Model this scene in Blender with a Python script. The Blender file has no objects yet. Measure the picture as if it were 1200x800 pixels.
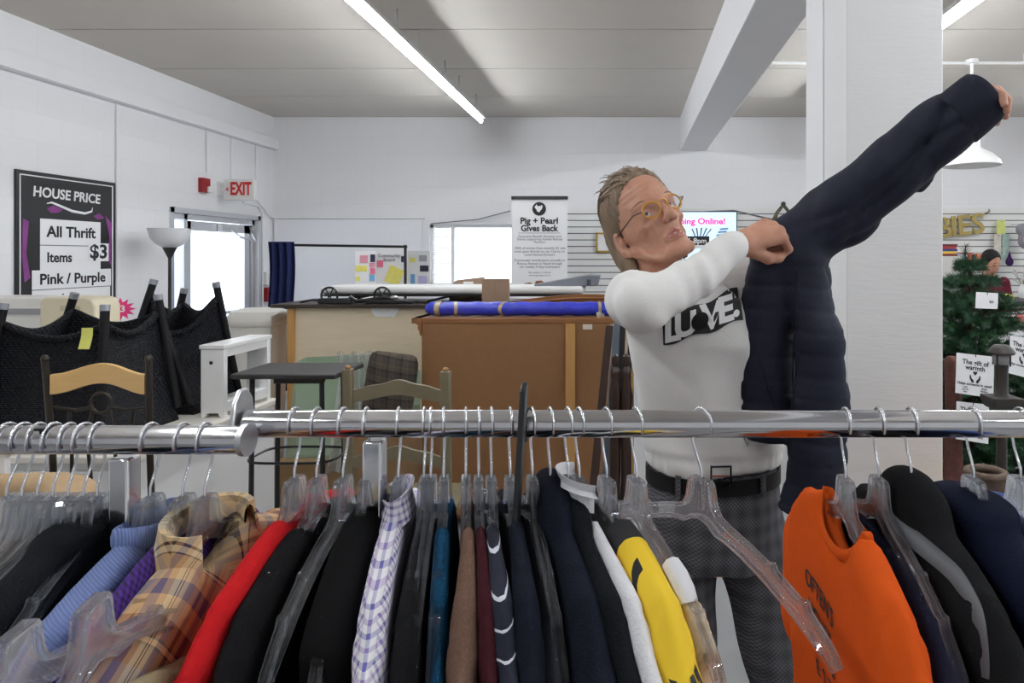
import bpy, bmesh, math, random
import numpy as np
from mathutils import Vector, Matrix, Euler
from mathutils.bvhtree import BVHTree

random.seed(7)
PI = math.pi
SC = bpy.context.scene
COL = SC.collection
CAMZ = 1.6

def at(px, py, d):
    """world point that the photograph shows at px,py when it stands d metres from the camera"""
    return Vector(((px-735)*d/800.0, d, CAMZ-(py-300)*d/800.0))

# ------------------------------------------------------------------ materials
def nt(name):
    m = bpy.data.materials.new(name); m.use_nodes = True
    t = m.node_tree
    b = t.nodes['Principled BSDF']
    return m, t, b

def N(t, kind, **kw):
    n = t.nodes.new(kind)
    for k, v in kw.items():
        if k.startswith('i_'):
            key = k[2:]
            n.inputs[int(key) if key.isdigit() else key].default_value = v
        else:
            setattr(n, k, v)
    return n

def L(t, a, b): t.links.new(a, b)

def c4(c): return (c[0], c[1], c[2], 1.0)

def srgb(r, g, b):
    f = lambda v: ((v/255.0)/12.92 if v/255.0 <= .04045 else ((v/255.0+.055)/1.055)**2.4)
    return (f(r), f(g), f(b))

def plain(name, col, rough=.5, metal=0., noise=0., nscale=20., bump=0., bscale=80., spec=.5, coat=0., stretch=None):
    m, t, b = nt(name)
    b.inputs['Base Color'].default_value = c4(col)
    b.inputs['Roughness'].default_value = rough
    b.inputs['Metallic'].default_value = metal
    b.inputs['Specular IOR Level'].default_value = spec
    if coat: b.inputs['Coat Weight'].default_value = coat
    tc = N(t, 'ShaderNodeTexCoord')
    vec = tc.outputs['Object']
    if stretch:
        mp = N(t, 'ShaderNodeMapping'); mp.inputs['Scale'].default_value = stretch
        L(t, vec, mp.inputs['Vector']); vec = mp.outputs['Vector']
    if noise:
        n = N(t, 'ShaderNodeTexNoise', i_Scale=nscale, i_Detail=5.0)
        L(t, vec, n.inputs['Vector'])
        mx = N(t, 'ShaderNodeMix', data_type='RGBA')
        mx.inputs['A'].default_value = c4([max(0, v*(1-noise)) for v in col])
        mx.inputs['B'].default_value = c4([min(1, v*(1+noise)) for v in col])
        L(t, n.outputs['Fac'], mx.inputs['Factor']); L(t, mx.outputs['Result'], b.inputs['Base Color'])
    if bump:
        n2 = N(t, 'ShaderNodeTexNoise', i_Scale=bscale, i_Detail=4.0)
        L(t, vec, n2.inputs['Vector'])
        bp = N(t, 'ShaderNodeBump', i_Strength=bump, i_Distance=.01)
        L(t, n2.outputs['Fac'], bp.inputs['Height']); L(t, bp.outputs['Normal'], b.inputs['Normal'])
    return m

def fabric(name, col, noise=.25, nscale=60., weave=400., bump=.25, rough=.9):
    m = plain(name, col, rough, 0, noise, nscale, bump, weave, .06)
    return m

def emis(name, col, s):
    m, t, b = nt(name)
    b.inputs['Base Color'].default_value = c4(col)
    b.inputs['Emission Color'].default_value = c4(col)
    b.inputs['Emission Strength'].default_value = s
    return m

def math_(t, op, a, bb=None, cc=None):
    n = N(t, 'ShaderNodeMath', operation=op)
    for i, v in enumerate((a, bb, cc)):
        if v is None: continue
        if isinstance(v, (int, float)): n.inputs[i].default_value = v
        else: L(t, v, n.inputs[i])
    return n.outputs[0]

def stripes(t, coord, period, stops):
    """constant colour ramp repeated every period along coord; stops = [(pos, col)]"""
    f = math_(t, 'FRACT', math_(t, 'DIVIDE', coord, period))
    r = N(t, 'ShaderNodeValToRGB'); r.color_ramp.interpolation = 'CONSTANT'
    el = r.color_ramp.elements
    while len(el) < len(stops): el.new(.5)
    for e, (p, c) in zip(el, stops):
        e.position = p; e.color = c4(c)
    L(t, f, r.inputs['Fac'])
    return r.outputs['Color']

def mixc(t, a, b, fac, mode='MIX'):
    mx = N(t, 'ShaderNodeMix', data_type='RGBA', blend_type=mode)
    for k, v in (('A', a), ('B', b), ('Factor', fac)):
        if isinstance(v, (int, float)): mx.inputs[k].default_value = v
        elif isinstance(v, tuple): mx.inputs[k].default_value = c4(v)
        else: L(t, v, mx.inputs[k])
    return mx.outputs['Result']

def obj_xyz(t):
    tc = N(t, 'ShaderNodeTexCoord'); s = N(t, 'ShaderNodeSeparateXYZ')
    L(t, tc.outputs['Object'], s.inputs[0])
    return s.outputs[0], s.outputs[1], s.outputs[2]

def masonry(name, axis, col):
    m, t, b = nt(name)
    b.inputs['Roughness'].default_value = .55
    x, y, z = obj_xyz(t)
    cb = N(t, 'ShaderNodeCombineXYZ'); L(t, x if axis == 'x' else y, cb.inputs[0]); L(t, z, cb.inputs[1])
    br = N(t, 'ShaderNodeTexBrick', offset=.5)
    br.inputs['Color1'].default_value = c4(col); br.inputs['Color2'].default_value = c4([v*.985 for v in col])
    br.inputs['Mortar'].default_value = c4([v*.965 for v in col])
    br.inputs['Scale'].default_value = 1.0; br.inputs['Mortar Size'].default_value = .005
    br.inputs['Brick Width'].default_value = .4; br.inputs['Row Height'].default_value = .2; br.inputs['Mortar Smooth'].default_value = .6
    L(t, cb.outputs[0], br.inputs['Vector'])
    no = N(t, 'ShaderNodeTexNoise', i_Scale=60.0, i_Detail=5.0); L(t, cb.outputs[0], no.inputs['Vector'])
    h = math_(t, 'ADD', math_(t, 'MULTIPLY', br.outputs['Fac'], -1.0), math_(t, 'MULTIPLY', no.outputs['Fac'], .35))
    bp = N(t, 'ShaderNodeBump', i_Strength=.22, i_Distance=.005); L(t, h, bp.inputs['Height'])
    L(t, bp.outputs['Normal'], b.inputs['Normal']); L(t, br.outputs['Color'], b.inputs['Base Color'])
    return m

def woodmat(name, c1, c2, scale=6., stretch=(1, 1, 12), rough=.45, dist=3.):
    m, t, b = nt(name)
    b.inputs['Roughness'].default_value = rough
    tc = N(t, 'ShaderNodeTexCoord'); mp = N(t, 'ShaderNodeMapping'); mp.inputs['Scale'].default_value = stretch
    L(t, tc.outputs['Object'], mp.inputs['Vector'])
    n = N(t, 'ShaderNodeTexNoise', i_Scale=scale, i_Detail=6.0, i_Distortion=dist*.2); L(t, mp.outputs[0], n.inputs['Vector'])
    L(t, mixc(t, c1, c2, n.outputs['Fac']), b.inputs['Base Color'])
    return m

# ------------------------------------------------------------------ mesh collector
class MB:
    def __init__(s): s.v = []; s.f = []; s.mi = []; s.cur = 0
    def add(s, vs, fs):
        o = len(s.v); s.v += [Vector(p) for p in vs]
        for f in fs: s.f.append(tuple(o+i for i in f)); s.mi.append(s.cur)
        return s
    def box(s, c, d, rot=None):
        hx, hy, hz = d[0]/2, d[1]/2, d[2]/2
        p = [Vector((x, y, z)) for x in (-hx, hx) for y in (-hy, hy) for z in (-hz, hz)]
        if rot is not None:
            R = rot if isinstance(rot, Matrix) else Euler(rot).to_matrix()
            p = [R @ q for q in p]
        c = Vector(c)
        return s.add([c+q for q in p], [(0, 1, 3, 2), (4, 6, 7, 5), (0, 4, 5, 1), (2, 3, 7, 6), (0, 2, 6, 4), (1, 5, 7, 3)])
    def bb(s, lo, hi):
        return s.box([(a+b)/2 for a, b in zip(lo, hi)], [b-a for a, b in zip(lo, hi)])
    def tube(s, path, r, n=10, closed=False, flat=None, up=None):
        """swept ring along path; r a number or list; flat=(a,b) scales the ring's two axes"""
        path = [Vector(p) for p in path]; m = len(path)
        rs = r if isinstance(r, (list, tuple)) else [r]*m
        tang = []
        for i in range(m):
            a = path[(i-1) % m] if (closed or i > 0) else path[0]
            b = path[(i+1) % m] if (closed or i < m-1) else path[-1]
            d = (b-a); tang.append(d.normalized() if d.length > 1e-9 else Vector((0, 0, 1)))
        u = Vector(up) if up is not None else (Vector((0, 0, 1)) if abs(tang[0].z) < .9 else Vector((1, 0, 0)))
        vs = []
        a, b = flat if flat else (1, 1)
        for i in range(m):
            tg = tang[i]
            if up is not None: u = Vector(up)
            u = (u - tg*u.dot(tg))
            u = u.normalized() if u.length > 1e-6 else tg.orthogonal().normalized()
            w = tg.cross(u)
            for k in range(n):
                an = 2*PI*k/n
                vs.append(path[i] + (u*math.cos(an)*a + w*math.sin(an)*b)*rs[i])
        fs = []
        rings = m if closed else m-1
        for i in range(rings):
            j = (i+1) % m
            for k in range(n):
                l = (k+1) % n
                fs.append((i*n+k, i*n+l, j*n+l, j*n+k))
        if not closed:
            fs.append(tuple(range(n-1, -1, -1))); fs.append(tuple((m-1)*n+k for k in range(n)))
        return s.add(vs, fs)
    def bar(s, a, b, w, h=None, up=(0, 0, 1)):
        """square bar from a to b"""
        h = h or w
        a, b = Vector(a), Vector(b); d = b-a; t = d.normalized(); u = Vector(up); u = u-t*u.dot(t)
        u = u.normalized() if u.length > 1e-6 else t.orthogonal().normalized(); v = t.cross(u)
        p = []
        for q in (a, b):
            for i, j in ((-1, -1), (1, -1), (1, 1), (-1, 1)): p.append(q + v*i*w/2 + u*j*h/2)
        return s.add(p, [(3, 2, 1, 0), (4, 5, 6, 7), (0, 1, 5, 4), (1, 2, 6, 5), (2, 3, 7, 6), (3, 0, 4, 7)])
    def lathe(s, prof, c=(0, 0, 0), n=24, M=None):
        c = Vector(c); vs = []; fs = []
        for (r, z) in prof:
            for k in range(n):
                a = 2*PI*k/n; q = Vector((r*math.cos(a), r*math.sin(a), z))
                vs.append(c + (M @ q if M is not None else q))
        m = len(prof)
        for i in range(m-1):
            for k in range(n):
                l = (k+1) % n
                fs.append((i*n+k, i*n+l, (i+1)*n+l, (i+1)*n+k))
        if prof[0][0] > 1e-6: fs.append(tuple(range(n-1, -1, -1)))
        if prof[-1][0] > 1e-6: fs.append(tuple((m-1)*n+k for k in range(n)))
        return s.add(vs, fs)
    def ball(s, c, r, n=14, M=None):
        rr = r if isinstance(r, (tuple, list)) else (r, r, r)
        m = max(5, n//2); vs = []; fs = []; c = Vector(c)
        for i in range(m+1):
            th = PI*i/m
            for k in range(n):
                a = 2*PI*k/n
                q = Vector((rr[0]*math.sin(th)*math.cos(a), rr[1]*math.sin(th)*math.sin(a), -rr[2]*math.cos(th)))
                vs.append(c+(M @ q if M is not None else q))
        for i in range(m):
            for k in range(n):
                l = (k+1) % n
                fs.append((i*n+k, i*n+l, (i+1)*n+l, (i+1)*n+k))
        return s.add(vs, fs)
    def prism(s, poly, o, u, v, th):
        """2d polygon in the plane o + u*a + v*b, thickness th centred, along u x v"""
        o, u, v = Vector(o), Vector(u).normalized(), Vector(v).normalized(); w = u.cross(v); n = len(poly)
        vs = [o+u*a+v*b-w*th/2 for a, b in poly] + [o+u*a+v*b+w*th/2 for a, b in poly]
        fs = [tuple(range(n-1, -1, -1)), tuple(range(n, 2*n))] + [(i, (i+1) % n, n+(i+1) % n, n+i) for i in range(n)]
        return s.add(vs, fs)
    def grid(s, fn, nu, nv, th=0.):
        """surface fn(u,v) for u,v in 0..1; th>0 makes it a closed sheet"""
        P = [[Vector(fn(i/nu, j/nv)) for j in range(nv+1)] for i in range(nu+1)]
        idx = lambda i, j: i*(nv+1)+j
        vs = [P[i][j] for i in range(nu+1) for j in range(nv+1)]
        fs = [(idx(i, j), idx(i+1, j), idx(i+1, j+1), idx(i, j+1)) for i in range(nu) for j in range(nv)]
        if th:
            nn = []
            for i in range(nu+1):
                for j in range(nv+1):
                    a = P[min(i+1, nu)][j]-P[max(i-1, 0)][j]; b = P[i][min(j+1, nv)]-P[i][max(j-1, 0)]
                    q = a.cross(b); nn.append(q.normalized() if q.length > 1e-12 else Vector((0, 0, 1)))
            k = len(vs)
            top = [p+q*th/2 for p, q in zip(vs, nn)]; bot = [p-q*th/2 for p, q in zip(vs, nn)]
            f2 = [tuple(k+i for i in reversed(f)) for f in fs]
            edge = []
            for i in range(nu): edge += [(idx(i, 0), k+idx(i, 0), k+idx(i+1, 0), idx(i+1, 0)), (idx(i+1, nv), k+idx(i+1, nv), k+idx(i, nv), idx(i, nv))]
            for j in range(nv): edge += [(idx(0, j+1), k+idx(0, j+1), k+idx(0, j), idx(0, j)), (idx(nu, j), k+idx(nu, j), k+idx(nu, j+1), idx(nu, j+1))]
            return s.add(top+bot, fs+f2+edge)
        return s.add(vs, fs)
    def np_mesh(s, V, F): return s.add([tuple(p) for p in V], [tuple(f) for f in F])
    def xf(s, M):
        s.v = [M @ p for p in s.v]; return s
    def build(s, name, mat, parent=None, smooth=35, bevel=0., origin=None):
        me = bpy.data.meshes.new(name)
        o = bpy.data.objects.new(name, me); COL.objects.link(o)
        off = Vector((0, 0, 0))
        if parent is not None:
            o.parent = parent; off = wloc(parent)
        elif origin is not None:
            off = Vector(origin); o.location = off
        me.from_pydata([tuple(p-off) for p in s.v], [], s.f)
        mats = mat if isinstance(mat, (list, tuple)) else [mat]
        for m in mats: me.materials.append(m)
        if len(mats) > 1: me.polygons.foreach_set('material_index', s.mi)
        me.validate()
        bm = bmesh.new(); bm.from_mesh(me); bmesh.ops.recalc_face_normals(bm, faces=bm.faces); bm.to_mesh(me); bm.free()
        if smooth:
            me.polygons.foreach_set('use_smooth', [True]*len(me.polygons))
            me.set_sharp_from_angle(angle=math.radians(smooth))
        if bevel:
            md = o.modifiers.new('bevel', 'BEVEL'); md.width = bevel; md.segments = 2; md.limit_method = 'ANGLE'; md.angle_limit = math.radians(40)
        return o

def wloc(o):
    l = Vector((0, 0, 0))
    while o is not None: l = l + o.location; o = o.parent
    return l

def thing(name, label, cat, loc, group=None):
    o = bpy.data.objects.new(name, None); COL.objects.link(o); o.location = loc
    o.empty_display_size = .05
    return tag(o, label, cat, group)
def tag(o, label=None, cat=None, group=None, kind=None):
    if label: o['label'] = label
    if cat: o['category'] = cat
    if group: o['group'] = group
    if kind: o['kind'] = kind
    return o
def struct(mb, name, m, label=None, smooth=0, bevel=0.):
    o = mb.build(name, m, None, smooth, bevel); o['kind'] = 'structure'
    if label: o['label'] = label
    return o
def kids(o): return [c for c in bpy.data.objects if c.parent == o]
def dup(o, parent=None):
    c = o.copy(); COL.objects.link(c)
    if parent is not None: c.parent = parent
    for ch in kids(o): dup(ch, c)
    return c

def text_mb(s, size, o, u, v, depth=.002, bold=0., align='CENTER', width=None, spacing=1., mb=None, shear=0., line=1.0):
    """lettering as mesh: text s with cap size, its origin at o, reading along u, up along v"""
    cu = bpy.data.curves.new('lettering', 'FONT'); cu.body = s; cu.size = size; cu.align_x = align; cu.align_y = 'CENTER'
    cu.extrude = depth/2; cu.offset = bold*size; cu.space_character = spacing; cu.shear = shear; cu.resolution_u = 3; cu.space_line = line
    ob = bpy.data.objects.new('lettering_tmp', cu); COL.objects.link(ob)
    me = bpy.data.meshes.new_from_object(ob.evaluated_get(bpy.context.evaluated_depsgraph_get()))
    vs = [q.co.copy() for q in me.vertices]; fs = [tuple(p.vertices) for p in me.polygons]
    bpy.data.objects.remove(ob); bpy.data.curves.remove(cu); bpy.data.meshes.remove(me)
    o, u, v = Vector(o), Vector(u).normalized(), Vector(v).normalized(); w = u.cross(v)
    k = 1.
    if width and vs:
        ww = max(q.x for q in vs)-min(q.x for q in vs)
        if ww > 0: k = width/ww
    mb = mb or MB()
    mb.add([o+u*q.x*k+v*q.y+w*q.z for q in vs], fs)
    return mb

# ------------------------------------------------------------------ implicit surfaces
class G:
    """grid of sample points"""
    def __init__(s, lo, hi, h):
        s.lo = np.array(lo, float); s.h = h
        n = [int(math.ceil((b-a)/h))+2 for a, b in zip(lo, hi)]
        ax = [s.lo[i]+h*np.arange(n[i]) for i in range(3)]
        s.x, s.y, s.z = [a.astype(np.float32) for a in np.meshgrid(*ax, indexing='ij')]
def nets(g, d):
    h, lo = g.h, g.lo
    nx, ny, nz = d.shape
    ins = d < 0
    cnt = np.zeros((nx-1, ny-1, nz-1), np.int32); acc = np.zeros((nx-1, ny-1, nz-1, 3), np.float64)
    def corner(a): return (slice(a[0], nx-1+a[0]), slice(a[1], ny-1+a[1]), slice(a[2], nz-1+a[2]))
    for ax in range(3):
        for p in range(2):
            for q in range(2):
                a = [0, 0, 0]; o1, o2 = [i for i in range(3) if i != ax]; a[o1] = p; a[o2] = q
                b = list(a); b[ax] = 1
                A, B = corner(a), corner(b)
                m = ins[A] != ins[B]
                da, db = d[A][m], d[B][m]
                t = da/(da-db)
                pos = np.zeros((m.sum(), 3)); pos[:, 0] = a[0]; pos[:, 1] = a[1]; pos[:, 2] = a[2]; pos[:, ax] = t
                acc[m] += pos; cnt[m] += 1
    act = cnt > 0
    idx = -np.ones(cnt.shape, np.int64); idx[act] = np.arange(act.sum())
    ii = np.argwhere(act)
    V = lo + h*(ii + acc[act]/cnt[act][:, None])
    F = []
    for ax in range(3):
        o1, o2 = [(1, 2), (2, 0), (0, 1)][ax]
        sl0 = [slice(None)]*3; sl1 = [slice(None)]*3
        sl0[ax] = slice(0, -1); sl1[ax] = slice(1, None)
        m = ins[tuple(sl0)] != ins[tuple(sl1)]
        e = np.argwhere(m)
        ok = (e[:, o1] >= 1) & (e[:, o2] >= 1) & (e[:, o1] < d.shape[o1]-1) & (e[:, o2] < d.shape[o2]-1)
        e = e[ok]
        if not len(e): continue
        s = ins[tuple(sl0)][tuple(e.T)]
        c = []
        for p, q in ((1, 1), (0, 1), (0, 0), (1, 0)):
            k = e.copy(); k[:, o1] -= p; k[:, o2] -= q; c.append(idx[tuple(k.T)])
        Q = np.stack(c, 1); Q[~s] = Q[~s][:, ::-1]
        F.append(Q)
    return V, np.concatenate(F)
def smin(a, b, k):
    h = np.clip(.5+.5*(b-a)/k, 0, 1)
    return b*(1-h)+a*h - k*h*(1-h)
def smax(a, b, k): return -smin(-a, -b, k)
def sph(g, c, r): return np.sqrt((g.x-c[0])**2+(g.y-c[1])**2+(g.z-c[2])**2)-r
def ell(g, c, r):
    k0 = np.sqrt(((g.x-c[0])/r[0])**2+((g.y-c[1])/r[1])**2+((g.z-c[2])/r[2])**2)
    k1 = np.sqrt(((g.x-c[0])/r[0]**2)**2+((g.y-c[1])/r[1]**2)**2+((g.z-c[2])/r[2]**2)**2)
    return k0*(k0-1)/np.maximum(k1, 1e-6)
def cap(g, a, b, ra, rb=None, flat=None):
    """tapered capsule"""
    rb = ra if rb is None else rb
    a = np.array(a, float); b = np.array(b, float); ba = b-a; L2 = float((ba**2).sum())
    px, py, pz = g.x-a[0], g.y-a[1], g.z-a[2]
    t = np.clip((px*ba[0]+py*ba[1]+pz*ba[2])/max(L2, 1e-12), 0, 1)
    dx, dy, dz = px-t*ba[0], py-t*ba[1], pz-t*ba[2]
    if flat is not None:
        n = np.array(flat[0], float); n /= np.linalg.norm(n); k = flat[1]
        q = dx*n[0]+dy*n[1]+dz*n[2]
        dx, dy, dz = dx+q*n[0]*(k-1), dy+q*n[1]*(k-1), dz+q*n[2]*(k-1)
        return (np.sqrt(dx*dx+dy*dy+dz*dz)-(ra+(rb-ra)*t))/max(1., k*.7)
    return np.sqrt(dx*dx+dy*dy+dz*dz)-(ra+(rb-ra)*t)
def chain(g, pts, rs, k=.01, flat=None):
    d = None
    for i in range(len(pts)-1):
        e = cap(g, pts[i], pts[i+1], rs[i], rs[i+1], flat)
        d = e if d is None else smin(d, e, k)
    return d
def stack(g, rows, rnd=.0):
    """stack of elliptic sections; rows = (z, cx, rx, cy, ry) rising in z"""
    r = np.array(rows, float); z = g.z
    i = [np.interp(z, r[:, 0], r[:, k]) for k in range(1, 5)]
    q = np.sqrt(((g.x-i[0])/i[1])**2+((g.y-i[2])/i[3])**2)
    d = (q-1)*np.minimum(i[1], i[3])
    return smax(d, np.maximum(r[0, 0]-z, z-r[-1, 0]), .015)
def sdf_mb(g, d):
    V, F = nets(g, d); mb = MB(); mb.np_mesh(V, F); return mb
# ================================================================== ROOM
XL, XR, YB, YF, HC = -4.15, 6.0, 8.0, -3.0, 3.23
WHITE = srgb(232, 233, 236)
m_wall_b = masonry('white_painted_block_across', 'x', srgb(236, 236, 238))
m_wall_l = masonry('white_painted_block_along', 'y', srgb(236, 236, 238))
m_paint = plain('white_paint', srgb(235, 235, 237), .5, noise=.02, nscale=8, bump=.08, bscale=120)
m_panelw = plain('rough_white_board', srgb(228, 228, 228), .6, noise=.02, nscale=14, bump=.12, bscale=45, stretch=(.35, .35, 2.2))
m_ceil = plain('ceiling_board_paint', srgb(206, 200, 192), .7, noise=.04, nscale=3, bump=.05, bscale=60)
m_dark = plain('dark_gap', (.02, .02, .02), .9)
m_floor = plain('grey_sealed_concrete', srgb(150, 151, 152), .35, noise=.1, nscale=2.2, bump=.03, bscale=30)
m_white = plain('white_enamel', srgb(238, 238, 238), .35)
m_wplastic = plain('white_plastic', srgb(232, 232, 230), .4)
m_black = plain('black_satin', (.012, .012, .013), .4)
m_blackm = plain('black_painted_metal', (.02, .02, .022), .35, metal=.3)
m_alu = plain('aluminium', (.7, .71, .73), .35, metal=1.)
m_chrome = plain('chrome', (.66, .66, .68), .1, metal=1.)
m_steelwire = plain('zinc_wire', (.72, .73, .76), .25, metal=1.)
m_print_black = plain('black_print', (.012, .012, .014), .7)
m_print_white = plain('white_print', (.85, .85, .85), .7)
m_paper = plain('white_paper', srgb(238, 238, 240), .8)
m_print_grey = plain('grey_print', srgb(120, 120, 128), .8)
m_red = plain('red_print', srgb(205, 40, 36), .6)

def thin_glass(name, tint=(1, 1, 1), gloss=.08):
    m = bpy.data.materials.new(name); m.use_nodes = True; t = m.node_tree; t.nodes.clear()
    out = N(t, 'ShaderNodeOutputMaterial'); tr = N(t, 'ShaderNodeBsdfTransparent'); tr.inputs[0].default_value = c4(tint)
    gl = N(t, 'ShaderNodeBsdfGlossy'); gl.inputs['Roughness'].default_value = .03
    lw = N(t, 'ShaderNodeLayerWeight', i_Blend=.5); mx = N(t, 'ShaderNodeMixShader')
    fr = math_(t, 'ADD', math_(t, 'MULTIPLY', math_(t, 'POWER', lw.outputs['Facing'], 5.0), .8), .04)
    L(t, fr, mx.inputs[0]); L(t, tr.outputs[0], mx.inputs[1]); L(t, gl.outputs[0], mx.inputs[2]); L(t, mx.outputs[0], out.inputs[0])
    return m
m_glass = thin_glass('window_glass', (.97, .98, 1))

struct(MB().bb((XL-.3, YF-.3, -.1), (XR+.3, YB+.3, 0)), 'floor', m_floor)
# ceiling boards with dark gaps between them
mb = MB(); edges = [8.0-1.03*i for i in range(0, 12)]
for a, b in zip(edges[1:], edges[:-1]): mb.bb((XL, a+.009, HC), (XR, b-.009, HC+.03))
struct(mb, 'ceiling', m_ceil)
struct(MB().bb((XL-.3, YF-.3, HC+.03), (XR+.3, YB+.3, HC+.15)), 'ceiling_slab', m_dark)
# back wall with the window opening
WX0, WX1, WZ0, WZ1 = -2.32, -1.33, 1.25, 1.97
mb = MB()
mb.bb((XL-.2, YB, 0), (WX0, YB+.2, HC)).bb((WX1, YB, 0), (XR+.2, YB+.2, HC)).bb((WX0, YB, 0), (WX1, YB+.2, WZ0)).bb((WX0, YB, WZ1), (WX1, YB+.2, HC))
struct(mb, 'wall_back', m_wall_b)
DY0, DY1, DZ = 6.24, 7.66, 2.0
mb = MB()
mb.bb((XL-.2, YF-.2, 0), (XL, DY0, HC)).bb((XL-.2, DY1, 0), (XL, YB, HC)).bb((XL-.2, DY0, DZ), (XL, DY1, HC))
struct(mb, 'wall_left', m_wall_l)
struct(MB().bb((XR, YF-.2, 0), (XR+.2, YB, HC)), 'wall_right', m_wall_l)
struct(MB().bb((XL, YF-.2, 0), (XR, YF, HC)), 'wall_front', m_wall_b)
struct(MB().bb((XL+.001, YB-.012, 0), (XR, YB, .1)), 'baseboard_back', m_paint)
struct(MB().bb((XL, YF, 0), (XL+.012, DY0-.06, .1)), 'baseboard_left', m_paint)
struct(MB().bb((XL-14, -8, -.14), (XR+4, 22, -.1)), 'ground_outside', plain('pale_paving', srgb(205, 205, 205), .9))
# window
w = thing('window_1', None, None, ((WX0+WX1)/2, YB+.08, WZ0)); w['kind'] = 'structure'
mb = MB(); f = .035
mb.bb((WX0, YB+.05, WZ0), (WX0+f, YB+.11, WZ1)).bb((WX1-f, YB+.05, WZ0), (WX1, YB+.11, WZ1)).bb((WX0, YB+.05, WZ0), (WX1, YB+.11, WZ0+f)).bb((WX0, YB+.05, WZ1-f), (WX1, YB+.11, WZ1)).bb((-2.08, YB+.055, WZ0), (-2.04, YB+.105, WZ1))
mb.build('window_frame', m_white, w)
MB().bb((WX0, YB+.078, WZ0), (WX1, YB+.082, WZ1)).build('pane', m_glass, w)
MB().bb((WX0-.03, YB-.05, WZ0-.03), (WX1+.03, YB+.06, WZ0)).build('window_sill', m_white, w)
mb = MB()
for i in range(26): mb.box((WX0+.13, YB+.03, WZ0+.03+i*.026), (.2, .02, .0015), (.6, 0, 0))
mb.build('blind', m_wplastic, w, smooth=0)
# glass door with sidelight in the left wall
d = thing('door_1', None, None, (XL-.1, (DY0+DY1)/2, 0)); d['kind'] = 'structure'
mb = MB(); f = .05; x0, x1 = XL-.13, XL-.03
mb.bb((x0, DY0, 0), (x1, DY0+f, DZ)).bb((x0, DY1-f, 0), (x1, DY1, DZ)).bb((x0, DY0, DZ-f), (x1, DY1, DZ)).bb((x0, DY0+.2, 0), (x1, DY0+.25, DZ))
mb.build('door_frame', m_alu, d)
mb = MB(); y0, y1 = DY0+.26, DY1-.06; x0, x1 = XL-.1, XL-.055
mb.bb((x0, y0, .02), (x1, y0+.08, DZ-.06)).bb((x0, y1-.1, .02), (x1, y1, DZ-.06)).bb((x0, y0, .02), (x1, y1, .2)).bb((x0, y0, DZ-.15), (x1, y1, DZ-.06))
lf = mb.build('door_leaf', m_alu, d)
mb = MB(); mb.bb((XL-.05, y0+.06, 1.0), (XL-.01, y1-.06, 1.03)); mb.build('push_bar', m_alu, lf)
mb = MB(); mb.bb((XL-.05, y0+.5, DZ-.14), (XL+.0, y0+.8, DZ-.07)); mb.tube([(XL+.01, y0+.66, DZ-.13), (XL+.12, y0+.6, DZ-.2), (XL+.13, y0+.9, DZ-.24), (XL+.0, y0+1.02, DZ-.09)], .012, 8); mb.build('door_closer', m_alu, lf)
MB().bb((XL-.08, DY0, 0), (XL-.075, DY1, DZ)).build('pane', m_glass, d)
mb = MB(); mb.bb((XL, DY0-.05, 0), (XL+.012, DY0, DZ+.05)).bb((XL, DY1, 0), (XL+.012, DY1+.05, DZ+.05)).bb((XL, DY0-.05, DZ), (XL+.012, DY1+.05, DZ+.05)); mb.build('door_casing', m_alu, d)
# beam, column, wireway
struct(MB().bb((.62, YF, 2.84), (.93, YB, HC)), 'ceiling_beam', m_paint, bevel=.006)
c = thing('column', None, None, (.86, 2.45, 0)); c['kind'] = 'structure'
MB().bb((.707, 2.2, 0), (1.018, 2.455, HC)).build('column_casing', m_panelw, c, bevel=.004)
MB().bb((.715, 2.45, 0), (1.0, 2.475, HC)).build('groove', m_dark, c)
MB().bb((.707, 2.47, 0), (1.018, 2.70, 2.84)).build('rear_board', m_paint, c, bevel=.004)
struct(MB().bb((XL, YF, 2.84), (XL+.085, YB-.02, 2.96)), 'trim_wireway', m_paint, bevel=.006)
mb = MB(); mb.tube([(XL+.012, 5.535, 2.84), (XL+.012, 5.535, .1)], .008, 8)
mb.tube([(XL+.012, 6.72, 2.84), (XL+.012, 6.72, 2.42)], .009, 8)
mb.tube([(XL+.012, 7.14, 2.84), (XL+.012, 7.14, 2.36)], .009, 8)
mb.tube([(XL+.012, 7.62, 2.84), (XL+.012, 7.62, 2.3)], .012, 8)
mb.tube([(XL+.015, 7.35, 2.18), (XL+.015, 7.65, 2.16), (XL+.015, 7.74, 2.08), (XL+.015, 7.74, .5)], .012, 8)
mb.tube([(XL+.015, 7.4, 2.28), (XL+.015, 7.6, 2.24), (XL+.02, 7.9, 2.06), (XL+.05, 7.975, 2.045), (-2.36, 7.975, 2.045)], .01, 8)
struct(mb, 'trim_conduit', m_paint, smooth=40)
mb = MB(); mb.tube([at(805, 249, 7.97), at(860, 246.5, 7.97), at(905, 257, 7.97), at(950, 262, 7.97)], .008, 8); mb.tube([at(505, 262, 7.96), at(560, 257, 7.96), at(598, 247, 7.96)], .006, 6)
struct(mb, 'trim_cable', m_print_grey, smooth=40)

# slatwall on the back wall
mb = MB(); z = .35
while z < 2.1:
    mb.bb((-.72, YB-.02, z), (5.95, YB-.004, z+.066)); z += .076
sw = thing('wall_slat_panel', None, None, (2.6, YB-.01, .35)); sw['kind'] = 'structure'
mb.build('slats', m_wplastic, sw)
MB().bb((-.72, YB-.006, .3), (5.95, YB-.001, 2.13)).build('backing', plain('slat_groove', srgb(70, 70, 74), .8), sw)
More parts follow.
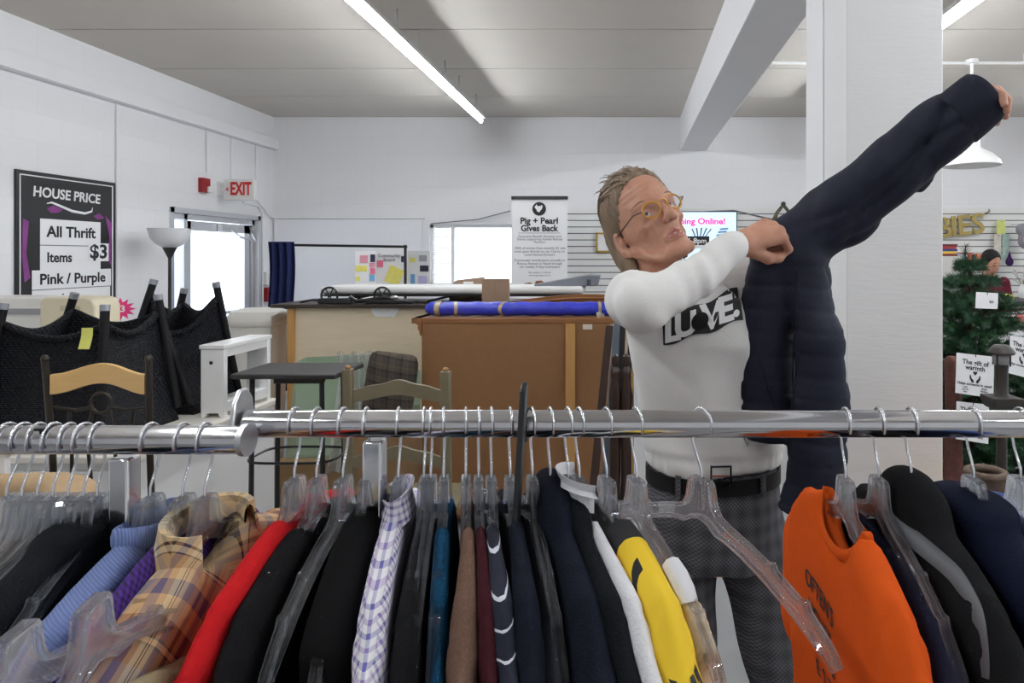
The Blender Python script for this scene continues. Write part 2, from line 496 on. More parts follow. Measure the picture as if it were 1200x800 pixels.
# pegboard
def peg():
    m, t, b = nt('white_pegboard'); x, y, z = obj_xyz(t)
    fx = math_(t, 'SUBTRACT', math_(t, 'FRACT', math_(t, 'DIVIDE', x, .0254)), .5); fz = math_(t, 'SUBTRACT', math_(t, 'FRACT', math_(t, 'DIVIDE', z, .0254)), .5)
    r = math_(t, 'SQRT', math_(t, 'ADD', math_(t, 'MULTIPLY', fx, fx), math_(t, 'MULTIPLY', fz, fz)))
    L(t, mixc(t, srgb(205, 206, 210), srgb(236, 236, 240), math_(t, 'GREATER_THAN', r, .14)), b.inputs['Base Color'])
    return m
struct(MB().bb((XL+.03, YB-.03, .3), (-2.4, YB-.015, 2.03)), 'wall_pegboard', peg())

# ------------------------------------------------------------------ fluorescent lights
m_tube = emis('fluorescent_tube', (.93, .965, 1.0), 73.)
def light_row(x, y0, n, labels, hide0=0):
    for i in range(n):
        yc = y0-.58-i*1.18
        t = thing('fluorescent_light', labels[min(i, len(labels)-1)], 'ceiling light', (x, yc, HC), 'fluorescent lights')
        mb = MB()
        prof = [(-.03, .05), (.03, .05), (.048, .012), (.046, .008), (.014, .022), (-.014, .022), (-.046, .008), (-.048, .012)]
        mb.prism([(a, b) for a, b in prof], (x, yc, 3.02), (1, 0, 0), (0, 0, 1), 1.17); mb.build('reflector', m_white, t)
        for yy in (-.35, .35): MB().tube([(x, yc+yy, 3.05), (x, yc+yy, HC)], .006, 6).build('hanger_rod', m_alu, t)
        MB().tube([(x, yc-.575, 3.0), (x, yc+.575, 3.0)], .016, 10).build('lamp_tube', m_tube, t, smooth=60)
        for yy in (-.58, .58): MB().box((x, yc+yy, 3.01), (.035, .012, .05)).build('lamp_holder', m_white, t)
light_row(-1.52, 7.1, 7, ['lit fluorescent tube light hanging from ceiling, end of its row above the window wall', 'lit fluorescent tube light in the middle of the row over the wooden counter', 'lit fluorescent tube light, longest visible one of the row, hanging from grey ceiling', 'fluorescent tube light of the same ceiling row, out of the picture'])
light_row(1.92, 6.9, 7, ['fluorescent tube light of the row beyond the white column, hidden by it', 'fluorescent tube light of the row beyond the white column, hidden by it', 'lit fluorescent tube light showing beside the top corner of the white column', 'fluorescent tube light past the column row, out of the picture'])
light_row(4.6, 6.9, 7, ['fluorescent tube light over the far shop counter, out of the picture'])

# ------------------------------------------------------------------ left wall: price sign, exit sign, alarm
X0 = XL+.004
sg = thing('price_sign', 'tall black poster with white lettering HOUSE PRICE and taped paper strips', 'sign', (X0, 5.06, 1.7))
yw = lambda px: 3320.0/(735-px)
def rectx(mb, px0, px1, z0, z1, x, th=.003): return mb.bb((x, yw(px0), z0), (x+th, yw(px1), z1))
rectx(MB(), 16, 133, 1.2, 2.19, X0, .012).build('board', m_black, sg)
mb = MB()
rectx(mb, 20, 130, 2.155, 2.163, X0+.012, .002); rectx(mb, 20, 21.2, 1.22, 2.163, X0+.012, .002); rectx(mb, 128.8, 130, 1.22, 2.163, X0+.012, .002)
mb.build('border', m_print_white, sg)
m_purple = plain('purple_print', srgb(128, 58, 128), .6, noise=.5, nscale=9)
xs = X0+.0125
def patch(pts):
    mb = MB(); mb.prism([(yw(px), z) for px, z in pts], (xs, 0, 0), (0, 1, 0), (0, 0, 1), .001); mb.build('purple_ornament', m_purple, sg, 0)
patch([(24, 1.86), (31, 1.84), (28, 1.62), (33, 1.45), (26, 1.42), (23, 1.6)]); patch([(121, 1.92), (129, 1.86), (127, 1.6), (131, 1.45), (124, 1.6), (126, 1.75)])
patch([(52, 1.94), (60, 1.965), (71, 1.94), (66, 1.915), (57, 1.91)]); patch([(107, 1.91), (114, 1.935), (120, 1.9), (112, 1.885)])
mb = MB(); pts = [(52, 1.975), (58, 1.985), (68, 1.965), (82, 1.935), (97, 1.925), (105, 1.945), (106, 1.975)]
mb.tube([(X0+.013, yw(a), b) for a, b in pts], [.003, .007, .009, .01, .009, .007, .003], 8, flat=(.2, 1), up=(1, 0, 0)); mb.build('swoosh', m_print_white, sg)
ln = text_mb('HOUSE PRICE', .1, (X0+.014, 5.05, 2.045), (0, 1, -.015), (0, .08, 1), .002, .022, width=.60); ln.build('title_lettering', m_print_white, sg, 0)
def paper(px0, px1, z0, z1, s, size, width, k, name='paper_strip'):
    x = X0+.013+k*.002
    p = rectx(MB(), px0, px1, z0, z1, x, .002).build(name, m_paper, sg)
    text_mb(s, size, (x+.003, (yw(px0)+yw(px1))/2, (z0+z1)/2), (0, 1, 0), (0, 0, 1), .001, .025, width=width).build('lettering', m_print_black, p, 0)
paper(44, 115, 1.68, 1.865, 'All Thrift', .11, .45, 0); paper(44, 115, 1.50, 1.675, 'Items        ', .1, None, 0)
paper(100, 124, 1.56, 1.70, '$3', .15, .17, 2, 'price_paper'); paper(34, 127, 1.365, 1.50, 'Pink / Purple', .105, .6, 1); paper(34, 126, 1.21, 1.36, 'Items', .1, None, 1)

e = thing('exit_sign', 'white EXIT sign with red letters mounted by the glass door', 'exit sign', (-4.0, 6.9, 2.17))
MB().bb((-4.08, 6.9, 2.165), (-3.77, 6.955, 2.375)).build('housing', m_wplastic, e, bevel=.006)
text_mb('EXIT', .18, (-3.905, 6.897, 2.275), (1, 0, 0), (0, 0, 1), .004, .03, width=.21).build('lettering', m_red, e, 0)
mb = MB(); mb.tube([(-4.03, 6.897, 2.275), (-4.055, 6.897, 2.275)], .003, 6); mb.prism([(-.012, 0), (.012, .022), (.012, .01), (0, 0), (.012, -.01), (.012, -.022)], (-4.045, 6.897, 2.275), (1, 0, 0), (0, 0, 1), .003); mb.build('chevron', m_red, e, 0)
mb = MB(); mb.bb((XL, 6.9, 2.21), (XL+.02, 6.98, 2.35)).bb((XL+.02, 6.92, 2.26), (-4.08, 6.94, 2.29)); mb.build('wall_bracket', m_wplastic, e)
a = thing('fire_alarm', 'small red fire alarm box with clear strobe high on the wall', 'fire alarm', (XL, 6.66, 2.25))
MB().bb((XL, 6.6, 2.22), (XL+.05, 6.72, 2.36)).build('box', plain('alarm_red', srgb(150, 24, 30), .4), a, bevel=.006)
MB().bb((XL+.05, 6.65, 2.22), (XL+.085, 6.72, 2.28)).build('strobe', m_wplastic, a, bevel=.01)
a = thing('fire_alarm_pull_station', 'red fire alarm pull station beside the door near blue curtain', 'fire alarm', (XL, 7.82, 1.3))
MB().bb((XL, 7.78, 1.08), (XL+.06, 7.88, 1.24)).build('box', plain('pull_red', srgb(150, 24, 30), .4), a, bevel=.006)
MB().bb((XL+.06, 7.8, 1.14), (XL+.07, 7.86, 1.17)).build('handle', m_wplastic, a)
MB().bb((XL, 7.77, 1.27), (XL+.05, 7.89, 1.42)).build('cover_box', m_wplastic, a, bevel=.006)

# ------------------------------------------------------------------ floor lamp
c = Vector((-3.82, 5.7, 0))
t = thing('floor_lamp', 'black torchiere floor lamp with white bowl shade beside the glass door', 'lamp', c)
MB().lathe([(.14, 0), (.14, .02), (.05, .035), (.012, .05)], c, 24).build('base', m_black, t)
MB().tube([c+Vector((0, 0, .04)), c+Vector((0, 0, 1.6))], .012, 10).build('pole', m_black, t)
MB().lathe([(.012, 1.58), (.03, 1.62), (.055, 1.675), (.04, 1.68)], c, 20).build('shade_holder', m_black, t)
MB().lathe([(.05, 1.67), (.1, 1.7), (.14, 1.75), (.16, 1.83), (.155, 1.83), (.135, 1.755), (.09, 1.71), (.0, 1.69)], c, 28).build('lamp_shade', plain('frosted_glass', srgb(225, 226, 228), .4), t)

# ------------------------------------------------------------------ fitting curtain and its rail
CD = 6.9
rl = thing('curtain_rail_frame', 'black pipe curtain frame standing before the white pegboard', 'curtain rail', (-2.9, CD, 0))
xa_, xb_ = at(318, 0, CD).x, at(475, 0, CD).x
MB().tube([(xa_, CD, 1.715), (xb_, CD, 1.695)], .013, 8).build('rail', m_black, rl)
for x_, z_ in ((xa_, 1.715), (xb_, 1.695)):
    MB().tube([(x_, CD, 0), (x_, CD, z_)], .015, 8).build('post', m_black, rl)
    MB().ball((x_, CD, z_), .022, 10).build('corner_fitting', m_black, rl)
m_curt = fabric('navy_curtain', srgb(40, 47, 84), .2, 20, 300, .2, .8)
mb = MB()
mb.grid(lambda u, v: (at(316, 0, CD).x+.01+.255*u*(1+.06*v)+.012*math.sin(9*v), CD-.045+.034*math.sin(u*PI*7+.4*math.sin(4*v))*(1-.35*v), 1.745-1.5*v), 70, 24, .006)
cu = mb.build('curtain', m_curt, smooth=60); tag(cu, 'navy blue curtain hanging bunched at the corner beside the door', 'curtain')

# ------------------------------------------------------------------ community board on a table
tb = thing('display_table', 'white table under the community poster board', 'table', (-2.5, 7.2, 0))
MB().bb((-3.1, 6.98, .72), (-1.9, 7.42, .75)).build('tabletop', m_wplastic, tb, bevel=.004)
for sx in (-3.05, -1.95):
    for sy in (7.02, 7.38): MB().bb((sx-.02, sy-.02, 0), (sx+.02, sy+.02, .72)).build('leg', m_alu, tb)
cbz = .752
b = thing('community_poster_board', 'folding Community Board poster with pinned colourful flyers', 'notice board', (-2.5, 7.3, cbz))
pl = [at(416, 300, 7.15), at(440, 297, 7.35), at(478, 296, 7.35), at(504, 298, 7.15)]
mb = MB()
for p, q in ((pl[0], pl[1]), (pl[1], pl[2]), (pl[2], pl[3])):
    d = (q-p); d.z = 0; L_ = d.length; mb.prism([(0, cbz), (L_, cbz), (L_, 1.655), (0, 1.655)], (p.x, p.y, 0), (d.x, d.y, 0), (0, 0, 1), .005)
mb.prism([(0, 1.655), (.35, 1.655), (.31, 1.69), (.04, 1.69)], (pl[1].x, 7.35, 0), (1, 0, 0), (0, 0, 1), .005)
mb.build('panels', m_paper, b)
text_mb('Community\nBoard', .05, at(456, 302, 7.34), (1, 0, 0), (0, 0, 1), .001, .01, line=.9).build('lettering', m_print_grey, b, 0)
cols = {'yellow': srgb(240, 226, 120), 'pink': srgb(235, 120, 150), 'dark': srgb(50, 50, 70), 'blue': srgb(120, 180, 225), 'grey': srgb(170, 172, 180), 'rose': srgb(222, 150, 168), 'white': srgb(245, 245, 248), 'lilac': srgb(200, 190, 230)}
pm = {k: plain(k+'_flyer', v, .8, noise=.25, nscale=60) for k, v in cols.items()}
def flyer(px0, px1, py0, py1, col, rot=0, dd=7.33):
    # pinned to whichever panel stands behind it
    def ydepth(px):
        for p, q in ((pl[0], pl[1]), (pl[1], pl[2]), (pl[2], pl[3])):
            a, c_ = 735+p.x*800/p.y, 735+q.x*800/q.y
            if a <= px <= c_: return p.y+(q.y-p.y)*(px-a)/(c_-a)
        return 7.2
    pts = []
    cx, cy = (px0+px1)/2, (py0+py1)/2
    for x, y in ((px0, py1), (px1, py1), (px1, py0), (px0, py0)):
        dx, dy = x-cx, y-cy; x2 = cx+dx*math.cos(rot)-dy*math.sin(rot); y2 = cy+dx*math.sin(rot)+dy*math.cos(rot)
        pts.append(at(x2, y2, ydepth(x2)-.012))
    q = [p+Vector((0, .003, 0)) for p in pts]
    MB().add(pts+q, [(0, 1, 2, 3), (7, 6, 5, 4), (0, 4, 5, 1), (1, 5, 6, 2), (2, 6, 7, 3), (3, 7, 4, 0)]).build('flyer', pm[col], b, 0)
for a_ in ((422, 431, 299, 308, 'rose'), (434, 439.5, 298, 307, 'dark'), (433, 439.5, 308, 313, 'rose'), (417, 430, 311, 318, 'yellow'), (434, 439.5, 314, 321, 'pink'), (433, 439, 322, 329, 'blue'), (417, 422, 324, 329, 'yellow'), (442, 449, 305, 313, 'pink'), (453, 471, 313, 333, 'yellow', .4), (480, 487, 302, 307, 'yellow'), (481, 486, 321, 333, 'blue'), (491, 500, 299, 306, 'grey'), (492, 502, 311, 318, 'dark'), (490, 500, 323, 334, 'lilac'), (470, 473.5, 300, 307, 'dark')): flyer(*a_)
pts = None

# ------------------------------------------------------------------ banner stand
BX0, BX1, BY = -1.232, -.639, 7.3
bn = thing('banner_stand', 'tall white roll-up banner with black pig logo, reading Pig + Pearl Gives Back', 'banner', ((BX0+BX1)/2, BY, 0))
MB().bb((BX0-.02, BY-.1, 0), (BX1+.02, BY+.1, .08)).build('base', m_alu, bn, bevel=.01)
MB().bb((BX0, BY-.002, .08), (BX1, BY+.002, 2.215)).build('banner_sheet', m_paper, bn)
MB().bb((BX0-.005, BY-.018, 2.205), (BX1+.005, BY+.018, 2.24)).build('top_rail', m_black, bn)
MB().tube([(-.935, BY+.03, .08), (-.935, BY+.03, 2.2)], .012, 8).build('support_pole', m_alu, bn)
bx = (BX0+BX1)/2; fy = BY-.004
disc = MB().lathe([(0, 0), (.073, 0), (.073, .002), (0, .002)], (0, 0, 0), 32).xf(Matrix.Translation((bx-.005, fy, 2.105)) @ Matrix.Rotation(PI/2, 4, 'X'))
lg = disc.build('logo_disc', m_print_black, bn, 0)
mb = MB(); Mx = Matrix.Translation((bx-.005, fy-.003, 2.1))
pig = [(-.012, .02), (-.03, .046), (-.036, .03), (-.05, .02), (-.04, .0), (-.028, -.012), (-.022, -.034), (-.01, -.03), (-.006, -.04), (.006, -.036), (.014, -.02), (.03, -.004), (.036, .02), (.03, .04), (.014, .026), (.0, .03)]
mb.prism(pig, (bx-.005, fy-.003, 2.108), (1, 0, 0), (0, 0, 1), .001); mb.build('pig_emblem', m_print_white, lg, 0)
mb = text_mb('Pig + Pearl', .092, (bx-.005, fy, 1.975), (1, 0, 0), (0, 0, 1), .001, .03, width=.40)
text_mb('Gives Back', .092, (bx-.005, fy, 1.895), (1, 0, 0), (0, 0, 1), .001, .03, width=.40, mb=mb); mb.build('title_lettering', m_print_black, bn, 0)
mb = MB().bb((bx-.23, fy-.001, 1.845), (bx+.22, fy, 1.849)); mb.build('underline', m_print_grey, bn)
mb = MB()
for i, (s_, z_) in enumerate((('Quarterly Benefit Auctions and', 1.81), ('Events supporting Animal Rescue', 1.78), ('Partners', 1.75), ('100% of entries from monthly $1 sale', 1.685), ('event goes directly to our Charity or', 1.65), ('Local Rescue Partners', 1.615), ('Discounted contributions annually to', 1.555), ('Rescue Animals in Need through', 1.52), ('our weekly Friday fundraisers', 1.485), ('Get updates on Details', 1.425), ('www.pigandpearl.com', 1.395))):
    text_mb(s_, .036 if i < 9 else .026, (bx, fy, z_), (1, 0, 0), (0, 0, 1), .0006, .0, mb=mb)
mb.build('small_print', m_print_grey, bn, 0)
m_brownp = plain('brown_photo_print', srgb(140, 92, 66), .7, noise=.5, nscale=40)
mb = MB(); mb.prism([(-.17, 0), (-.16, .05), (-.1, .06), (-.06, .035), (-.04, .075), (.02, .08), (.06, .05), (.08, .0)], (bx, fy, 1.26), (1, 0, 0), (0, 0, 1), .001); mb.build('animal_photo', m_brownp, bn, 0)

# ------------------------------------------------------------------ screen and picture on the slatwall
m_screen = emis('pale_blue_screen', srgb(205, 228, 246), .75)
m_pink = emis('pink_screen_text', srgb(238, 40, 150), .8)
TX0, TX1 = .10, 1.262
tv = thing('television', 'wall television showing pink Online! lettering on pale blue', 'television', ((TX0+TX1)/2, 7.9, 1.75))
MB().bb((TX0-.012, 7.9, 1.46), (TX1+.012, 7.94, 2.12)).build('bezel', m_black, tv, bevel=.004)
MB().bb((TX0, 7.896, 1.472), (TX1, 7.9, 2.108)).build('screen', m_screen, tv)
MB().bb((.5, 7.94, 1.6), (.86, 7.979, 1.95)).build('wall_bracket', m_black, tv)
text_mb('Shopping Online!', .098, (.765, 7.894, 2.0), (1, 0, 0), (0, 0, 1), .001, .03, width=.74).build('title_lettering', m_pink, tv, 0)
MB().bb((.28, 7.8925, 1.70), (.95, 7.8955, 1.83)).build('black_strip', m_print_black, tv)
text_mb('Noon to 6-8pm', .085, (.64, 7.891, 1.775), (1, 0, 0), (0, 0, 1), .001, .02, width=.55).build('strip_lettering', m_print_white, tv, 0)
MB().prism([(-.18, -.02), (.2, -.02), (.21, 0), (.2, .02), (-.18, .02), (-.19, 0)], (.75, 7.892, 1.72-.012), (1, 0, 0), (0, 0, 1), .002).build('white_button', m_print_white, tv)
m_sb = plain('screen_blue', srgb(120, 165, 205), .6)
mb = MB()
for i in range(3): mb.prism([(0, 0), (.1, .01), (.1, .03), (0, .02)], (1.03+.02*i, 7.8935, 1.83+.035*i), (1, 0, 0), (0, 0, 1), .002)
mb.build('book_icon', m_sb, tv, 0)
mb = MB()
for i in range(5): mb.prism([(0, 0), (.012, 0), (.03, .1), (.012, .1)], (.78+.03*i, 7.8935, 1.83), (1, .0, 0), ((i-2)*.3, 0, 1), .002)
mb.build('hand_icon', plain('screen_slate', srgb(70, 90, 110), .6), tv, 0)
pf = thing('picture_frame', 'small gold framed picture on the slatted wall behind the man', 'picture', at(707, 284, 7.95))
o = at(707, 284, 7.95); mb = MB()
for dx, dz, sx, sz in ((-.075, 0, .02, .23), (.075, 0, .02, .23), (0, .105, .17, .02), (0, -.105, .17, .02)): mb.box(o+Vector((dx, 0, dz)), (sx, .025, sz))
mb.build('frame', plain('gold_frame', srgb(190, 160, 70), .35, .6), pf)
MB().box(o+Vector((0, .004, 0)), (.15, .01, .2)).build('print', pm['white'], pf)
# ================================================================== FURNITURE BEHIND THE RACKS
m_maple = woodmat('pale_maple', srgb(214, 196, 166), srgb(232, 218, 192), 3, (1.2, 2, 9), .45)
m_oak = woodmat('orange_oak', srgb(176, 128, 72), srgb(205, 158, 98), 5, (8, 8, 1), .45)
m_brownwood = woodmat('brown_wood', srgb(120, 78, 44), srgb(150, 102, 62), 4, (2, 6, 9), .4)
m_darkwood = woodmat('dark_turned_wood', srgb(38, 24, 18), srgb(62, 40, 30), 5, (6, 6, 1), .3)
m_fiber = plain('brown_fibreboard', srgb(136, 96, 60), .75, noise=.1, nscale=40, bump=.05, bscale=90)
m_taupe = woodmat('taupe_stained_wood', srgb(104, 96, 76), srgb(126, 116, 92), 5, (3, 3, 3), .45)
m_darktop = plain('dark_brown_top', srgb(52, 42, 36), .4)
m_greyboard = plain('slate_painted_board', srgb(88, 96, 106), .5, noise=.08, nscale=10)
m_woodrail = woodmat('honey_wood', srgb(206, 164, 100), srgb(222, 184, 124), 4, (2, 2, 14), .35)

# ---- counter with maple front
t = thing('service_counter', 'counter with pale maple front panel and thin dark top', 'counter', (-1.2, 5.3, 0))
MB().bb((-2.46, 5.02, .02), (.02, 5.05, 1.22)).build('front_panel', m_maple, t)
MB().bb((-2.49, 4.995, 0), (-2.44, 5.62, 1.222)).build('end_panel', m_oak, t, bevel=.003)
MB().bb((0.02, 5.0, 0), (.06, 5.62, 1.222)).build('end_panel', m_oak, t, bevel=.003)
MB().bb((-2.6, 4.97, 1.222), (.09, 5.68, 1.2475)).build('countertop', m_darktop, t, bevel=.004)
o = at(451, 364, 5.015)
mb = MB(); mb.prism([(-.1, .03), (-.1, .01), (-.07, -.035), (.07, -.035), (.1, .01), (.1, .03)], (o.x, 5.017, o.z-.01), (1, 0, 0), (0, 0, 1), .004)
mb.build('white_sticker', m_paper, t, 0)
# ---- white bin
c = Vector((-2.83, 5.25, 0))
t = thing('trash_bin', 'tall white swing-lid bin at the end of the maple counter', 'bin', c)
m_bin = plain('ivory_plastic', srgb(226, 224, 218), .45)
mb = MB()
prof = [(.15, 0), (.16, .04), (.19, 1.04), (.19, 1.06), (.17, 1.06)]
def sq(u, r): # rounded square radius
    return r
vs = []; rings = [(.14, .12, 0), (.15, .13, .03), (.175, .15, 1.05), (.175, .15, 1.07)]
def rrect(hx, hy, z, n=24):
    out = []
    for k in range(n):
        a = 2*PI*k/n; ca, sa = math.cos(a), math.sin(a); p = 5.
        q = (abs(ca)**p+abs(sa)**p)**(-1/p); out.append(c+Vector((hx*q*ca, hy*q*sa, z)))
    return out
def rings_mb(rg, mb=None):
    mb = mb or MB(); n = 24; vs = []
    for hx, hy, z in rg: vs += rrect(hx, hy, z)
    fs = [tuple(range(n-1, -1, -1)), tuple((len(rg)-1)*n+k for k in range(n))]
    for i in range(len(rg)-1):
        for k in range(n): l = (k+1) % n; fs.append((i*n+k, i*n+l, (i+1)*n+l, (i+1)*n+k))
    return mb.add(vs, fs)
rings_mb(rings).build('body', m_bin, t)
rings_mb([(.185, .16, 1.07), (.195, .168, 1.085), (.195, .168, 1.13), (.175, .15, 1.18), (.12, .1, 1.2), (.03, .03, 1.203)]).build('lid', m_bin, t)
# ---- massage table folded out on the counter
t = thing('padded_bench_top', 'long off-white padded bench top with black frame lying over the counter', 'bench', (-1.2, 5.35, 1.2475))
m_pad = plain('off_white_vinyl', srgb(226, 226, 224), .5, noise=.02, nscale=6, bump=.05, bscale=30)
MB().bb((-2.3, 5.1, 1.315), (-.33, 5.6, 1.372)).build('pad', m_pad, t, bevel=.022)
MB().bb((-2.27, 5.12, 1.298), (-.36, 5.58, 1.318)).build('frame', m_black, t)
for i, x in enumerate((-2.1, -1.42, -.6)):
    for y in (5.16, 5.54):
        mb = MB(); mb.tube([(x-.09, y, 1.258), (x+.09, y, 1.3)], .009, 8); mb.build('folding_leg', m_black, t)
# ---- wheeled gadget on the counter's front edge
t = thing('folding_wheel_frame', 'black folded frame with two small spoked wheels lying on the counter', 'trolley', at(425, 352, 5.03))
for px in (386, 448):
    o = at(px, 345.5, 5.04); o.z = 1.2475+.062; mb = MB()
    ring = [o+Vector((.06*math.cos(a), 0, .06*math.sin(a))) for a in [2*PI*k/24 for k in range(24)]]
    mb.tube(ring, .008, 8, closed=True)
    for a in (0, PI/3, 2*PI/3): mb.tube([o-Vector((.06*math.cos(a), 0, .06*math.sin(a))), o+Vector((.06*math.cos(a), 0, .06*math.sin(a)))], .005, 6)
    mb.ball(o, .015, 10); mb.build('wheel', m_black, t)
zz = 1.2475
mb = MB(); p = lambda px, h, d=5.03: Vector(((px-735)*d/800, d, zz+h))
mb.bar(p(374, .022), p(412, .022), .06, .04); mb.build('base_block', m_black, t, bevel=.006)
mb = MB(); mb.tube([p(352, .012), p(366, .03), p(378, .02)], .008, 8); mb.build('strap', m_black, t)
mb = MB(); mb.tube([p(410, .055), p(418, .02), p(432, .03), p(452, .05), p(470, .02), p(484, .014)], .014, 8); mb.build('hinged_arm', m_black, t)
mb = MB(); mb.bar(p(430, .02), p(474, .018), .05, .032); mb.build('foot_block', m_black, t, bevel=.006)
mb = MB(); mb.ball(p(462, .05, 5.02), (.03, .015, .015), 12); mb.build('chrome_latch', m_alu, t)

# ---- tall dresser seen from its back
DX0, DX1, DYb, DZt = -1.235, -.10, 4.0, 1.237
t = thing('dresser', 'large brown dresser turned backwards with bare fibreboard back', 'dresser', ((DX0+DX1)/2, 4.2, 0))
MB().bb((DX0+.03, DYb+.012, .06), (DX1, DYb+.42, 1.2)).build('carcass', m_brownwood, t)
MB().bb((DX0+.03, DYb+.004, .08), (DX1, DYb+.012, 1.205)).build('back_panel', m_fiber, t)
mb = MB(); mb.prism([(-.055, .022), (.0, .022), (.0, -.08), (-.008, -.08), (-.012, -.05), (-.02, -.04), (-.018, -.02), (-.04, -.005), (-.055, .01)], (DX0+.03, DYb+.2, 1.215), (1, 0, 0), (0, 0, 1), .42)
mb.build('moulding', m_brownwood, t)
MB().bb((DX0-.03, DYb, 1.205), (DX1+.03, DYb+.44, DZt)).build('dresser_top', m_brownwood, t, bevel=.004)
MB().bb((at(663, 0, 4).x, DYb-.012, .08), (at(674, 0, 4).x, DYb+.006, 1.205)).build('brace', m_oak, t)
MB().bb((at(683, 0, 4).x, DYb-.001, 1.6-86*4/800), (at(694, 0, 4).x, DYb+.005, 1.6-80*4/800)).build('label', plain('aged_label', srgb(214, 204, 186), .8), t)
for x in (DX0+.08, DX1-.08):
    for y in (DYb+.05, DYb+.37): MB().bb((x-.03, y-.03, 0), (x+.03, y+.03, .06)).build('foot', m_brownwood, t)
# ---- blue wrapped roll on the dresser
t = thing('rolled_rug', 'rug roll wrapped in blue plastic with tape bands lying on the dresser', 'rug', (-.65, 4.12, DZt))
m_blue = plain('royal_blue_wrap', srgb(52, 62, 190), .35, noise=.2, nscale=30, bump=.5, bscale=22)
r = .043; cz = DZt+r+.002
mb = MB(); path = [(-1.215+1.13*i/40, 4.12, cz+.002*math.sin(i*1.3)) for i in range(41)]
mb.tube(path, [(.020 if i in (0,) else .038 if i in (1, 40) else r-.002*(.5+.5*math.sin(i*2.1))) for i in range(41)], 18); mb.build('roll', m_blue, t, 70)
m_tape = plain('clear_brown_tape', srgb(176, 160, 122), .25)
for px, s in ((516, .03), (534, -.03), (594, .09), (702, -.02)):
    x = (px-735)*4.12/800; w_ = .02 if px != 516 else .03
    if px == 702: w_ = .018
    mb = MB(); n = 20; pts = []
    for k in range(n): a = 2*PI*k/n; pts.append(((math.cos(a)*s*.4), math.cos(a)*(r+.0015), math.sin(a)*(r+.0015)))
    vs = [(x+q[0]-w_/2, 4.12+q[1], cz+q[2]) for q in pts]+[(x+q[0]+w_/2, 4.12+q[1], cz+q[2]) for q in pts]
    mb.add(vs, [(k, (k+1) % n, n+(k+1) % n, n+k) for k in range(n)]); mb.build('tape_band', m_tape, t, 60)
mb = MB(); o = Vector(((702-735)*4.09/800, 4.07, cz-.015))
mb.grid(lambda u, v: o+Vector((.03*(u-.5)*(1+.6*math.sin(7*v))+.01*math.sin(5*v), -.012*math.sin(6*u+3*v)-.003, -.09*v)), 6, 12, .0012); mb.build('loose_tape', plain('silver_tape', srgb(190, 184, 172), .25, .3), t, 60)

# ---- wooden headboards and boards behind
t = thing('headboard', 'brown wooden headboard with low arched top behind the blue roll', 'headboard', (-.42, 4.62, 0))
pts = [(-.71, 0), (-.13+.03, 0), (-.1, 1.30)]; n = 16
pts += [(-.1-.66*k/n, 1.30+.045*math.sin(PI*min(1, (k+2)/(n+2)))) for k in range(n+1)]
mb = MB(); mb.prism([(-.78, 0), (-.1, 0), (-.1, 1.325)]+[(-.1-.68*k/n, 1.295+.048*math.sin(PI*(.35+.65*k/n))) for k in range(n+1)], (0, 4.62, 0), (1, 0, 0), (0, 0, 1), .035)
mb.build('board', m_brownwood, t, 30)
mb = MB(); mb.tube([(-.1-.66*k/n, 4.598, 1.272+.045*math.sin(PI*(.35+.65*k/n))) for k in range(n+1)], .008, 6); mb.build('moulding', m_brownwood, t, 60)
mb = MB(); mb.ball((-.40, 4.598, 1.312), .006, 8); mb.build('knob', m_darktop, t)
m_walnut = woodmat('grey_walnut_veneer', srgb(138, 114, 94), srgb(160, 136, 114), 4, (7, 3, 1.2), .5)
t = thing('wood_panel', 'upright walnut veneer panel standing behind the dresser', 'board', (-.93, 4.75, 0))
mb = MB(); mb.bb((at(565, 0, 4.75).x, 4.74, 0), (at(597, 0, 4.75).x, 4.765, 1.6-26.5*4.75/800)); mb.build('board', m_walnut, t, bevel=.002)
o = at(533, 330, 5.7)
t = thing('magazine_box', 'brown wooden box standing on the counter in front of the window', 'box', (o.x+.16, 5.65, 1.2475))
x0, x1 = at(527, 0, 5.64).x, at(567, 0, 5.64).x
MB().prism([(0, 0), (x1-x0, 0), (x1-x0, .18), (.06, .155), (0, .1)], (x0, 5.645, 1.2475), (1, 0, 0), (0, 0, 1), .05).build('side', m_walnut, t)
MB().bb((x0+.12, 5.612, 1.27), (x0+.2, 5.62, 1.39)).build('pale_label', m_paper, t)
m_grey = fabric('grey_felt', srgb(128, 132, 140), .15, 20, 200, .2, .8)
t = thing('grey_case', 'grey soft case lying on the padded bench top below the banner', 'case', (-.6, 5.35, 1.372))
x0, x1 = at(628, 0, 5.3).x, at(700, 0, 5.3).x
mb = MB(); mb.prism([(0, 0), (x1-x0, 0), (x1-x0+.02, .08), (x1-x0-.06, .086), (.2, .045), (0, .012)], (x0, 5.34, 1.372), (1, 0, 0), (0, 0, 1), .3); mb.build('body', m_grey, t, 40, bevel=.008)
mb = MB(); mb.box((x1-.06, 5.187, 1.40), (.03, .006, .045)); mb.build('flap', plain('dark_grey_flap', srgb(70, 72, 80), .7), t)

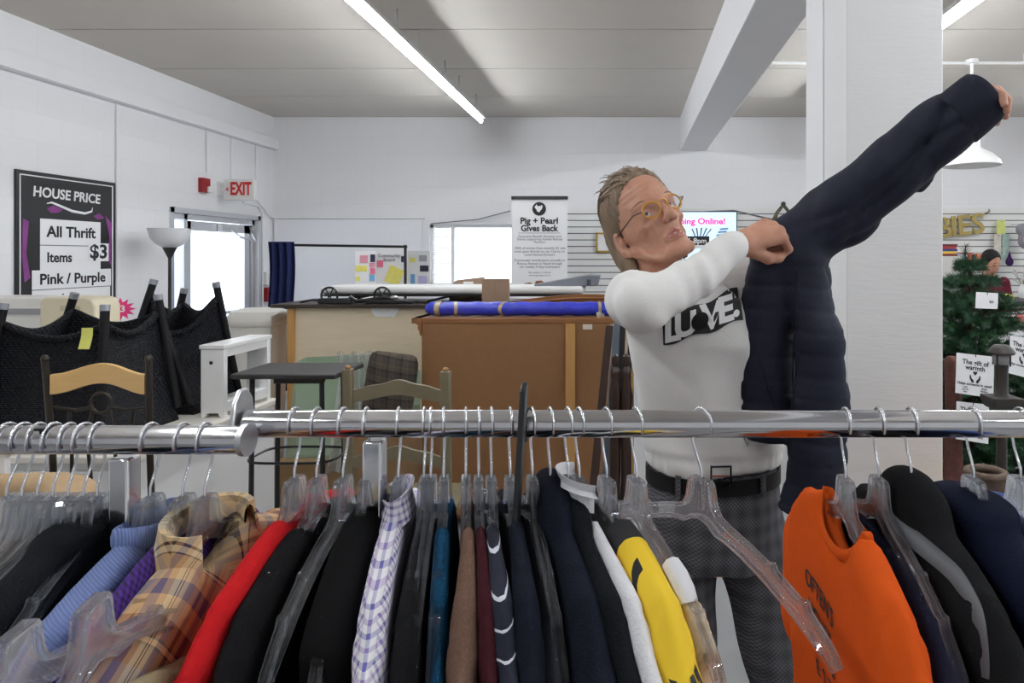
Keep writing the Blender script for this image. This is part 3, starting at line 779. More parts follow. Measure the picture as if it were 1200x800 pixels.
# ---- leaning bed parts between dresser and man
t = thing('bed_side_rail', 'slate grey bed rail leaning against the dresser side', 'bed rail', at(702, 540, 3.55))
a, b = Vector((-.135, 3.36, 0)), Vector((-.045, 3.62, 1.245))
MB().bar(a, b, .055, .028, up=(0, -1, 0)).build('board', m_greyboard, t, bevel=.003)
t = thing('wooden_bed_rail', 'dark brown wooden bed rail leaning just beside the slate grey one', 'bed rail', (-.2, 3.6, 0))
MB().bar(Vector((-.215, 3.5, 0)), Vector((-.1, 3.9, 1.2)), .045, .03, up=(0, -1, 0)).build('board', m_darkwood, t, bevel=.003)
t = thing('spindle_headboard', 'dark turned spindle bed footboard standing behind the man', 'headboard', (.02, 3.28, 0))
prof = [(.018, 0), (.018, .3), (.024, .34), (.014, .37), (.022, .42), (.026, .55), (.026, .74), (.02, .82), (.028, .86), (.03, .93), (.022, .99), (.018, 1.01), (.024, 1.03), (.024, 1.05), (.012, 1.07), (.018, 1.09), (.016, 1.12), (.0, 1.135)]
for x in (-.058, -.005, .055, .12): MB().lathe(prof, (x, 3.28, 0), 16).build('spindle', m_darkwood, t)
MB().bb((-.08, 3.262, .25), (.16, 3.298, .31)).build('rail', m_darkwood, t)
m_blackplastic = plain('black_plastic', (.02, .021, .024), .35)
t = thing('folded_stand', 'black folded metal stand leaning behind the turned spindles', 'stand', (-.04, 3.42, 0))
mb = MB(); mb.bar((-.075, 3.42, 0), (-.02, 3.46, 1.29), .03, .03, up=(0, -1, 0)); mb.build('upright', m_blackplastic, t, bevel=.002)
mb = MB(); mb.bar((-.045, 3.44, 0), (.02, 3.47, 1.22), .025, .03, up=(0, -1, 0)); mb.build('upright', m_blackplastic, t, bevel=.002)
mb = MB(); mb.bar((-.05, 3.435, .2), (.0, 3.44, .2), .02, .02); mb.build('crossbar', m_blackplastic, t)
t = thing('white_board', 'narrow white painted board standing upright behind the man', 'board', (.08, 3.1, 0))
MB().bb((.03, 3.09, 0), (.1, 3.12, 1.2)).build('board', m_panelw, t, bevel=.002)

# ---- glass sheet, plastic film, plaid cushion in front of counter
t = thing('glass_tabletop', 'greenish glass sheet leaning against the maple counter', 'glass', (-1.8, 4.4, 0))
m_green = bpy.data.materials.new('green_glass'); m_green.use_nodes = True
def greenglass(m):
    t = m.node_tree; t.nodes.clear(); out = N(t, 'ShaderNodeOutputMaterial')
    tr = N(t, 'ShaderNodeBsdfTransparent'); tr.inputs[0].default_value = (.74, .88, .80, 1)
    gl = N(t, 'ShaderNodeBsdfGlossy'); gl.inputs['Roughness'].default_value = .04; gl.inputs[0].default_value = (.85, .95, .9, 1)
    df = N(t, 'ShaderNodeBsdfDiffuse'); df.inputs[0].default_value = (.42, .56, .48, 1)
    m1 = N(t, 'ShaderNodeMixShader', i_0=.22); L(t, tr.outputs[0], m1.inputs[1]); L(t, df.outputs[0], m1.inputs[2])
    m2 = N(t, 'ShaderNodeMixShader', i_0=.12); L(t, m1.outputs[0], m2.inputs[1]); L(t, gl.outputs[0], m2.inputs[2]); L(t, m2.outputs[0], out.inputs[0])
greenglass(m_green)
pts = [(-2.2, .3), (-2.17, .91), (-2.1, .945), (-1.57, .965), (-1.45, .94), (-1.35, .85), (-1.34, .3)]
mb = MB(); v_ = Vector((0, .12, 1)); mb.prism(pts, (0, 4.36, 0), (1, 0, 0), (0, .12, 1), .008); mb.build('glass_sheet', m_green, t, 0)
MB().bb((-2.22, 4.3, 0), (-1.32, 4.46, .3)).build('foot_box', plain('cardboard', srgb(150, 120, 84), .85), t)
m_film = bpy.data.materials.new('clear_film'); m_film.use_nodes = True
def film(m):
    t = m.node_tree; t.nodes.clear(); out = N(t, 'ShaderNodeOutputMaterial')
    tr = N(t, 'ShaderNodeBsdfTransparent'); gl = N(t, 'ShaderNodeBsdfGlossy'); gl.inputs['Roughness'].default_value = .15
    df = N(t, 'ShaderNodeBsdfDiffuse'); df.inputs[0].default_value = (.8, .84, .82, 1)
    m1 = N(t, 'ShaderNodeMixShader', i_0=.22); L(t, tr.outputs[0], m1.inputs[1]); L(t, df.outputs[0], m1.inputs[2])
    m2 = N(t, 'ShaderNodeMixShader', i_0=.22); L(t, m1.outputs[0], m2.inputs[1]); L(t, gl.outputs[0], m2.inputs[2]); L(t, m2.outputs[0], out.inputs[0])
film(m_film)
mb = MB()
def filmf(u, v):
    w_ = .24*(1+.9*v); x = -1.73+(u-.5)*w_+.12*v-.05*v*v
    return (x, 4.28+.07*(1-v)+.02*math.sin(u*23+v*4)+.012*math.sin(u*51+v*9), .985-.75*v+.012*math.sin(u*17))
mb.grid(filmf, 46, 24, .001); f = mb.build('plastic_wrap', m_film, smooth=70); tag(f, 'crumpled clear plastic wrap draped over the greenish glass sheet', 'plastic wrap')
def plaid_cush():
    m, t, b = nt('brown_plaid_fabric'); b.inputs['Roughness'].default_value = .9
    x, y, z = obj_xyz(t)
    ca = stripes(t, x, .075, [(0, srgb(28, 24, 22)), (.16, srgb(74, 64, 56)), (.5, srgb(86, 74, 64)), (.58, srgb(60, 54, 48))])
    cb = stripes(t, math_(t, 'ADD', z, math_(t, 'MULTIPLY', x, .2)), .075, [(0, srgb(30, 26, 24)), (.16, srgb(80, 70, 60)), (.5, srgb(92, 80, 68)), (.58, srgb(62, 56, 50))])
    L(t, mixc(t, ca, cb, .5), b.inputs['Base Color']); return m
t = thing('plaid_cushion', 'brown plaid seat cushion standing behind the taupe ladder-back chair', 'cushion', (-1.36, 3.9, .645))
g = G((-.28, -.09, -.26), (.28, .09, .26), .012)
d = (np.abs(g.x/.145)**7+np.abs(g.z/.20)**7)**(1/7)
d = (np.sqrt(d**2*1.0+(g.y/.06)**2*(1+.0*d))-1)*.055
mb = sdf_mb(g, d).xf(Matrix.Translation((-1.355, 3.9, .85)) @ Matrix.Rotation(.12, 4, 'Y') @ Matrix.Rotation(-.06, 4, 'X'))
mb.build('cushion', plaid_cush(), t, 60)
t2 = thing('cardboard_carton', 'brown carton under the plaid cushion', 'box', (-1.36, 3.87, 0))
MB().bb((-1.53, 3.76, 0), (-1.2, 3.985, .645)).build('carton', plain('carton_brown', srgb(140, 110, 78), .85), t2, bevel=.004)

# ---- black side table
t = thing('black_side_table', 'small black metal side table with thin legs and wire shelf', 'table', (-1.47, 3.05, 0))
zt = 1.098
MB().bb((-1.69, 2.9, zt-.022), (-1.24, 3.22, zt)).build('tabletop', plain('dark_textured_top', srgb(44, 42, 42), .6, noise=.3, nscale=90, bump=.2, bscale=200), t, bevel=.006)
for x in (-1.63, -1.31):
    for y in (2.95, 3.17): MB().tube([(x+(.01 if x < -1.5 else -.01), y, zt-.02), (x, y, 0)], .011, 8).build('leg', m_blackm, t)
for z in (.71, .3):
    ring = [(-1.47+.19*math.copysign(abs(math.cos(a))**.5, math.cos(a)), 3.06+.13*math.copysign(abs(math.sin(a))**.5, math.sin(a)), z) for a in [2*PI*k/32 for k in range(32)]]
    MB().tube(ring, .006, 6, closed=True).build('wire_shelf', m_blackm, t)
mb = MB(); mb.box((-1.41, 2.94, zt-.032), (.2, .05, .02)); mb.build('drawer_lip', m_blackm, t)

# ---- taupe ladder-back chair
t = thing('ladder_back_chair', 'taupe ladder-back wooden chair standing behind the clothes rack', 'chair', (-.99, 3.1, 0))
for i, (x, zt) in enumerate(((-1.215, 1.11), (-.79, 1.10))):
    mb = MB(); mb.bar((x, 2.99, 0), (x, 2.99, .45), .042, .036, up=(0, 1, 0)); mb.bar((x, 2.99, .45), (x*1.0, 2.97, zt), .042, .036, up=(0, 1, 0))
    post = mb.build('back_post', m_taupe, t, bevel=.004)
    MB().ball((x, 2.97, zt+.006), (.014, .014, .012), 10).build('finial', plain('brass_pin%d' % i, srgb(150, 110, 70), .4), post)
    MB().bar((x+(.02 if i == 0 else -.02), 3.4, 0), (x, 3.4, .44), .04, .04, up=(0, 1, 0)).build('front_leg', m_taupe, t, bevel=.004)
def ladder_rail(z0, hh, bow):
    n = 20; top = []; bot = []
    for k in range(n+1):
        s = k/n; x = -1.2+.395*s; top.append((x, z0+hh+bow*(.5-.5*math.cos(2*PI*s))-.004*math.cos(6*PI*s))); bot.append((x, z0+bow*.8*(.5-.5*math.cos(2*PI*s))))
    mb = MB(); vs = []
    for k in range(n+1):
        yy = 2.975+.02*math.sin(PI*k/n)
        for (a, b) in (top[k], bot[k]):
            vs += [(a, yy-.009, b), (a, yy+.009, b)]
    fs = []
    for k in range(n):
        o = 4*k; p = o+4
        fs += [(o, p, p+1, o+1), (o+3, p+3, p+2, o+2), (o+1, p+1, p+3, o+3), (o+2, p+2, p, o)]
    fs += [(0, 1, 3, 2), (4*n, 4*n+2, 4*n+3, 4*n+1)]
    return mb.add(vs, fs)
ladder_rail(.965, .055, .035).build('back_slat', m_taupe, t, 40); ladder_rail(.68, .05, .035).build('back_slat', m_taupe, t, 40)
MB().bb((-1.23, 2.985, .43), (-.775, 3.43, .465)).build('seat', m_taupe, t, bevel=.01)
for x in (-1.2, -.81): MB().bar((x, 3.0, .2), (x, 3.4, .2), .02).build('stretcher', m_taupe, t)

# ---- white low cabinet, white console frame, woven chairs on top
ZW = .842
t = thing('white_low_cabinet', 'long white cabinet whose top carries the black wicker chairs', 'cabinet', (-2.5, 3.2, 0))
MB().bb((-3.5, 2.62, .0), (-1.88, 3.64, ZW-.03)).build('body', m_white, t, bevel=.004)
MB().bb((-3.52, 2.58, ZW-.03), (-1.86, 3.66, ZW)).build('cabinet_top', plain('ivory_top', srgb(226, 222, 212), .4), t, bevel=.006)
for k in range(3):
    x = -3.45+.52*k; dr = MB().bb((x, 2.6, .1), (x+.49, 2.62, .78)).build('door', m_white, t, bevel=.004)
    MB().ball((x+.43, 2.59, .45), .015, 10).build('knob', m_alu, dr)
t = thing('white_console_frame', 'small white wooden frame stand on the cabinet, open in front', 'stand', (-1.95, 3.3, ZW))
m_wh2 = plain('glossy_white_wood', srgb(240, 240, 240), .3)
FX0, FX1, FY0, FY1, FZ = -2.0, -1.89, 3.2, 3.62, 1.184
for y_ in (FY0, FY1-.03):
    mb = MB(); w_ = FX1-FX0
    mb.prism([(0, ZW), (.02, ZW), (.028, ZW+.02), (w_-.028, ZW+.02), (w_-.02, ZW), (w_, ZW), (w_, FZ-.02), (0, FZ-.02)], (FX0, y_+.015, 0), (1, 0, 0), (0, 0, 1), .03); side = mb.build('end_panel', m_wh2, t, bevel=.003)
    if y_ == FY0: mb = MB(); mb.box((FX0+.05, FY0-.001, 1.10), (.014, .004, .014)); mb.build('peg_hole', m_black, side)
MB().bb((FX0-.004, FY0-.006, FZ-.02), (FX1+.004, FY1+.006, FZ)).build('top_board', m_wh2, t, bevel=.003)
MB().bb((FX1-.022, FY0+.03, FZ-.06), (FX1-.002, FY1-.03, FZ-.02)).build('apron', m_wh2, t, bevel=.002)
MB().bb((FX0+.005, FY0+.03, ZW+.02), (FX1-.003, FY1-.03, ZW+.07)).build('bottom_rail', m_wh2, t, bevel=.003)

def wicker():
    m, t, b = nt('black_resin_wicker'); b.inputs['Roughness'].default_value = .6; b.inputs['Specular IOR Level'].default_value = .2
    x, y, z = obj_xyz(t)
    u = math_(t, 'ADD', x, y)
    sx = math_(t, 'SINE', math_(t, 'MULTIPLY', u, 260.)); sz = math_(t, 'SINE', math_(t, 'MULTIPLY', z, 420.))
    row = math_(t, 'SINE', math_(t, 'MULTIPLY', z, 210.))
    h = math_(t, 'ADD', math_(t, 'ABSOLUTE', sz), math_(t, 'MULTIPLY', math_(t, 'MULTIPLY', sx, row), .8))
    bp = N(t, 'ShaderNodeBump', i_Strength=.9, i_Distance=.006); L(t, h, bp.inputs['Height']); L(t, bp.outputs['Normal'], b.inputs['Normal'])
    L(t, mixc(t, (.003, .003, .0045), (.013, .014, .021), math_(t, 'MULTIPLY_ADD', h, .4, .2)), b.inputs['Base Color'])
    return m
m_wleg = plain('black_chair_leg', (.006, .006, .007), .6, spec=.2); m_wick = wicker(); m_grip = plain('silver_leg_cap', srgb(150, 152, 158), .4, .4)
def wicker_chair(label, base, legs, topdip, flare):
    """armchair lying upside down: legs up at the four corners, woven skirt between"""
    t = thing('wicker_armchair', label, 'chair', base, 'upturned black wicker armchairs')
    b = Vector(base)
    n = 14; cs = legs; ring_t = []; ring_b = []
    for i in range(4):
        p, q = cs[i], cs[(i+1) % 4]
        for k in range(n):
            s = k/n; dip = topdip*math.sin(PI*s)
            top = p[0].lerp(q[0], s)-Vector((0, 0, .06+dip)); bot = p[1].lerp(q[1], s)
            out = (bot-b); out.z = 0
            ring_t.append(top); ring_b.append(bot)
    N_ = len(ring_t)
    mb = MB(); rows = 10; vs = []
    for j in range(rows+1):
        v = j/rows
        for k in range(N_):
            p = ring_t[k].lerp(ring_b[k], v); cdir = (p-b); cdir.z = 0
            p = p+cdir*(-flare*math.sin(PI*v))
            vs.append(p)
    inn = []
    for p in vs:
        cdir = p-b; cdir.z = 0; inn.append(p-cdir.normalized()*.022)
    M_ = len(vs); fs = []
    for j in range(rows):
        for k in range(N_):
            l = (k+1) % N_; a, bb_, c_, d_ = j*N_+k, j*N_+l, (j+1)*N_+l, (j+1)*N_+k
            fs.append((a, d_, c_, bb_)); fs.append((M_+a, M_+bb_, M_+c_, M_+d_))
    for k in range(N_):
        l = (k+1) % N_; fs.append((k, l, M_+l, M_+k)); fs.append((rows*N_+k, M_+rows*N_+k, M_+rows*N_+l, rows*N_+l))
    mb.add(vs+inn, fs); sk = mb.build('woven_shell', m_wick, t, 50)
    mb = MB(); mb.tube([p for p in ring_t], .014, 8, closed=True); mb.build('rolled_rim', m_wick, sk, 60)
    seat = [ring_t[k].lerp(ring_b[k], .45) for k in range(N_)]
    mb = MB(); cc = Vector((b.x, b.y, sum(p.z for p in seat)/N_)); vs2 = [cc]+[Vector((b.x+(p.x-b.x)*.93, b.y+(p.y-b.y)*.93, cc.z)) for p in seat]
    vs3 = [p-Vector((0, 0, .03)) for p in vs2]; k0 = len(vs2)
    mb.add(vs2+vs3, [(0, 1+k, 1+(k+1) % N_) for k in range(N_)]+[(k0, k0+1+(k+1) % N_, k0+1+k) for k in range(N_)]+[(1+k, k0+1+k, k0+1+(k+1) % N_, 1+(k+1) % N_) for k in range(N_)])
    mb.build('seat', m_wick, t, 30)
    for p in legs:
        d = (p[0]-p[1]).normalized()
        mb = MB(); mb.tube([p[1].lerp(p[0], .1), p[0]], .017, 10); lg = mb.build('leg', m_wleg, t, 60)
        mb = MB(); mb.tube([p[0]-d*.002, p[0]+d*.024], .0185, 10); mb.build('foot_cap', m_grip, lg, 60)
    return t
zb = ZW
L1 = [(at(3, 362, 2.8), Vector((-2.60, 2.72, zb))), (at(123, 364, 2.8), Vector((-2.10, 2.72, zb))), (at(186, 351, 3.16), Vector((-2.08, 3.17, zb))), (at(86, 349, 3.2), Vector((-2.78, 3.2, zb)))]
w1 = wicker_chair('black wicker armchair upturned with yellow tag, behind the wood-topped chair', (-2.4, 2.95, zb), L1, .06, .05)
mb = MB(); o = at(105, 396, 2.74); mb.grid(lambda u, v: o+Vector((.045*(u-.5)-.012*v, -.012+.004*math.sin(4*v), -.085*(v-.5))), 4, 6, .0012); mb.build('price_tag', plain('yellow_tag', srgb(226, 226, 120), .8), w1, 60)
L2 = [(at(190, 376, 3.27), Vector((-2.07, 3.26, zb))), (at(254, 336, 3.48), Vector((-2.04, 3.60, zb))), (at(215, 343, 3.66), Vector((-2.5, 3.63, zb))), (at(179, 333, 3.45), Vector((-2.5, 3.3, zb)))]
w2 = wicker_chair('black wicker armchair upturned beside the white frame, leaning toward glass door', (-2.25, 3.46, zb), L2, .06, .02)
# ---- counter stool with wooden top rail
t = thing('metal_dining_chair', 'dark metal chair with curved honey wood top rail', 'chair', (-2.0, 2.45, 0))
m_bronze = plain('dark_bronze_metal', (.035, .028, .022), .4, .5)
xa, xb = at(56, 0, 2.42).x, at(171, 0, 2.42).x
for x, s in ((xa, -1), (xb, 1)):
    mb = MB(); mb.tube([(x, 2.48, 0), (x, 2.46, .5), (x, 2.44, .9), (x+s*.01, 2.42, 1.225)], .011, 8); post = mb.build('back_post', m_bronze, t, 60)
    MB().ball((x+s*.01, 2.42, 1.235), (.013, .013, .016), 10).build('finial', m_bronze, post)
    MB().tube([(x, 2.2, .62), (x-s*.01, 2.18, 0)], .011, 8).build('front_leg', m_bronze, t, 60)
n = 24; vs = []
for k in range(n+1):
    s = k/n; x = xa+.008+(xb-xa-.012)*s; zc = 1.145+.036*(.5-.5*math.cos(2*PI*s))**1.0; hh = .036; yy = 2.425+.02*math.sin(PI*s)
    vs += [(x, yy-.009, zc+hh), (x, yy+.009, zc+hh), (x, yy-.009, zc-hh-.008*math.cos(PI*(s-.5))**2*0), (x, yy+.009, zc-hh)]
fs = []
for k in range(n):
    o = 4*k; p = o+4; fs += [(o, p, p+1, o+1), (o+3, p+3, p+2, o+2), (o+1, p+1, p+3, o+3), (o+2, p+2, p, o)]
fs += [(0, 1, 3, 2), (4*n, 4*n+2, 4*n+3, 4*n+1)]
MB().add(vs, fs).build('top_rail', m_woodrail, t, 40, bevel=.003)
xm = (xa+xb)/2; rad = .036
ring = [(xm+rad*math.cos(a), 2.44, 1.075+rad*math.sin(a)) for a in [2*PI*k/24 for k in range(24)]]
MB().tube(ring, .006, 8, closed=True).build('ring', m_bronze, t, 60)
for s in (-1, 1):
    MB().tube([(xm+s*rad*.9, 2.44, 1.06), (xm+s*.09, 2.44, 1.05), (xm+s*(xb-xa)/2, 2.44, 1.06)], .006, 8).build('scroll', m_bronze, t, 60)
    MB().tube([(xm+s*.03, 2.44, 1.053), (xm+s*.05, 2.44, .95), (xm+s*.04, 2.46, .66)], .006, 8).build('spindle', m_bronze, t, 60)
    MB().tube([(xm+s*.115, 2.44, 1.05), (xm+s*.105, 2.44, .95), (xm+s*.12, 2.46, .66)], .006, 8).build('spindle', m_bronze, t, 60)
MB().bb((xa-.01, 2.18, .61), (xb+.01, 2.5, .65)).build('seat', fabric('dark_seat', (.02, .018, .016)), t, bevel=.015)
# ---- things on the far left behind the chairs
t = thing('beige_panel_heater', 'white and beige long low unit behind the wicker chairs', 'cabinet', (-3.5, 4.1, 0))
MB().bb((at(-40, 0, 4.1).x, 4.1, 0), (at(76, 0, 4.1).x, 4.4, 1.6-48.5*4.1/800)).build('body', m_bin, t, bevel=.01)
mb = MB(); mb.bb((at(-30, 0, 4.1).x, 4.09, 1.25), (at(60, 0, 4.1).x, 4.102, 1.285)); mb.build('slot', plain('grey_slot', srgb(150, 150, 152), .5), t)
t = thing('beige_storage_case', 'beige plastic case with rounded top behind the wicker chairs', 'case', (-3.3, 4.25, 0))
mb = MB(); x0, x1 = at(69, 0, 4.0).x, at(131, 0, 4.0).x; zt = 1.6-47*4/800
mb.prism([(x0, 0), (x1, 0), (x1, zt-.05), (x1-.02, zt-.012), (x1-.06, zt), (x0+.02, zt), (x0, zt-.02)], (0, 3.97, 0), (1, 0, 0), (0, 0, 1), .2); mb.build('body', plain('beige_plastic', srgb(214, 204, 176), .5), t, 30, bevel=.008)
mb = MB(); mb.bb((x0+.12, 3.864, zt-.075), (x1-.08, 3.871, zt-.045)); mb.build('embossed_label', plain('beige_label', srgb(190, 180, 150), .5), t)
o = at(141, 362, 4.5)
mb = MB(); pts = []
for k in range(24):
    a = 2*PI*k/24; r_ = .075 if k % 2 == 0 else .045; pts.append((r_*1.2*math.cos(a), r_*math.sin(a)))
st = thing('starburst_sign', 'pink starburst price card sticking up behind the beige case', 'sign', o-Vector((0, 0, .3)))
mb.prism(pts, o, (1, .3, 0), (0, 0, 1), .004); mb.build('card', plain('hot_pink_card', srgb(236, 60, 130), .7), st, 0)
mb = MB(); mb.tube([o+Vector((0, .008, 0)), (o.x, o.y+.008, 0)], .006, 6); mb.build('stick', m_wplastic, st)
text_mb('$3', .06, o+Vector((.0, -.004, .0)), (1, .3, 0), (0, 0, 1), .001, .03).build('lettering', m_print_white, st, 0)
# tan upholstered chair and white slat crate low on the left
t = thing('tan_armchair', 'tan upholstered chair back seen under the hanger hooks', 'chair', (-1.84, 1.72, 0))
g = G((-.5, -.3, 0), (.5, .4, 1.1), .016)
back = (np.sqrt((g.x/.42)**2+(g.y/.3)**2)-1)*.3
d = smax(np.abs(back+.03)-.05, np.maximum(-g.y-.05, np.maximum(g.z-(1.02-.11*(g.x+.35)**2*0-.08*(.5-g.x)), .1-g.z)), .04)
d = smin(d, smax(smax(np.abs(g.x)-.34, np.abs(g.y)-.25, .05), np.abs(g.z-.35)-.1, .04), .03)
sdf_mb(g, d).xf(Matrix.Translation((-1.84, 1.72, -.02))).build('upholstery', fabric('tan_fabric', srgb(176, 150, 118), .12, 40, 250, .2), t, 70)
for sx in (-.26, .26):
    for sy in (-.18, .18): MB().tube([(-1.84+sx, 1.72+sy, .3), (-1.84+sx*1.1, 1.72+sy*1.1, 0)], [.022, .015], 8).build('leg', m_darkwood, t)
t = thing('white_slatted_crate', 'white slatted crib end low behind the crowded hangers', 'crib', (-2.0, 2.1, 0))
for k in range(7): MB().bb((-2.32+.062*k, 2.1, .06), (-2.32+.062*k+.035, 2.12, .99)).build('slat', m_white, t, bevel=.003)
MB().bb((-2.34, 2.09, .99), (-1.88, 2.13, 1.03)).build('top_rail', m_white, t, bevel=.004); MB().bb((-2.34, 2.09, 0), (-1.88, 2.13, .06)).build('bottom_rail', m_white, t, bevel=.004)
# ================================================================== CLOTHES RACKS
RY, RZ, RR = .86, 1.389, .017          # long rack bar
LY, LZ = .822, 1.379                   # the other rack's bar
def bar_x(px, y): return (px-735)*y/800
def rack(label, x0, x1, y, z, posts, loc):
    t = thing('clothes_rack', label, 'clothes rack', loc)
    MB().tube([(x0, y, z), (x1, y, z)], RR, 28).build('hanging_bar', m_chrome, t, 60)
    for x in posts:
        MB().box((x, y, z/2-.01), (.024, .024, z-.02)).build('post', m_chrome, t, bevel=.003)
        MB().bb((x-.02, y-.3, 0), (x+.02, y+.3, .03)).build('foot', m_chrome, t, bevel=.004)
    return t
r1 = rack('long chrome clothes rack whose bar crosses in front of the man', -.478, 1.35, RY, RZ, (-.318, 1.2), (.3, RY, 0))
# teardrop end plate
pts = [(-.026, -.03), (.026, -.03), (.027, -.005), (.02, .03), (.008, .044), (-.008, .044), (-.02, .03), (-.027, -.005)]
MB().prism(pts, (-.485, RY, RZ), (0, 1, 0), (0, 0, 1), .006).build('end_plate', plain('brushed_steel', (.68, .69, .71), .3, metal=1), r1, 30, bevel=.002)
r2 = rack('chrome clothes rack packed with hangers, ending in a round cap', -1.75, -.462, LY, LZ, (-.605, -1.6), (-1.1, LY, 0))
MB().tube([(-.462, LY, LZ), (-.455, LY, LZ)], .0195, 28).build('end_cap', plain('matte_steel', (.62, .63, .65), .4, metal=1), r2, 40)
MB().bb((-.70, LY-.0165, LZ+.0145), (-.69, LY+.002, LZ+.0178)).build('bar_slot', m_black, r2)
# black size divider on the bar
t = thing('rack_divider', 'black plastic divider blade clipped on the long chrome bar', 'rack divider', (-.128, RY, RZ))
mb = MB(); mb.prism([(-.01, -.13), (.01, -.13), (.012, .052), (.004, .058), (-.012, .05)], (-.128, RY-.033, RZ), (0, 1, 0), (.06, 0, 1), .007); mb.build('blade', m_blackplastic, t, 30, bevel=.001)
mb = MB(); mb.tube([(-.128, RY+(RR+.0035)*math.cos(a), RZ+(RR+.0035)*math.sin(a)) for a in [2*PI*k/24 for k in range(24)]], .003, 6, closed=True); mb.build('clip_ring', m_blackplastic, t, 60)

# ------------------------------------------------------------------ clear hanger
def clear_plastic(name):
    m = bpy.data.materials.new(name); m.use_nodes = True; t = m.node_tree; t.nodes.clear(); out = N(t, 'ShaderNodeOutputMaterial')
    gs = N(t, 'ShaderNodeBsdfGlass', i_IOR=1.5, i_Roughness=.0); gs.inputs['Color'].default_value = (.97, .98, 1, 1)
    tr = N(t, 'ShaderNodeBsdfTransparent'); tr.inputs[0].default_value = (.95, .96, .975, 1)
    df = N(t, 'ShaderNodeBsdfTranslucent'); df.inputs[0].default_value = (.9, .92, .95, 1)
    m1 = N(t, 'ShaderNodeMixShader', i_0=.45); L(t, gs.outputs[0], m1.inputs[1]); L(t, tr.outputs[0], m1.inputs[2])
    m2 = N(t, 'ShaderNodeMixShader', i_0=.13); L(t, m1.outputs[0], m2.inputs[1]); L(t, df.outputs[0], m2.inputs[2]); L(t, m2.outputs[0], out.inputs[0])
    return m
m_clear = clear_plastic('clear_styrene')
UP = [(0, -.068), (.016, -.068), (.021, -.073), (.026, -.096), (.033, -.107), (.05, -.114), (.08, -.122), (.112, -.133), (.122, -.131), (.126, -.1385), (.145, -.147), (.160, -.1545), (.170, -.153), (.174, -.163), (.19, -.175), (.206, -.19), (.214, -.203)]
LO = [(.207, -.209), (.196, -.2), (.172, -.185), (.142, -.168), (.11, -.153), (.075, -.140), (.05, -.1335), (.03, -.131), (.015, -.122), (0, -.119)]
half = UP+LO
outline = [(-a, b) for a, b in reversed(half[1:-1])]
outline = half + outline          # clockwise from the top centre down the far arm and back along the near arm
def inset(poly, d):
    n = len(poly); out = []
    for i in range(n):
        p0, p1, p2 = Vector(poly[i-1]), Vector(poly[i]), Vector(poly[(i+1) % n])
        a = (p1-p0).normalized(); b = (p2-p1).normalized()
        na, nb = Vector((a.y, -a.x)), Vector((b.y, -b.x)); m_ = (na+nb)
        m_ = m_.normalized()/max(.5, m_.normalized().dot(na)) if m_.length > 1e-6 else na
        out.append(tuple(p1+m_*d))
    return out
ins_ = inset(outline, .0042)
def hanger_body(T=.0058, t_=.0013):
    n = len(outline); P = lambda q, x: Vector((x, q[0], q[1])); vs = []
    for ring, x in ((outline, -T), (outline, T), (ins_, T), (ins_, t_), (ins_, -t_), (ins_, -T)):
        vs += [P(q, x) for q in ring]
    fs = []
    def band(a, b):
        for i in range(n): j = (i+1) % n; fs.append((a*n+i, a*n+j, b*n+j, b*n+i))
    band(0, 1); band(1, 2); band(2, 3); band(4, 5); band(5, 0)
    # web between the rims: pair the upper half with the lower one
    def web(k, flip):
        m_ = len(half)
        seq = list(range(n))
        f = [k*n+i for i in seq]
        fs.append(tuple(f if flip else reversed(f)))
    web(3, True); web(4, False)
    mb = MB(); mb.add(vs, fs)
    return mb
def hook_path():
    R_ = RR+.0028; p = []
    for k in range(15):
        a = math.radians(205-205*k/14); p.append((0, R_*math.cos(a), R_*math.sin(a)))
    p += [(0, R_*.97, -.018), (0, R_*.7, -.034), (0, .004, -.05), (0, 0, -.058), (0, 0, -.076)]
    return p
hanger0 = thing('clothes_hanger', 'clear hanger', 'hanger', (0, 0, 0), 'clear plastic hangers')
hb = hanger_body().build('body', m_clear, hanger0, 30, bevel=.0011)
bmh = bmesh.new(); bmh.from_mesh(hb.data); bmesh.ops.triangulate(bmh, faces=[f for f in bmh.faces if len(f.verts) > 4]); bmh.to_mesh(hb.data); bmh.free()
MB().tube(hook_path(), .0017, 8).build('hook', m_steelwire, hanger0, 70)
MB().box((0, 0, -.088), (.007, .009, .04)).build('hook_socket', m_clear, hanger0, bevel=.001)
first_hanger = [True]
def hang(px, theta, label, rackside='R', tilt=0., y=None):
    Y, Z = (RY, RZ) if rackside == 'R' else (LY, LZ)
    h = hanger0 if first_hanger[0] else dup(hanger0)
    first_hanger[0] = False
    h.location = (bar_x(px, Y), Y, Z); h.rotation_euler = (tilt, 0, math.radians(theta)); h['label'] = label
    return h

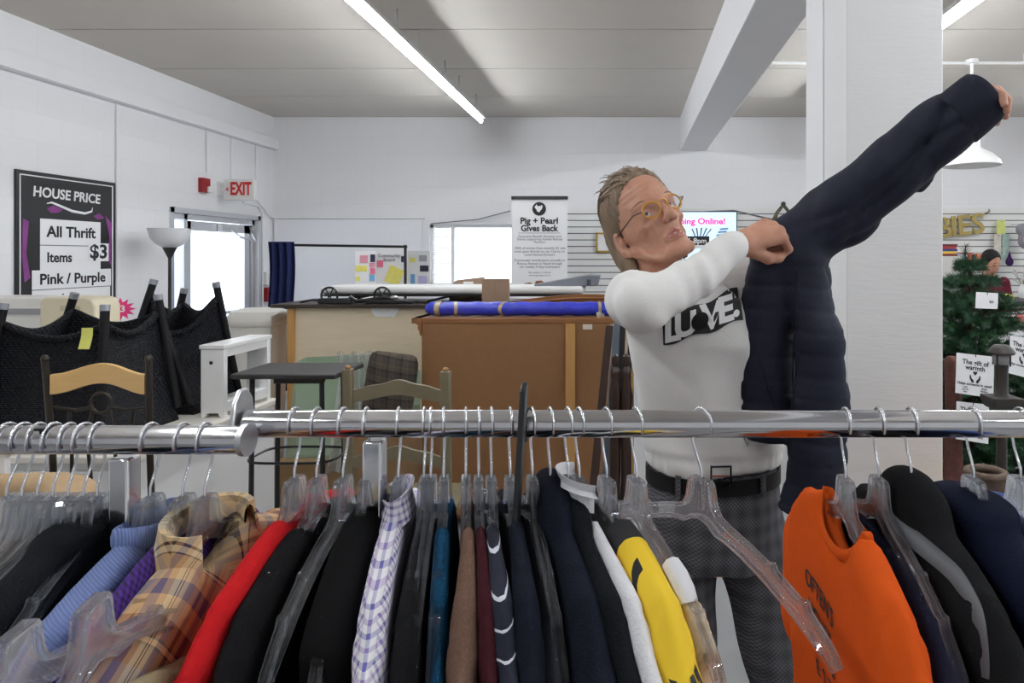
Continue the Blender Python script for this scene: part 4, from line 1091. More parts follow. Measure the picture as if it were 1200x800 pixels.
# ------------------------------------------------------------------ garments
ztx = np.array([0, .03, .05, .08, .112, .145, .174, .19, .206, .214, .24])
ztz = np.array([-.099, -.099, -.104, -.111, -.121, -.134, -.149, -.163, -.181, -.195, -.26])
def garment(name, label, cat, mat, px, theta, side='R', th=.015, sleeve='long', neck=.055, drop=0., length=.72, seed=0, fold=.008, hw=.2,
            scoop=0, x_shift=0., fat=1., hood=0., pinch=1., group='garments hanging on the racks'):
    Y, Z = (RY, RZ) if side == 'R' else (LY, LZ)
    rnd = random.Random(seed); ph = [rnd.uniform(0, 6.28) for _ in range(8)]
    e = th+.034
    g = G((-e, -.31, -length-.1), (e, .29, -.05), .0066)
    ay = np.abs(g.y); z = g.z+drop
    hang_ = np.clip((-z-.15)/.45, 0, 1)
    cx = fold*(np.sin(9*g.y+ph[0])+.5*np.sin(21*g.y+ph[1]+3*z))*hang_ + .003*np.sin(14*z+ph[2]+5*g.y)
    X = g.x-cx
    zt = np.interp(ay*(.2/hw), ztx, ztz).astype(np.float32)
    hb_ = np.interp(-z, [0, .2, .35, .8], [hw+.02, hw+.002, hw-.02, hw-.005]).astype(np.float32)
    T = np.interp(-z, [.08, .13, .25, .8], [th*.75, th, th*1.15, th*1.2]).astype(np.float32)
    T = T*(1+.16*np.sin(17*g.y+ph[3]+4*z)*np.clip((-z-.12)/.2, 0, 1))
    T = T*np.interp(g.y, [-.2, -.08], [1., pinch]).astype(np.float32)
    d2 = np.maximum(np.maximum((z-zt)*.9, ay-hb_), -length-z)
    if neck: d2 = np.maximum(d2, -(np.sqrt((ay/neck)**2+((z+.085)/(.034+.4*scoop))**2)-1)*.03)
    d = smax(d2, np.abs(X)-T, th*.95)
    if hood: d = smin(d, ell(g, (0, .01, -.105), (T.min()*.6+th*.9, .075, hood)), .018)
    if sleeve != 'none':
        end = -.70 if sleeve == 'long' else -.36
        for s in (-1, 1):
            f = .052/(th*1.15*fat)
            pts = [(0, s*(hw-.035), -.165), (0, s*(hw+.012), -.235), (0, s*(hw+.033), -.36)]
            rs = [.03, .047, .05]
            if sleeve == 'long': pts += [(0, s*(hw+.038), -.52), (0, s*(hw+.03), end)]; rs += [.046, .036]
            gs = G.__new__(G); gs.x, gs.y, gs.z = X, g.y, z
            sl = chain(gs, pts, rs, .01, ((1, 0, 0), f))
            sl = sl + .0022*np.sin(75*z+9*g.y+ph[4]+40*X)*np.clip((-z-.25)/.15, 0, 1)
            d = smin(d, sl, .012)
        seam = np.exp(-((ay-(hw-.022)-.12*(z+.16))/.004)**2)*np.clip((z+.42)/.1, 0, 1)
        d = d+.0022*seam
    d = d + .0012*np.sin(46*z+22*g.y+ph[5])*np.clip((-z-.14)/.1, 0, 1)
    V, F = nets(g, d)
    root = thing(name, label, cat, (bar_x(px, Y)+x_shift, Y, Z), group)
    mb = MB(); mb.np_mesh(V, F)
    R_ = Matrix.Translation(root.location)
    o = mb.xf(R_).build('cloth', mat, root, 70)
    root.rotation_euler = (0, 0, math.radians(theta))
    root['bvh_x'] = 0
    return root, o
def loc_build(mb, name, mat, root, **kw):
    """build a part given in the garment's own frame"""
    return mb.xf(Matrix.Translation(root.location)).build(name, mat, root, **kw)
def collar(root, mat, a, b, h=.03, fall=.034, spread=.012, front=1, gap=.55, zc=-.118, name='collar', point=.018):
    n = 40; prof = []
    mb = MB(); vs = []
    m_ = 0
    for k in range(n+1):
        ph = gap+(2*PI-2*gap)*k/n
        e = (abs(k/n-.5)*2)**6
        pr = [(0., 0.), (.001, h*.6), (.003, h), (.006+spread*.4, h+.002), (spread, h*.75), (spread+.006+.006*e, h-fall-point*e),
              (spread+.003+.006*e, h-fall-.001-point*e), (spread-.003, h*.7), (.005, h*.85), (-.0015, h*.6), (-.0025, 0.)]
        m_ = len(pr)
        for r_, z_ in pr:
            vs.append(((a+r_)*math.cos(ph)*front, (b+r_)*math.sin(ph), zc+z_-.012*(1-math.cos(ph))*-.5-.006))
    fs = []
    for k in range(n):
        for i in range(m_):
            j = (i+1) % m_; fs.append((k*m_+i, k*m_+j, (k+1)*m_+j, (k+1)*m_+i))
    fs += [tuple(range(m_)), tuple(n*m_+i for i in reversed(range(m_)))]
    return loc_build(mb.add(vs, fs), name, mat, root, smooth=60)

# ---- fabrics
m_red_knit = fabric('red_jersey', srgb(196, 34, 38), .12, 120, 500, .2)
m_blk = fabric('black_jersey', (.006, .006, .0065), .2, 60, 500, .2)
m_blk2 = fabric('washed_black_knit', (.010, .010, .011), .2, 60, 400, .3)
m_char = fabric('charcoal_wool', (.010, .011, .013), .3, 50, 300, .3)
m_navy = fabric('dark_navy_cotton', (.011, .014, .026), .2, 60, 400, .25)
m_navyd = fabric('deep_navy', (.007, .009, .022), .2, 60, 400, .25)
m_dnavy2 = fabric('ink_navy_knit', (.010, .012, .020), .25, 60, 350, .3)
m_teal = fabric('teal_knit', srgb(22, 62, 90), .35, 200, 300, .4)
m_brownk = fabric('brown_heather_knit', srgb(108, 84, 72), .35, 260, 450, .35)
m_maroon = fabric('maroon_knit', srgb(62, 28, 34), .2, 120, 400, .25)
m_greyd = fabric('dark_grey_denim', srgb(58, 60, 70), .3, 200, 450, .3)
m_whitef = fabric('white_cotton', srgb(226, 226, 230), .05, 30, 300, .2)
m_cream = fabric('cream_cotton', srgb(226, 206, 178), .08, 40, 300, .2)
m_royal = fabric('royal_blue_cotton', srgb(52, 74, 150), .15, 60, 400, .2)
m_orange = fabric('orange_jersey', srgb(206, 84, 28), .07, 60, 500, .12)
m_purple_k = None
m_denim = fabric('blue_denim', srgb(74, 92, 140), .3, 200, 400, .3)
m_bluegrey = fabric('blue_grey_wool', srgb(38, 42, 62), .25, 120, 400, .3)
m_gingham = None
def around(t, x, y):
    """coordinate running around the cloth: y on its flat faces, x on its narrow edge"""
    tc = N(t, 'ShaderNodeTexCoord'); sp = N(t, 'ShaderNodeSeparateXYZ'); L(t, tc.outputs['Normal'], sp.inputs[0])
    k = math_(t, 'GREATER_THAN', math_(t, 'ABSOLUTE', sp.outputs[0]), .72)
    return math_(t, 'ADD', math_(t, 'MULTIPLY', y, k), math_(t, 'MULTIPLY', x, math_(t, 'SUBTRACT', 1.0, k)))
def mat_gingham():
    m, t, b = nt('purple_gingham'); b.inputs['Roughness'].default_value = .9
    x, y, z = obj_xyz(t)
    W, P, B = srgb(238, 236, 240), srgb(170, 148, 196), srgb(104, 100, 170)
    u = around(t, x, y)
    v = z
    a = stripes(t, u, .0175, [(0, W), (.3, P), (.5, W), (.78, B)]); c = stripes(t, v, .0175, [(0, W), (.3, P), (.5, W), (.78, B)])
    L(t, mixc(t, a, c, .5), b.inputs['Base Color']); return m
def mat_plaid():
    m, t, b = nt('brown_cream_plaid'); b.inputs['Roughness'].default_value = .9; b.inputs['Specular IOR Level'].default_value = .08
    x, y, z = obj_xyz(t); ay = math_(t, 'ABSOLUTE', y)
    Cr, Tn, Gy, Br, Rd, Pu, Dk = srgb(222, 204, 164), srgb(196, 158, 116), srgb(150, 142, 142), srgb(112, 76, 62), srgb(134, 76, 52), srgb(104, 92, 116), srgb(40, 32, 38)
    # threads along the shoulder and sleeve, then the ones crossing it (cream at the yoke, brick and brown lower down)
    below = math_(t, 'ADD', math_(t, 'ADD', z, math_(t, 'MULTIPLY', ay, .55)), .10)
    u = math_(t, 'ADD', x, math_(t, 'MULTIPLY', math_(t, 'SIGN', x), math_(t, 'MULTIPLY', below, -1.0)))
    a = stripes(t, math_(t, 'ADD', u, .043), .086, [(0, Tn), (.12, Pu), (.26, Tn), (.36, Cr), (.46, Dk), (.475, Cr), (.51, Dk), (.525, Cr), (.62, Gy), (.76, Tn), (.9, Br)])
    v = math_(t, 'ADD', ay, math_(t, 'MULTIPLY', z, -.75))
    f = math_(t, 'DIVIDE', math_(t, 'SUBTRACT', v, .04), .42)
    r = N(t, 'ShaderNodeValToRGB'); r.color_ramp.interpolation = 'CONSTANT'; el = r.color_ramp.elements
    st = [(0, Cr), (.1, Gy), (.16, Cr), (.24, Dk), (.247, Cr), (.262, Dk), (.269, Tn), (.34, Pu), (.4, Tn), (.47, Rd), (.53, Dk), (.537, Tn), (.552, Dk), (.559, Br), (.62, Pu), (.68, Rd), (.75, Br), (.83, Dk), (.85, Rd), (.93, Br)]
    while len(el) < len(st): el.new(.5)
    for e_, (p, c) in zip(el, st): e_.position = p; e_.color = c4(c)
    L(t, f, r.inputs['Fac'])
    L(t, mixc(t, a, r.outputs['Color'], .52), b.inputs['Base Color']); return m
def mat_stripe():
    m, t, b = nt('navy_white_stripe'); b.inputs['Roughness'].default_value = .9
    x, y, z = obj_xyz(t)
    v = math_(t, 'ADD', z, math_(t, 'MULTIPLY', x, -.2))
    L(t, stripes(t, v, .0195, [(0, srgb(20, 23, 42)), (.9, srgb(215, 218, 226)), (.995, srgb(20, 23, 42))]), b.inputs['Base Color']); return m
def mat_knit(name, col, px_, pz_, dark=.35, diag=0.):
    m, t, b = nt(name); b.inputs['Roughness'].default_value = .95
    x, y, z = obj_xyz(t)
    u = math_(t, 'ADD', math_(t, 'ADD', x, y), math_(t, 'MULTIPLY', z, diag))
    s1 = math_(t, 'SINE', math_(t, 'MULTIPLY', u, 6.283/px_)); h = s1
    if pz_: h = math_(t, 'MULTIPLY', s1, math_(t, 'SINE', math_(t, 'MULTIPLY', math_(t, 'SUBTRACT', z, math_(t, 'MULTIPLY', u, diag)), 6.283/pz_)))
    f = math_(t, 'MULTIPLY_ADD', h, .5, .5)
    L(t, mixc(t, tuple(v*dark for v in col), col, f), b.inputs['Base Color'])
    bp = N(t, 'ShaderNodeBump', i_Strength=.6, i_Distance=.002); L(t, f, bp.inputs['Height']); L(t, bp.outputs['Normal'], b.inputs['Normal'])
    return m
def mat_jersey():
    m, t, b = nt('yellow_black_jersey'); b.inputs['Roughness'].default_value = .85
    x, y, z = obj_xyz(t)
    Y_, K = srgb(238, 200, 44), (.014, .014, .016)
    black = math_(t, 'GREATER_THAN', math_(t, 'ADD', y, math_(t, 'MULTIPLY', z, .15)), -.098)
    s = math_(t, 'ADD', z, math_(t, 'MULTIPLY', y, -1.2))
    slash = math_(t, 'MULTIPLY', math_(t, 'LESS_THAN', math_(t, 'ABSOLUTE', math_(t, 'ADD', s, -.018)), .007), math_(t, 'LESS_THAN', x, -.004))
    L(t, mixc(t, Y_, K, math_(t, 'MAXIMUM', black, slash)), b.inputs['Base Color']); return m
def mat_darkplaid():
    m, t, b = nt('dark_navy_plaid'); b.inputs['Roughness'].default_value = .9
    x, y, z = obj_xyz(t); K, K2, W, V = (.018, .018, .022), (.03, .03, .036), (.16, .16, .2), srgb(70, 48, 150)
    a = stripes(t, math_(t, 'ADD', y, x), .04, [(0, K), (.5, K2), (.9, W), (.95, K2)]); c = stripes(t, z, .05, [(0, K), (.5, K2), (.9, V), (.96, K2)])
    L(t, mixc(t, a, c, .5), b.inputs['Base Color']); return m

# ---- left rack
hl = ['clear hanger among the crowd on the end-capped rack, bare and angled away']*9
for px, th_, lb in ((8, 4, 'clear hanger at the far end of the packed rack, by the frame edge'), (26, 6, 'clear hanger carrying the cream top on the packed rack'), (44, 8, 'clear empty hanger on the packed rack just past the cream top'),
                (62, 6, 'clear hanger carrying the dark plaid shirt on the packed rack'), (80, 10, 'clear empty hanger on the packed rack next to the dark plaid shirt'), (98, 4, 'clear hanger carrying the charcoal jacket on the packed rack'),
                (114, 12, 'clear empty hanger beside the charcoal jacket, closest to the chrome post'), (176, 3, 'clear hanger carrying the light blue ribbed sweater'), (214, 5, 'clear hanger carrying the purple open-knit sweater'), (240, 4, 'clear hanger inside the collar of the brown plaid shirt')):
    hang(px, th_, lb, 'L')
r, o = garment('cream_shirt', 'cream shirt at the picture edge on the packed rack', 'shirt', m_cream, 26, 6, 'L', .012, 'long', seed=11, drop=.015)
r, o = garment('plaid_dark_shirt', 'dark shirt with faint white and violet plaid on the packed rack', 'shirt', mat_darkplaid(), 62, 6, 'L', .014, 'long', seed=12, drop=.02)
r, o = garment('charcoal_jacket', 'charcoal and black jacket with collar, widest garment of the packed rack', 'jacket', m_char, 98, 3, 'L', .026, 'long', seed=13, drop=.0, hood=.012, neck=0)
r, o = garment('light_blue_sweater', 'light blue ribbed sweater between charcoal jacket and purple knit', 'sweater', mat_knit('light_blue_rib', srgb(122, 140, 192), .0052, 0, .72, 1.0), 176, 3, 'L', .019, 'long', seed=14, neck=.05)
mb = MB(); ring = [((.0225)*math.cos(a), .05*math.sin(a), -.105-.004*math.cos(2*a)) for a in [2*PI*k/36 for k in range(36)]]
loc_build(mb.tube(ring, .011, 10, closed=True, flat=(1.3, .45), up=(0, 0, 1)), 'neckband', mat_knit('light_blue_band', srgb(132, 150, 204), .0042, 0, .7), r, smooth=60)
r, o = garment('purple_knit_sweater', 'deep purple open-knit sweater beside the light blue one', 'sweater', mat_knit('purple_mesh_knit', srgb(74, 34, 132), .0085, .0085, .12, .0), 214, 5, 'L', .011, 'long', seed=15)
m_plaid = mat_plaid()
r, o = garment('plaid_shirt', 'brown and cream plaid shirt with open collar, hung beside the red top', 'shirt', m_plaid, 246, 3, 'L', .03, 'long', seed=16, neck=.062, scoop=.05, drop=.008)
collar(r, m_plaid, .03, .062, .026, .036, .012, 1, .95, -.116, point=.034)
loc_build(MB().box((-.012, .01, -.118), (.003, .045, .016), (0, .3, 0)), 'neck_label', plain('dark_red_label', srgb(96, 24, 30), .7), r)
loc_build(MB().box((.031, -.012, -.178), (.003, .036, .02), (0, .12, 0)), 'black_tag', m_blk, r)

# ---- long rack, items up to the man
for px, th_, lb in ((345, 2, 'clear hanger inside the red long-sleeved top'), (371, 3, 'clear hanger carrying the plain black tee beside the red top'), (402, 3, 'bare clear hanger arm hanging in front of the black dress'), (429, 8, 'clear hanger of the sleeveless black dress beside the chrome post'),
                (467, 10, 'clear hanger inside the purple gingham shirt'), (497, 11, 'clear hanger carrying the black knit next to the gingham shirt'), (505, 11, 'clear hanger with bare front arm over the low black garment'), (520, 12, 'clear hanger of the teal knit'), (546, 13, 'clear hanger of the brown heathered knit'),
                (561, 14, 'clear hanger of the maroon knit'), (576, 15, 'clear hanger of the navy striped shirt'), (598, 16, 'clear hanger of the plain navy knit left of the black divider'), (624, 16, 'clear hanger of the dark grey garment, its arm bare, by the black divider'),
                (645, 18, 'clear hanger of the black hooded jacket'), (666, 20, 'clear hanger of the second black jacket beside the white shirt'), (679, 21, 'clear hanger of the white collared shirt'), (711, 22, 'clear hanger of the yellow and black jersey'),
                (746, 22, 'clear hanger of the cream camisole in front of the man'), (822, 34, 'empty clear hanger, the widest open one, in front of the trousers')):
    hang(px, th_, lb)
for px, lb in ((991, 'clear hanger in the neck of the orange tee'), (1030, 'clear hanger of the slate navy polo next to the orange tee'), (1068, 'clear hanger of the black jacket with grey lapel'), (1141, 'clear hanger of the dark navy jacket'), (1196, 'clear hanger of the blue denim shirt at the picture edge')): hang(px, 1, lb)
r, o = garment('red_top', 'red long-sleeved top beside the brown plaid shirt', 'shirt', m_red_knit, 345, 1, th=.013, sleeve='long', seed=21, neck=.05)
r, o = garment('black_tee', 'washed black tee hanging just beside the red top', 'shirt', m_blk2, 371, 2, th=.016, sleeve='long', seed=22, neck=.055, drop=.008)
r, o = garment('black_dress', 'wide plain black sleeveless dress behind the bare hanger arm', 'dress', m_blk, 431, 8, th=.026, sleeve='none', seed=23, neck=.0, drop=.004, hw=.195)
strap = MB(); sp_ = [(.036, -.215, -.228), (.041, -.165, -.196), (.047, -.10, -.156), (.047, -.06, -.135)]
strap.tube([Vector(sp_[int(min(k/6, 2))]).lerp(Vector(sp_[int(min(k/6, 2))+1]), k/6-int(min(k/6, 2))) for k in range(19)], .0125, 10, flat=(.12, 1), up=(1, 0, 0))
loc_build(strap, 'grey_strap', plain('grey_satin_strap', srgb(86, 88, 96), .35), r, smooth=60)
m_gingham = mat_gingham()
r, o = garment('gingham_shirt', 'white shirt with purple and blue gingham check', 'shirt', m_gingham, 467, 11, th=.014, sleeve='long', seed=24, neck=.05, fold=.004)
collar(r, m_gingham, .011, .042, .026, .034, .004, -1, .6, -.108)
r, o = garment('black_knit', 'black knit top next to the gingham shirt', 'sweater', m_blk2, 495, 11, th=.014, sleeve='long', seed=25, pinch=.6, drop=.012, fold=.003)
r, o = garment('black_slip', 'black garment hanging low under a bare clear hanger arm', 'shirt', m_blk, 507, 11, th=.0125, sleeve='long', seed=26, pinch=.6, drop=.04, fold=.003, neck=.0)
r, o = garment('teal_knit', 'teal blue knit squeezed between black and brown knits', 'sweater', m_teal, 523, 12, th=.009, sleeve='long', seed=27, fold=.003, drop=.006, hw=.175)
r, o = garment('brown_knit', 'brown heathered knit sweater between teal and maroon knits', 'sweater', m_brownk, 547, 12, th=.0155, sleeve='long', seed=28, pinch=.6, fold=.003, drop=.004)
r, o = garment('maroon_knit', 'dark maroon knit sweater between brown and striped ones', 'sweater', m_maroon, 563, 14, th=.0125, sleeve='long', seed=29, pinch=.6, fold=.003, drop=.004)
r, o = garment('striped_shirt', 'navy shirt with thin white stripes', 'shirt', mat_stripe(), 577, 15, th=.0145, sleeve='long', seed=30, pinch=.6, fold=.003)
r, o = garment('navy_knit', 'plain dark navy knit between the striped shirt and black divider', 'sweater', m_dnavy2, 600, 15, th=.016, sleeve='long', seed=31, pinch=.6, fold=.003, neck=.04)
r, o = garment('dark_grey_top', 'dark grey top with ribbed cuff under a bare hanger arm', 'shirt', m_greyd, 625, 15, th=.0125, sleeve='long', seed=32, pinch=.6, fold=.003, drop=.034, neck=.0)
r, o = garment('black_hooded_jacket', 'black jacket with raised hood collar beside the dark grey top', 'jacket', m_dnavy2, 649, 17, th=.022, sleeve='long', seed=33, fold=.006, neck=.0, hood=.042, pinch=.7)
r, o = garment('black_padded_jacket', 'second black jacket folded against the white shirt', 'jacket', m_char, 668, 19, th=.017, sleeve='long', seed=34, fold=.006, neck=.0, hood=.03, pinch=.6)
r, o = garment('white_shirt', 'white shirt with upturned collar between black jackets and blue shirt', 'shirt', m_whitef, 683, 20, th=.014, sleeve='long', seed=35, pinch=.6, fold=.003, neck=.05)
collar(r, m_whitef, .026, .042, .034, .012, .003, 1, 1.5, -.098, point=.0)
r, o = garment('blue_shirt', 'royal blue shirt sleeve between the white and yellow garments', 'shirt', m_royal, 697, 19, th=.0105, sleeve='long', seed=36, pinch=.6, fold=.003, drop=.03)
r, o = garment('yellow_jersey', 'yellow sports jersey with black shoulders and black lettering', 'shirt', mat_jersey(), 712, 21, th=.02, sleeve='long', seed=37, fold=.004, neck=.05, fat=1.3)
tm = text_mb('MI', .05, (.004, -.35, -.208), (1, 0, .25), (-.25, 0, 1), .0, .04, width=.03)
jersey_root, jersey_cloth, jersey_text = r, o, tm
r, o = garment('cream_camisole', 'cream camisole with white shoulder straps hanging in front of the man', 'shirt', m_cream, 746, 21, th=.012, sleeve='none', seed=38, fold=.004, neck=.13, drop=.01, scoop=.35, hw=.185, length=.6)
mb = MB()
for s in (-1, 1):
    mb = MB(); mb.tube([(0, s*.105, -.135), (0, s*.12, -.138), (0, s*.137, -.147), (0, s*.145, -.158)], .012, 10, flat=(1, 1.0)); loc_build(mb, 'white_strap', m_whitef, r, smooth=60)
# ---- beyond the man
r, o = garment('orange_tee', 'bright orange tee with black lettering on the chest', 'shirt', m_orange, 991, 0, th=.02, sleeve='short', seed=41, fold=.006, neck=.078, scoop=.1, x_shift=.0)
ring = []
for k in range(40):
    a = 2*PI*k/40; ring.append((-.001+.017*math.cos(a), .078*math.sin(a), -.121-.033*abs(math.cos(a))**.8*(1 if math.cos(a) < 0 else .25)+.012*abs(math.sin(a))**3))
loc_build(MB().tube(ring, .006, 8, closed=True, flat=(1.2, .6), up=(0, 0, 1)), 'neckband', m_orange, r, smooth=60)
orange_root, orange_cloth = r, o
r, o = garment('navy_polo', 'slate navy top hanging low beside the orange tee', 'shirt', m_bluegrey, 1033, 0, th=.016, sleeve='long', seed=42, fold=.004, neck=.06, drop=.03)
r, o = garment('black_jacket', 'black jacket with grey satin lapel beside the navy top', 'jacket', m_blk2, 1072, 1, th=.026, sleeve='long', seed=43, fold=.006, neck=.0, hood=.045, drop=-.005)
bvl = BVHTree.FromPolygons([v.co for v in o.data.vertices], [tuple(p.vertices) for p in o.data.polygons])
lp = [(-.04, .05, -.10), (-.045, .01, -.105), (-.045, -.03, -.115), (-.035, -.075, -.118), (-.02, -.12, -.12), (-.008, -.16, -.14), (-.004, -.19, -.17), (-.012, -.215, -.215)]
q_ = []
for k in range(len(lp)-1):
    for f_ in range(5):
        p_ = Vector(lp[k]).lerp(Vector(lp[k+1]), f_/5); h_ = bvl.find_nearest(p_); q_.append(h_[0]+h_[1]*.0018)
q_ = [sum((Vector(q_[min(max(k+j, 0), len(q_)-1)]) for j in range(-4, 5)), Vector())/9 for k in range(len(q_))]
mb = MB(); n_ = len(q_)
mb.tube(q_, [.003+.008*math.sin(PI*min(1, (k+2)/(n_*.5)) if k < n_*.25 else PI/2+PI/2*(k-n_*.25)/(n_*.85)) for k in range(n_)], 10, flat=(.22, 1), up=(-.75, 0, .66))
loc_build(mb, 'lapel', plain('grey_satin', srgb(74, 76, 80), .45), r, smooth=60)
r, o = garment('navy_jacket', 'dark navy jacket with wide shoulders near the picture edge', 'jacket', m_navyd, 1141, 0, th=.036, sleeve='long', seed=44, fold=.006, neck=.0, hood=.018)
r, o = garment('denim_shirt', 'faded blue denim shirt last on the long rack', 'shirt', m_denim, 1200, 0, th=.022, sleeve='long', seed=45, fold=.004)

def project_text(tm, root, cloth, name, mat, axis=(1, 0, 0), off=.0015):
    """lay flat lettering onto the cloth (all in the garment's own frame)"""
    me = cloth.data; bv = BVHTree.FromPolygons([v.co for v in me.vertices], [tuple(p.vertices) for p in me.polygons])
    ax = Vector(axis); mb = MB(); vs = []
    for v in tm.v:
        hit = bv.ray_cast(Vector(v)-ax*.2, ax)
        vs.append(hit[0]-ax*off if hit[0] is not None else v)
    mb.add(vs, tm.f); return loc_build(mb, name, mat, root, smooth=0)
def dense(tm, n=2):
    bm = bmesh.new(); vv = [bm.verts.new(v) for v in tm.v]
    for f in tm.f:
        try: bm.faces.new([vv[i] for i in f])
        except ValueError: pass
    bmesh.ops.triangulate(bm, faces=bm.faces); bmesh.ops.subdivide_edges(bm, edges=bm.edges, cuts=n, use_grid_fill=False)
    bm.verts.ensure_lookup_table(); bm.verts.index_update()
    out = MB(); out.add([v.co.copy() for v in bm.verts], [tuple(v.index for v in f.verts) for f in bm.faces]); bm.free(); return out
project_text(dense(jersey_text), jersey_root, jersey_cloth, 'lettering', m_print_black, (0, 1, 0))
tm = MB()
for i, (s_, sz) in enumerate((("OFTEN'S", .032), ('HOUSE', .03), ('RULES', .034), ('E S T', .03))):
    text_mb(s_, sz, (-.05, .035, -.235-.036*i), (0, -1, 0), (0, 0, 1), .0, .02, mb=tm)
project_text(dense(tm, 1), orange_root, orange_cloth, 'lettering', m_print_black)

# ---- loose hangers and khaki garment low in front
def loose_hanger(loc, rot, label):
    h = dup(hanger0); h.location = loc; h.rotation_euler = rot; h['label'] = label; h['group'] = 'loose hangers low in front'
    for ch in kids(h):
        if ch.name.startswith('hook'): bpy.data.objects.remove(ch)
    return h
# ================================================================== PERSON trying on a jacket
def skin_mat():
    m, t, b = nt('skin'); b.inputs['Roughness'].default_value = .5; b.inputs['Specular IOR Level'].default_value = .35
    b.inputs['Subsurface Weight'].default_value = .12; b.inputs['Subsurface Radius'].default_value = (.012, .005, .003); b.inputs['Subsurface Scale'].default_value = .6
    tc = N(t, 'ShaderNodeTexCoord')
    n = N(t, 'ShaderNodeTexNoise', i_Scale=34.0, i_Detail=5.0); L(t, tc.outputs['Object'], n.inputs['Vector'])
    L(t, mixc(t, srgb(172, 118, 96), srgb(214, 166, 142), n.outputs['Fac']), b.inputs['Base Color'])
    n2 = N(t, 'ShaderNodeTexNoise', i_Scale=160.0, i_Detail=4.0); L(t, tc.outputs['Object'], n2.inputs['Vector'])
    bp = N(t, 'ShaderNodeBump', i_Strength=.25, i_Distance=.004); L(t, n2.outputs['Fac'], bp.inputs['Height']); L(t, bp.outputs['Normal'], b.inputs['Normal'])
    return m
m_skin = skin_mat()
m_lip = plain('lips', srgb(170, 106, 94), .5, noise=.15, nscale=80)
m_eye = plain('eye_white', srgb(226, 222, 216), .2); m_iris = plain('iris', srgb(62, 70, 84), .2); m_tooth = plain('tooth', srgb(226, 220, 206), .3)
m_hair = plain('ash_brown_hair', srgb(128, 108, 88), .5, noise=.45, nscale=40, bump=.7, bscale=60, stretch=(1, 1, .12), spec=.4)

PB = (.21, 1.66, 0)
man = bpy.data.objects.new('person', None); bpy.data.objects.remove(man)

# ---- head, in its own frame: x to his left, y forwards, z up, origin between the eyes
fw = Vector((.28, -.87, .38)).normalized()
up0 = Vector((-.48, .22, .87)); up0 = (up0-fw*up0.dot(fw)).normalized()
lx = up0.cross(fw).normalized()          # his right is -x
# frame columns: x = side, y = forward, z = up  (right handed: x = y cross z)
sx_ = fw.cross(up0).normalized()
HS = 1.0
HC_ = Vector(at(775.5, 239, 1.50)) - fw*.101
HM = Matrix(((sx_.x, fw.x, up0.x, HC_.x), (sx_.y, fw.y, up0.y, HC_.y), (sx_.z, fw.z, up0.z, HC_.z), (0, 0, 0, 1)))
def hw_(p): return HM @ Vector(p)
g = G((-.1, -.125, -.2), (.1, .135, .15), .0024)
ax_ = np.abs(g.x)
gs = G.__new__(G); gs.x, gs.y, gs.z = ax_, g.y, g.z      # mirrored sample space
cr = ell(g, (0, -.012, .048), (.074, .096, .084))
d = smin(cr, ell(g, (0, .030, .004), (.062, .060, .080)), .03)          # forehead and upper face
d = smin(d, ell(g, (0, .036, -.058), (.046, .048, .058)), .03)          # muzzle
d = smin(d, cap(gs, (.056, -.004, -.052), (.030, .060, -.102), .016, .014), .024)     # jaw
d = smin(d, ell(g, (0, .072, -.104), (.019, .016, .016)), .02)          # chin
d = smin(d, cap(gs, (.050, .046, -.026), (.056, .004, -.018), .013, .012), .022)      # cheekbone
d = smin(d, cap(gs, (.010, .084, .021), (.046, .066, .022), .008, .009), .014)        # brow
d = smax(d, -ell(gs, (.033, .092, -.001), (.019, .017, .0125)), .012)    # eye socket
d = smin(d, ell(gs, (.0315, .0695, -.002), (.0138, .0140, .0122)), .004) # lids over eyeball
d = smax(d, -ell(gs, (.0315, .0850, -.0035), (.0112, .0120, .0040)), .0015)  # the opening between the lids
d = smax(d, -ell(gs, (.050, .062, -.062), (.016, .03, .026)), .02)       # hollow cheek
d = smin(d, cap(g, (0, .088, .012), (0, .112, -.026), .0065, .0095), .012)  # nose bridge
d = smin(d, ell(g, (0, .112, -.031), (.0125, .0125, .011)), .008)
d = smin(d, ell(gs, (.0125, .100, -.036), (.0072, .0105, .0085)), .006)  # nostril wing
d = smax(d, -ell(gs, (.0065, .108, -.0445), (.0036, .0055, .0042)), .003)
d = smax(d, -cap(gs, (.020, .096, -.030), (.036, .076, -.066), .003), .012)          # nasolabial fold
d = smin(d, cap(gs, (.0, .0935, -.0615), (.022, .080, -.0685), .0052, .0035), .006)  # upper lip
d = smin(d, cap(gs, (.0, .0900, -.0775), (.019, .080, -.0745), .0062, .004), .006)   # lower lip
d = smax(d, -cap(gs, (.0, .0985, -.0690), (.020, .086, -.0712), .0028, .0016), .003) # parted mouth
d = smax(d, -ell(g, (0, .094, -.091), (.02, .008, .006)), .008)          # under lip
d = smax(d, -cap(gs, (.022, .088, -.016), (.044, .070, -.019), .0022), .008)         # bags under the eyes
for zz_ in (.045, .058, .071): d = d+.0009*np.exp(-((g.z-zz_-.003*np.cos(g.x*60))/.0022)**2)*(g.y > .05)
# ears
def earloc(gx):
    q = G.__new__(G); q.x, q.y, q.z = gx, g.y, g.z; return q
ge = earloc(ax_)
e1 = ell(ge, (.0785, -.020, -.020), (.0085, .0205, .033)); e1 = smax(e1, -ell(ge, (.089, -.014, -.015), (.0085, .0125, .021)), .005)
e1 = smin(e1, ell(ge, (.077, -.008, -.047), (.006, .009, .011)), .006); e1 = smin(e1, ell(ge, (.082, -.004, -.022), (.004, .005, .008)), .004)
d = smin(d, e1, .008)
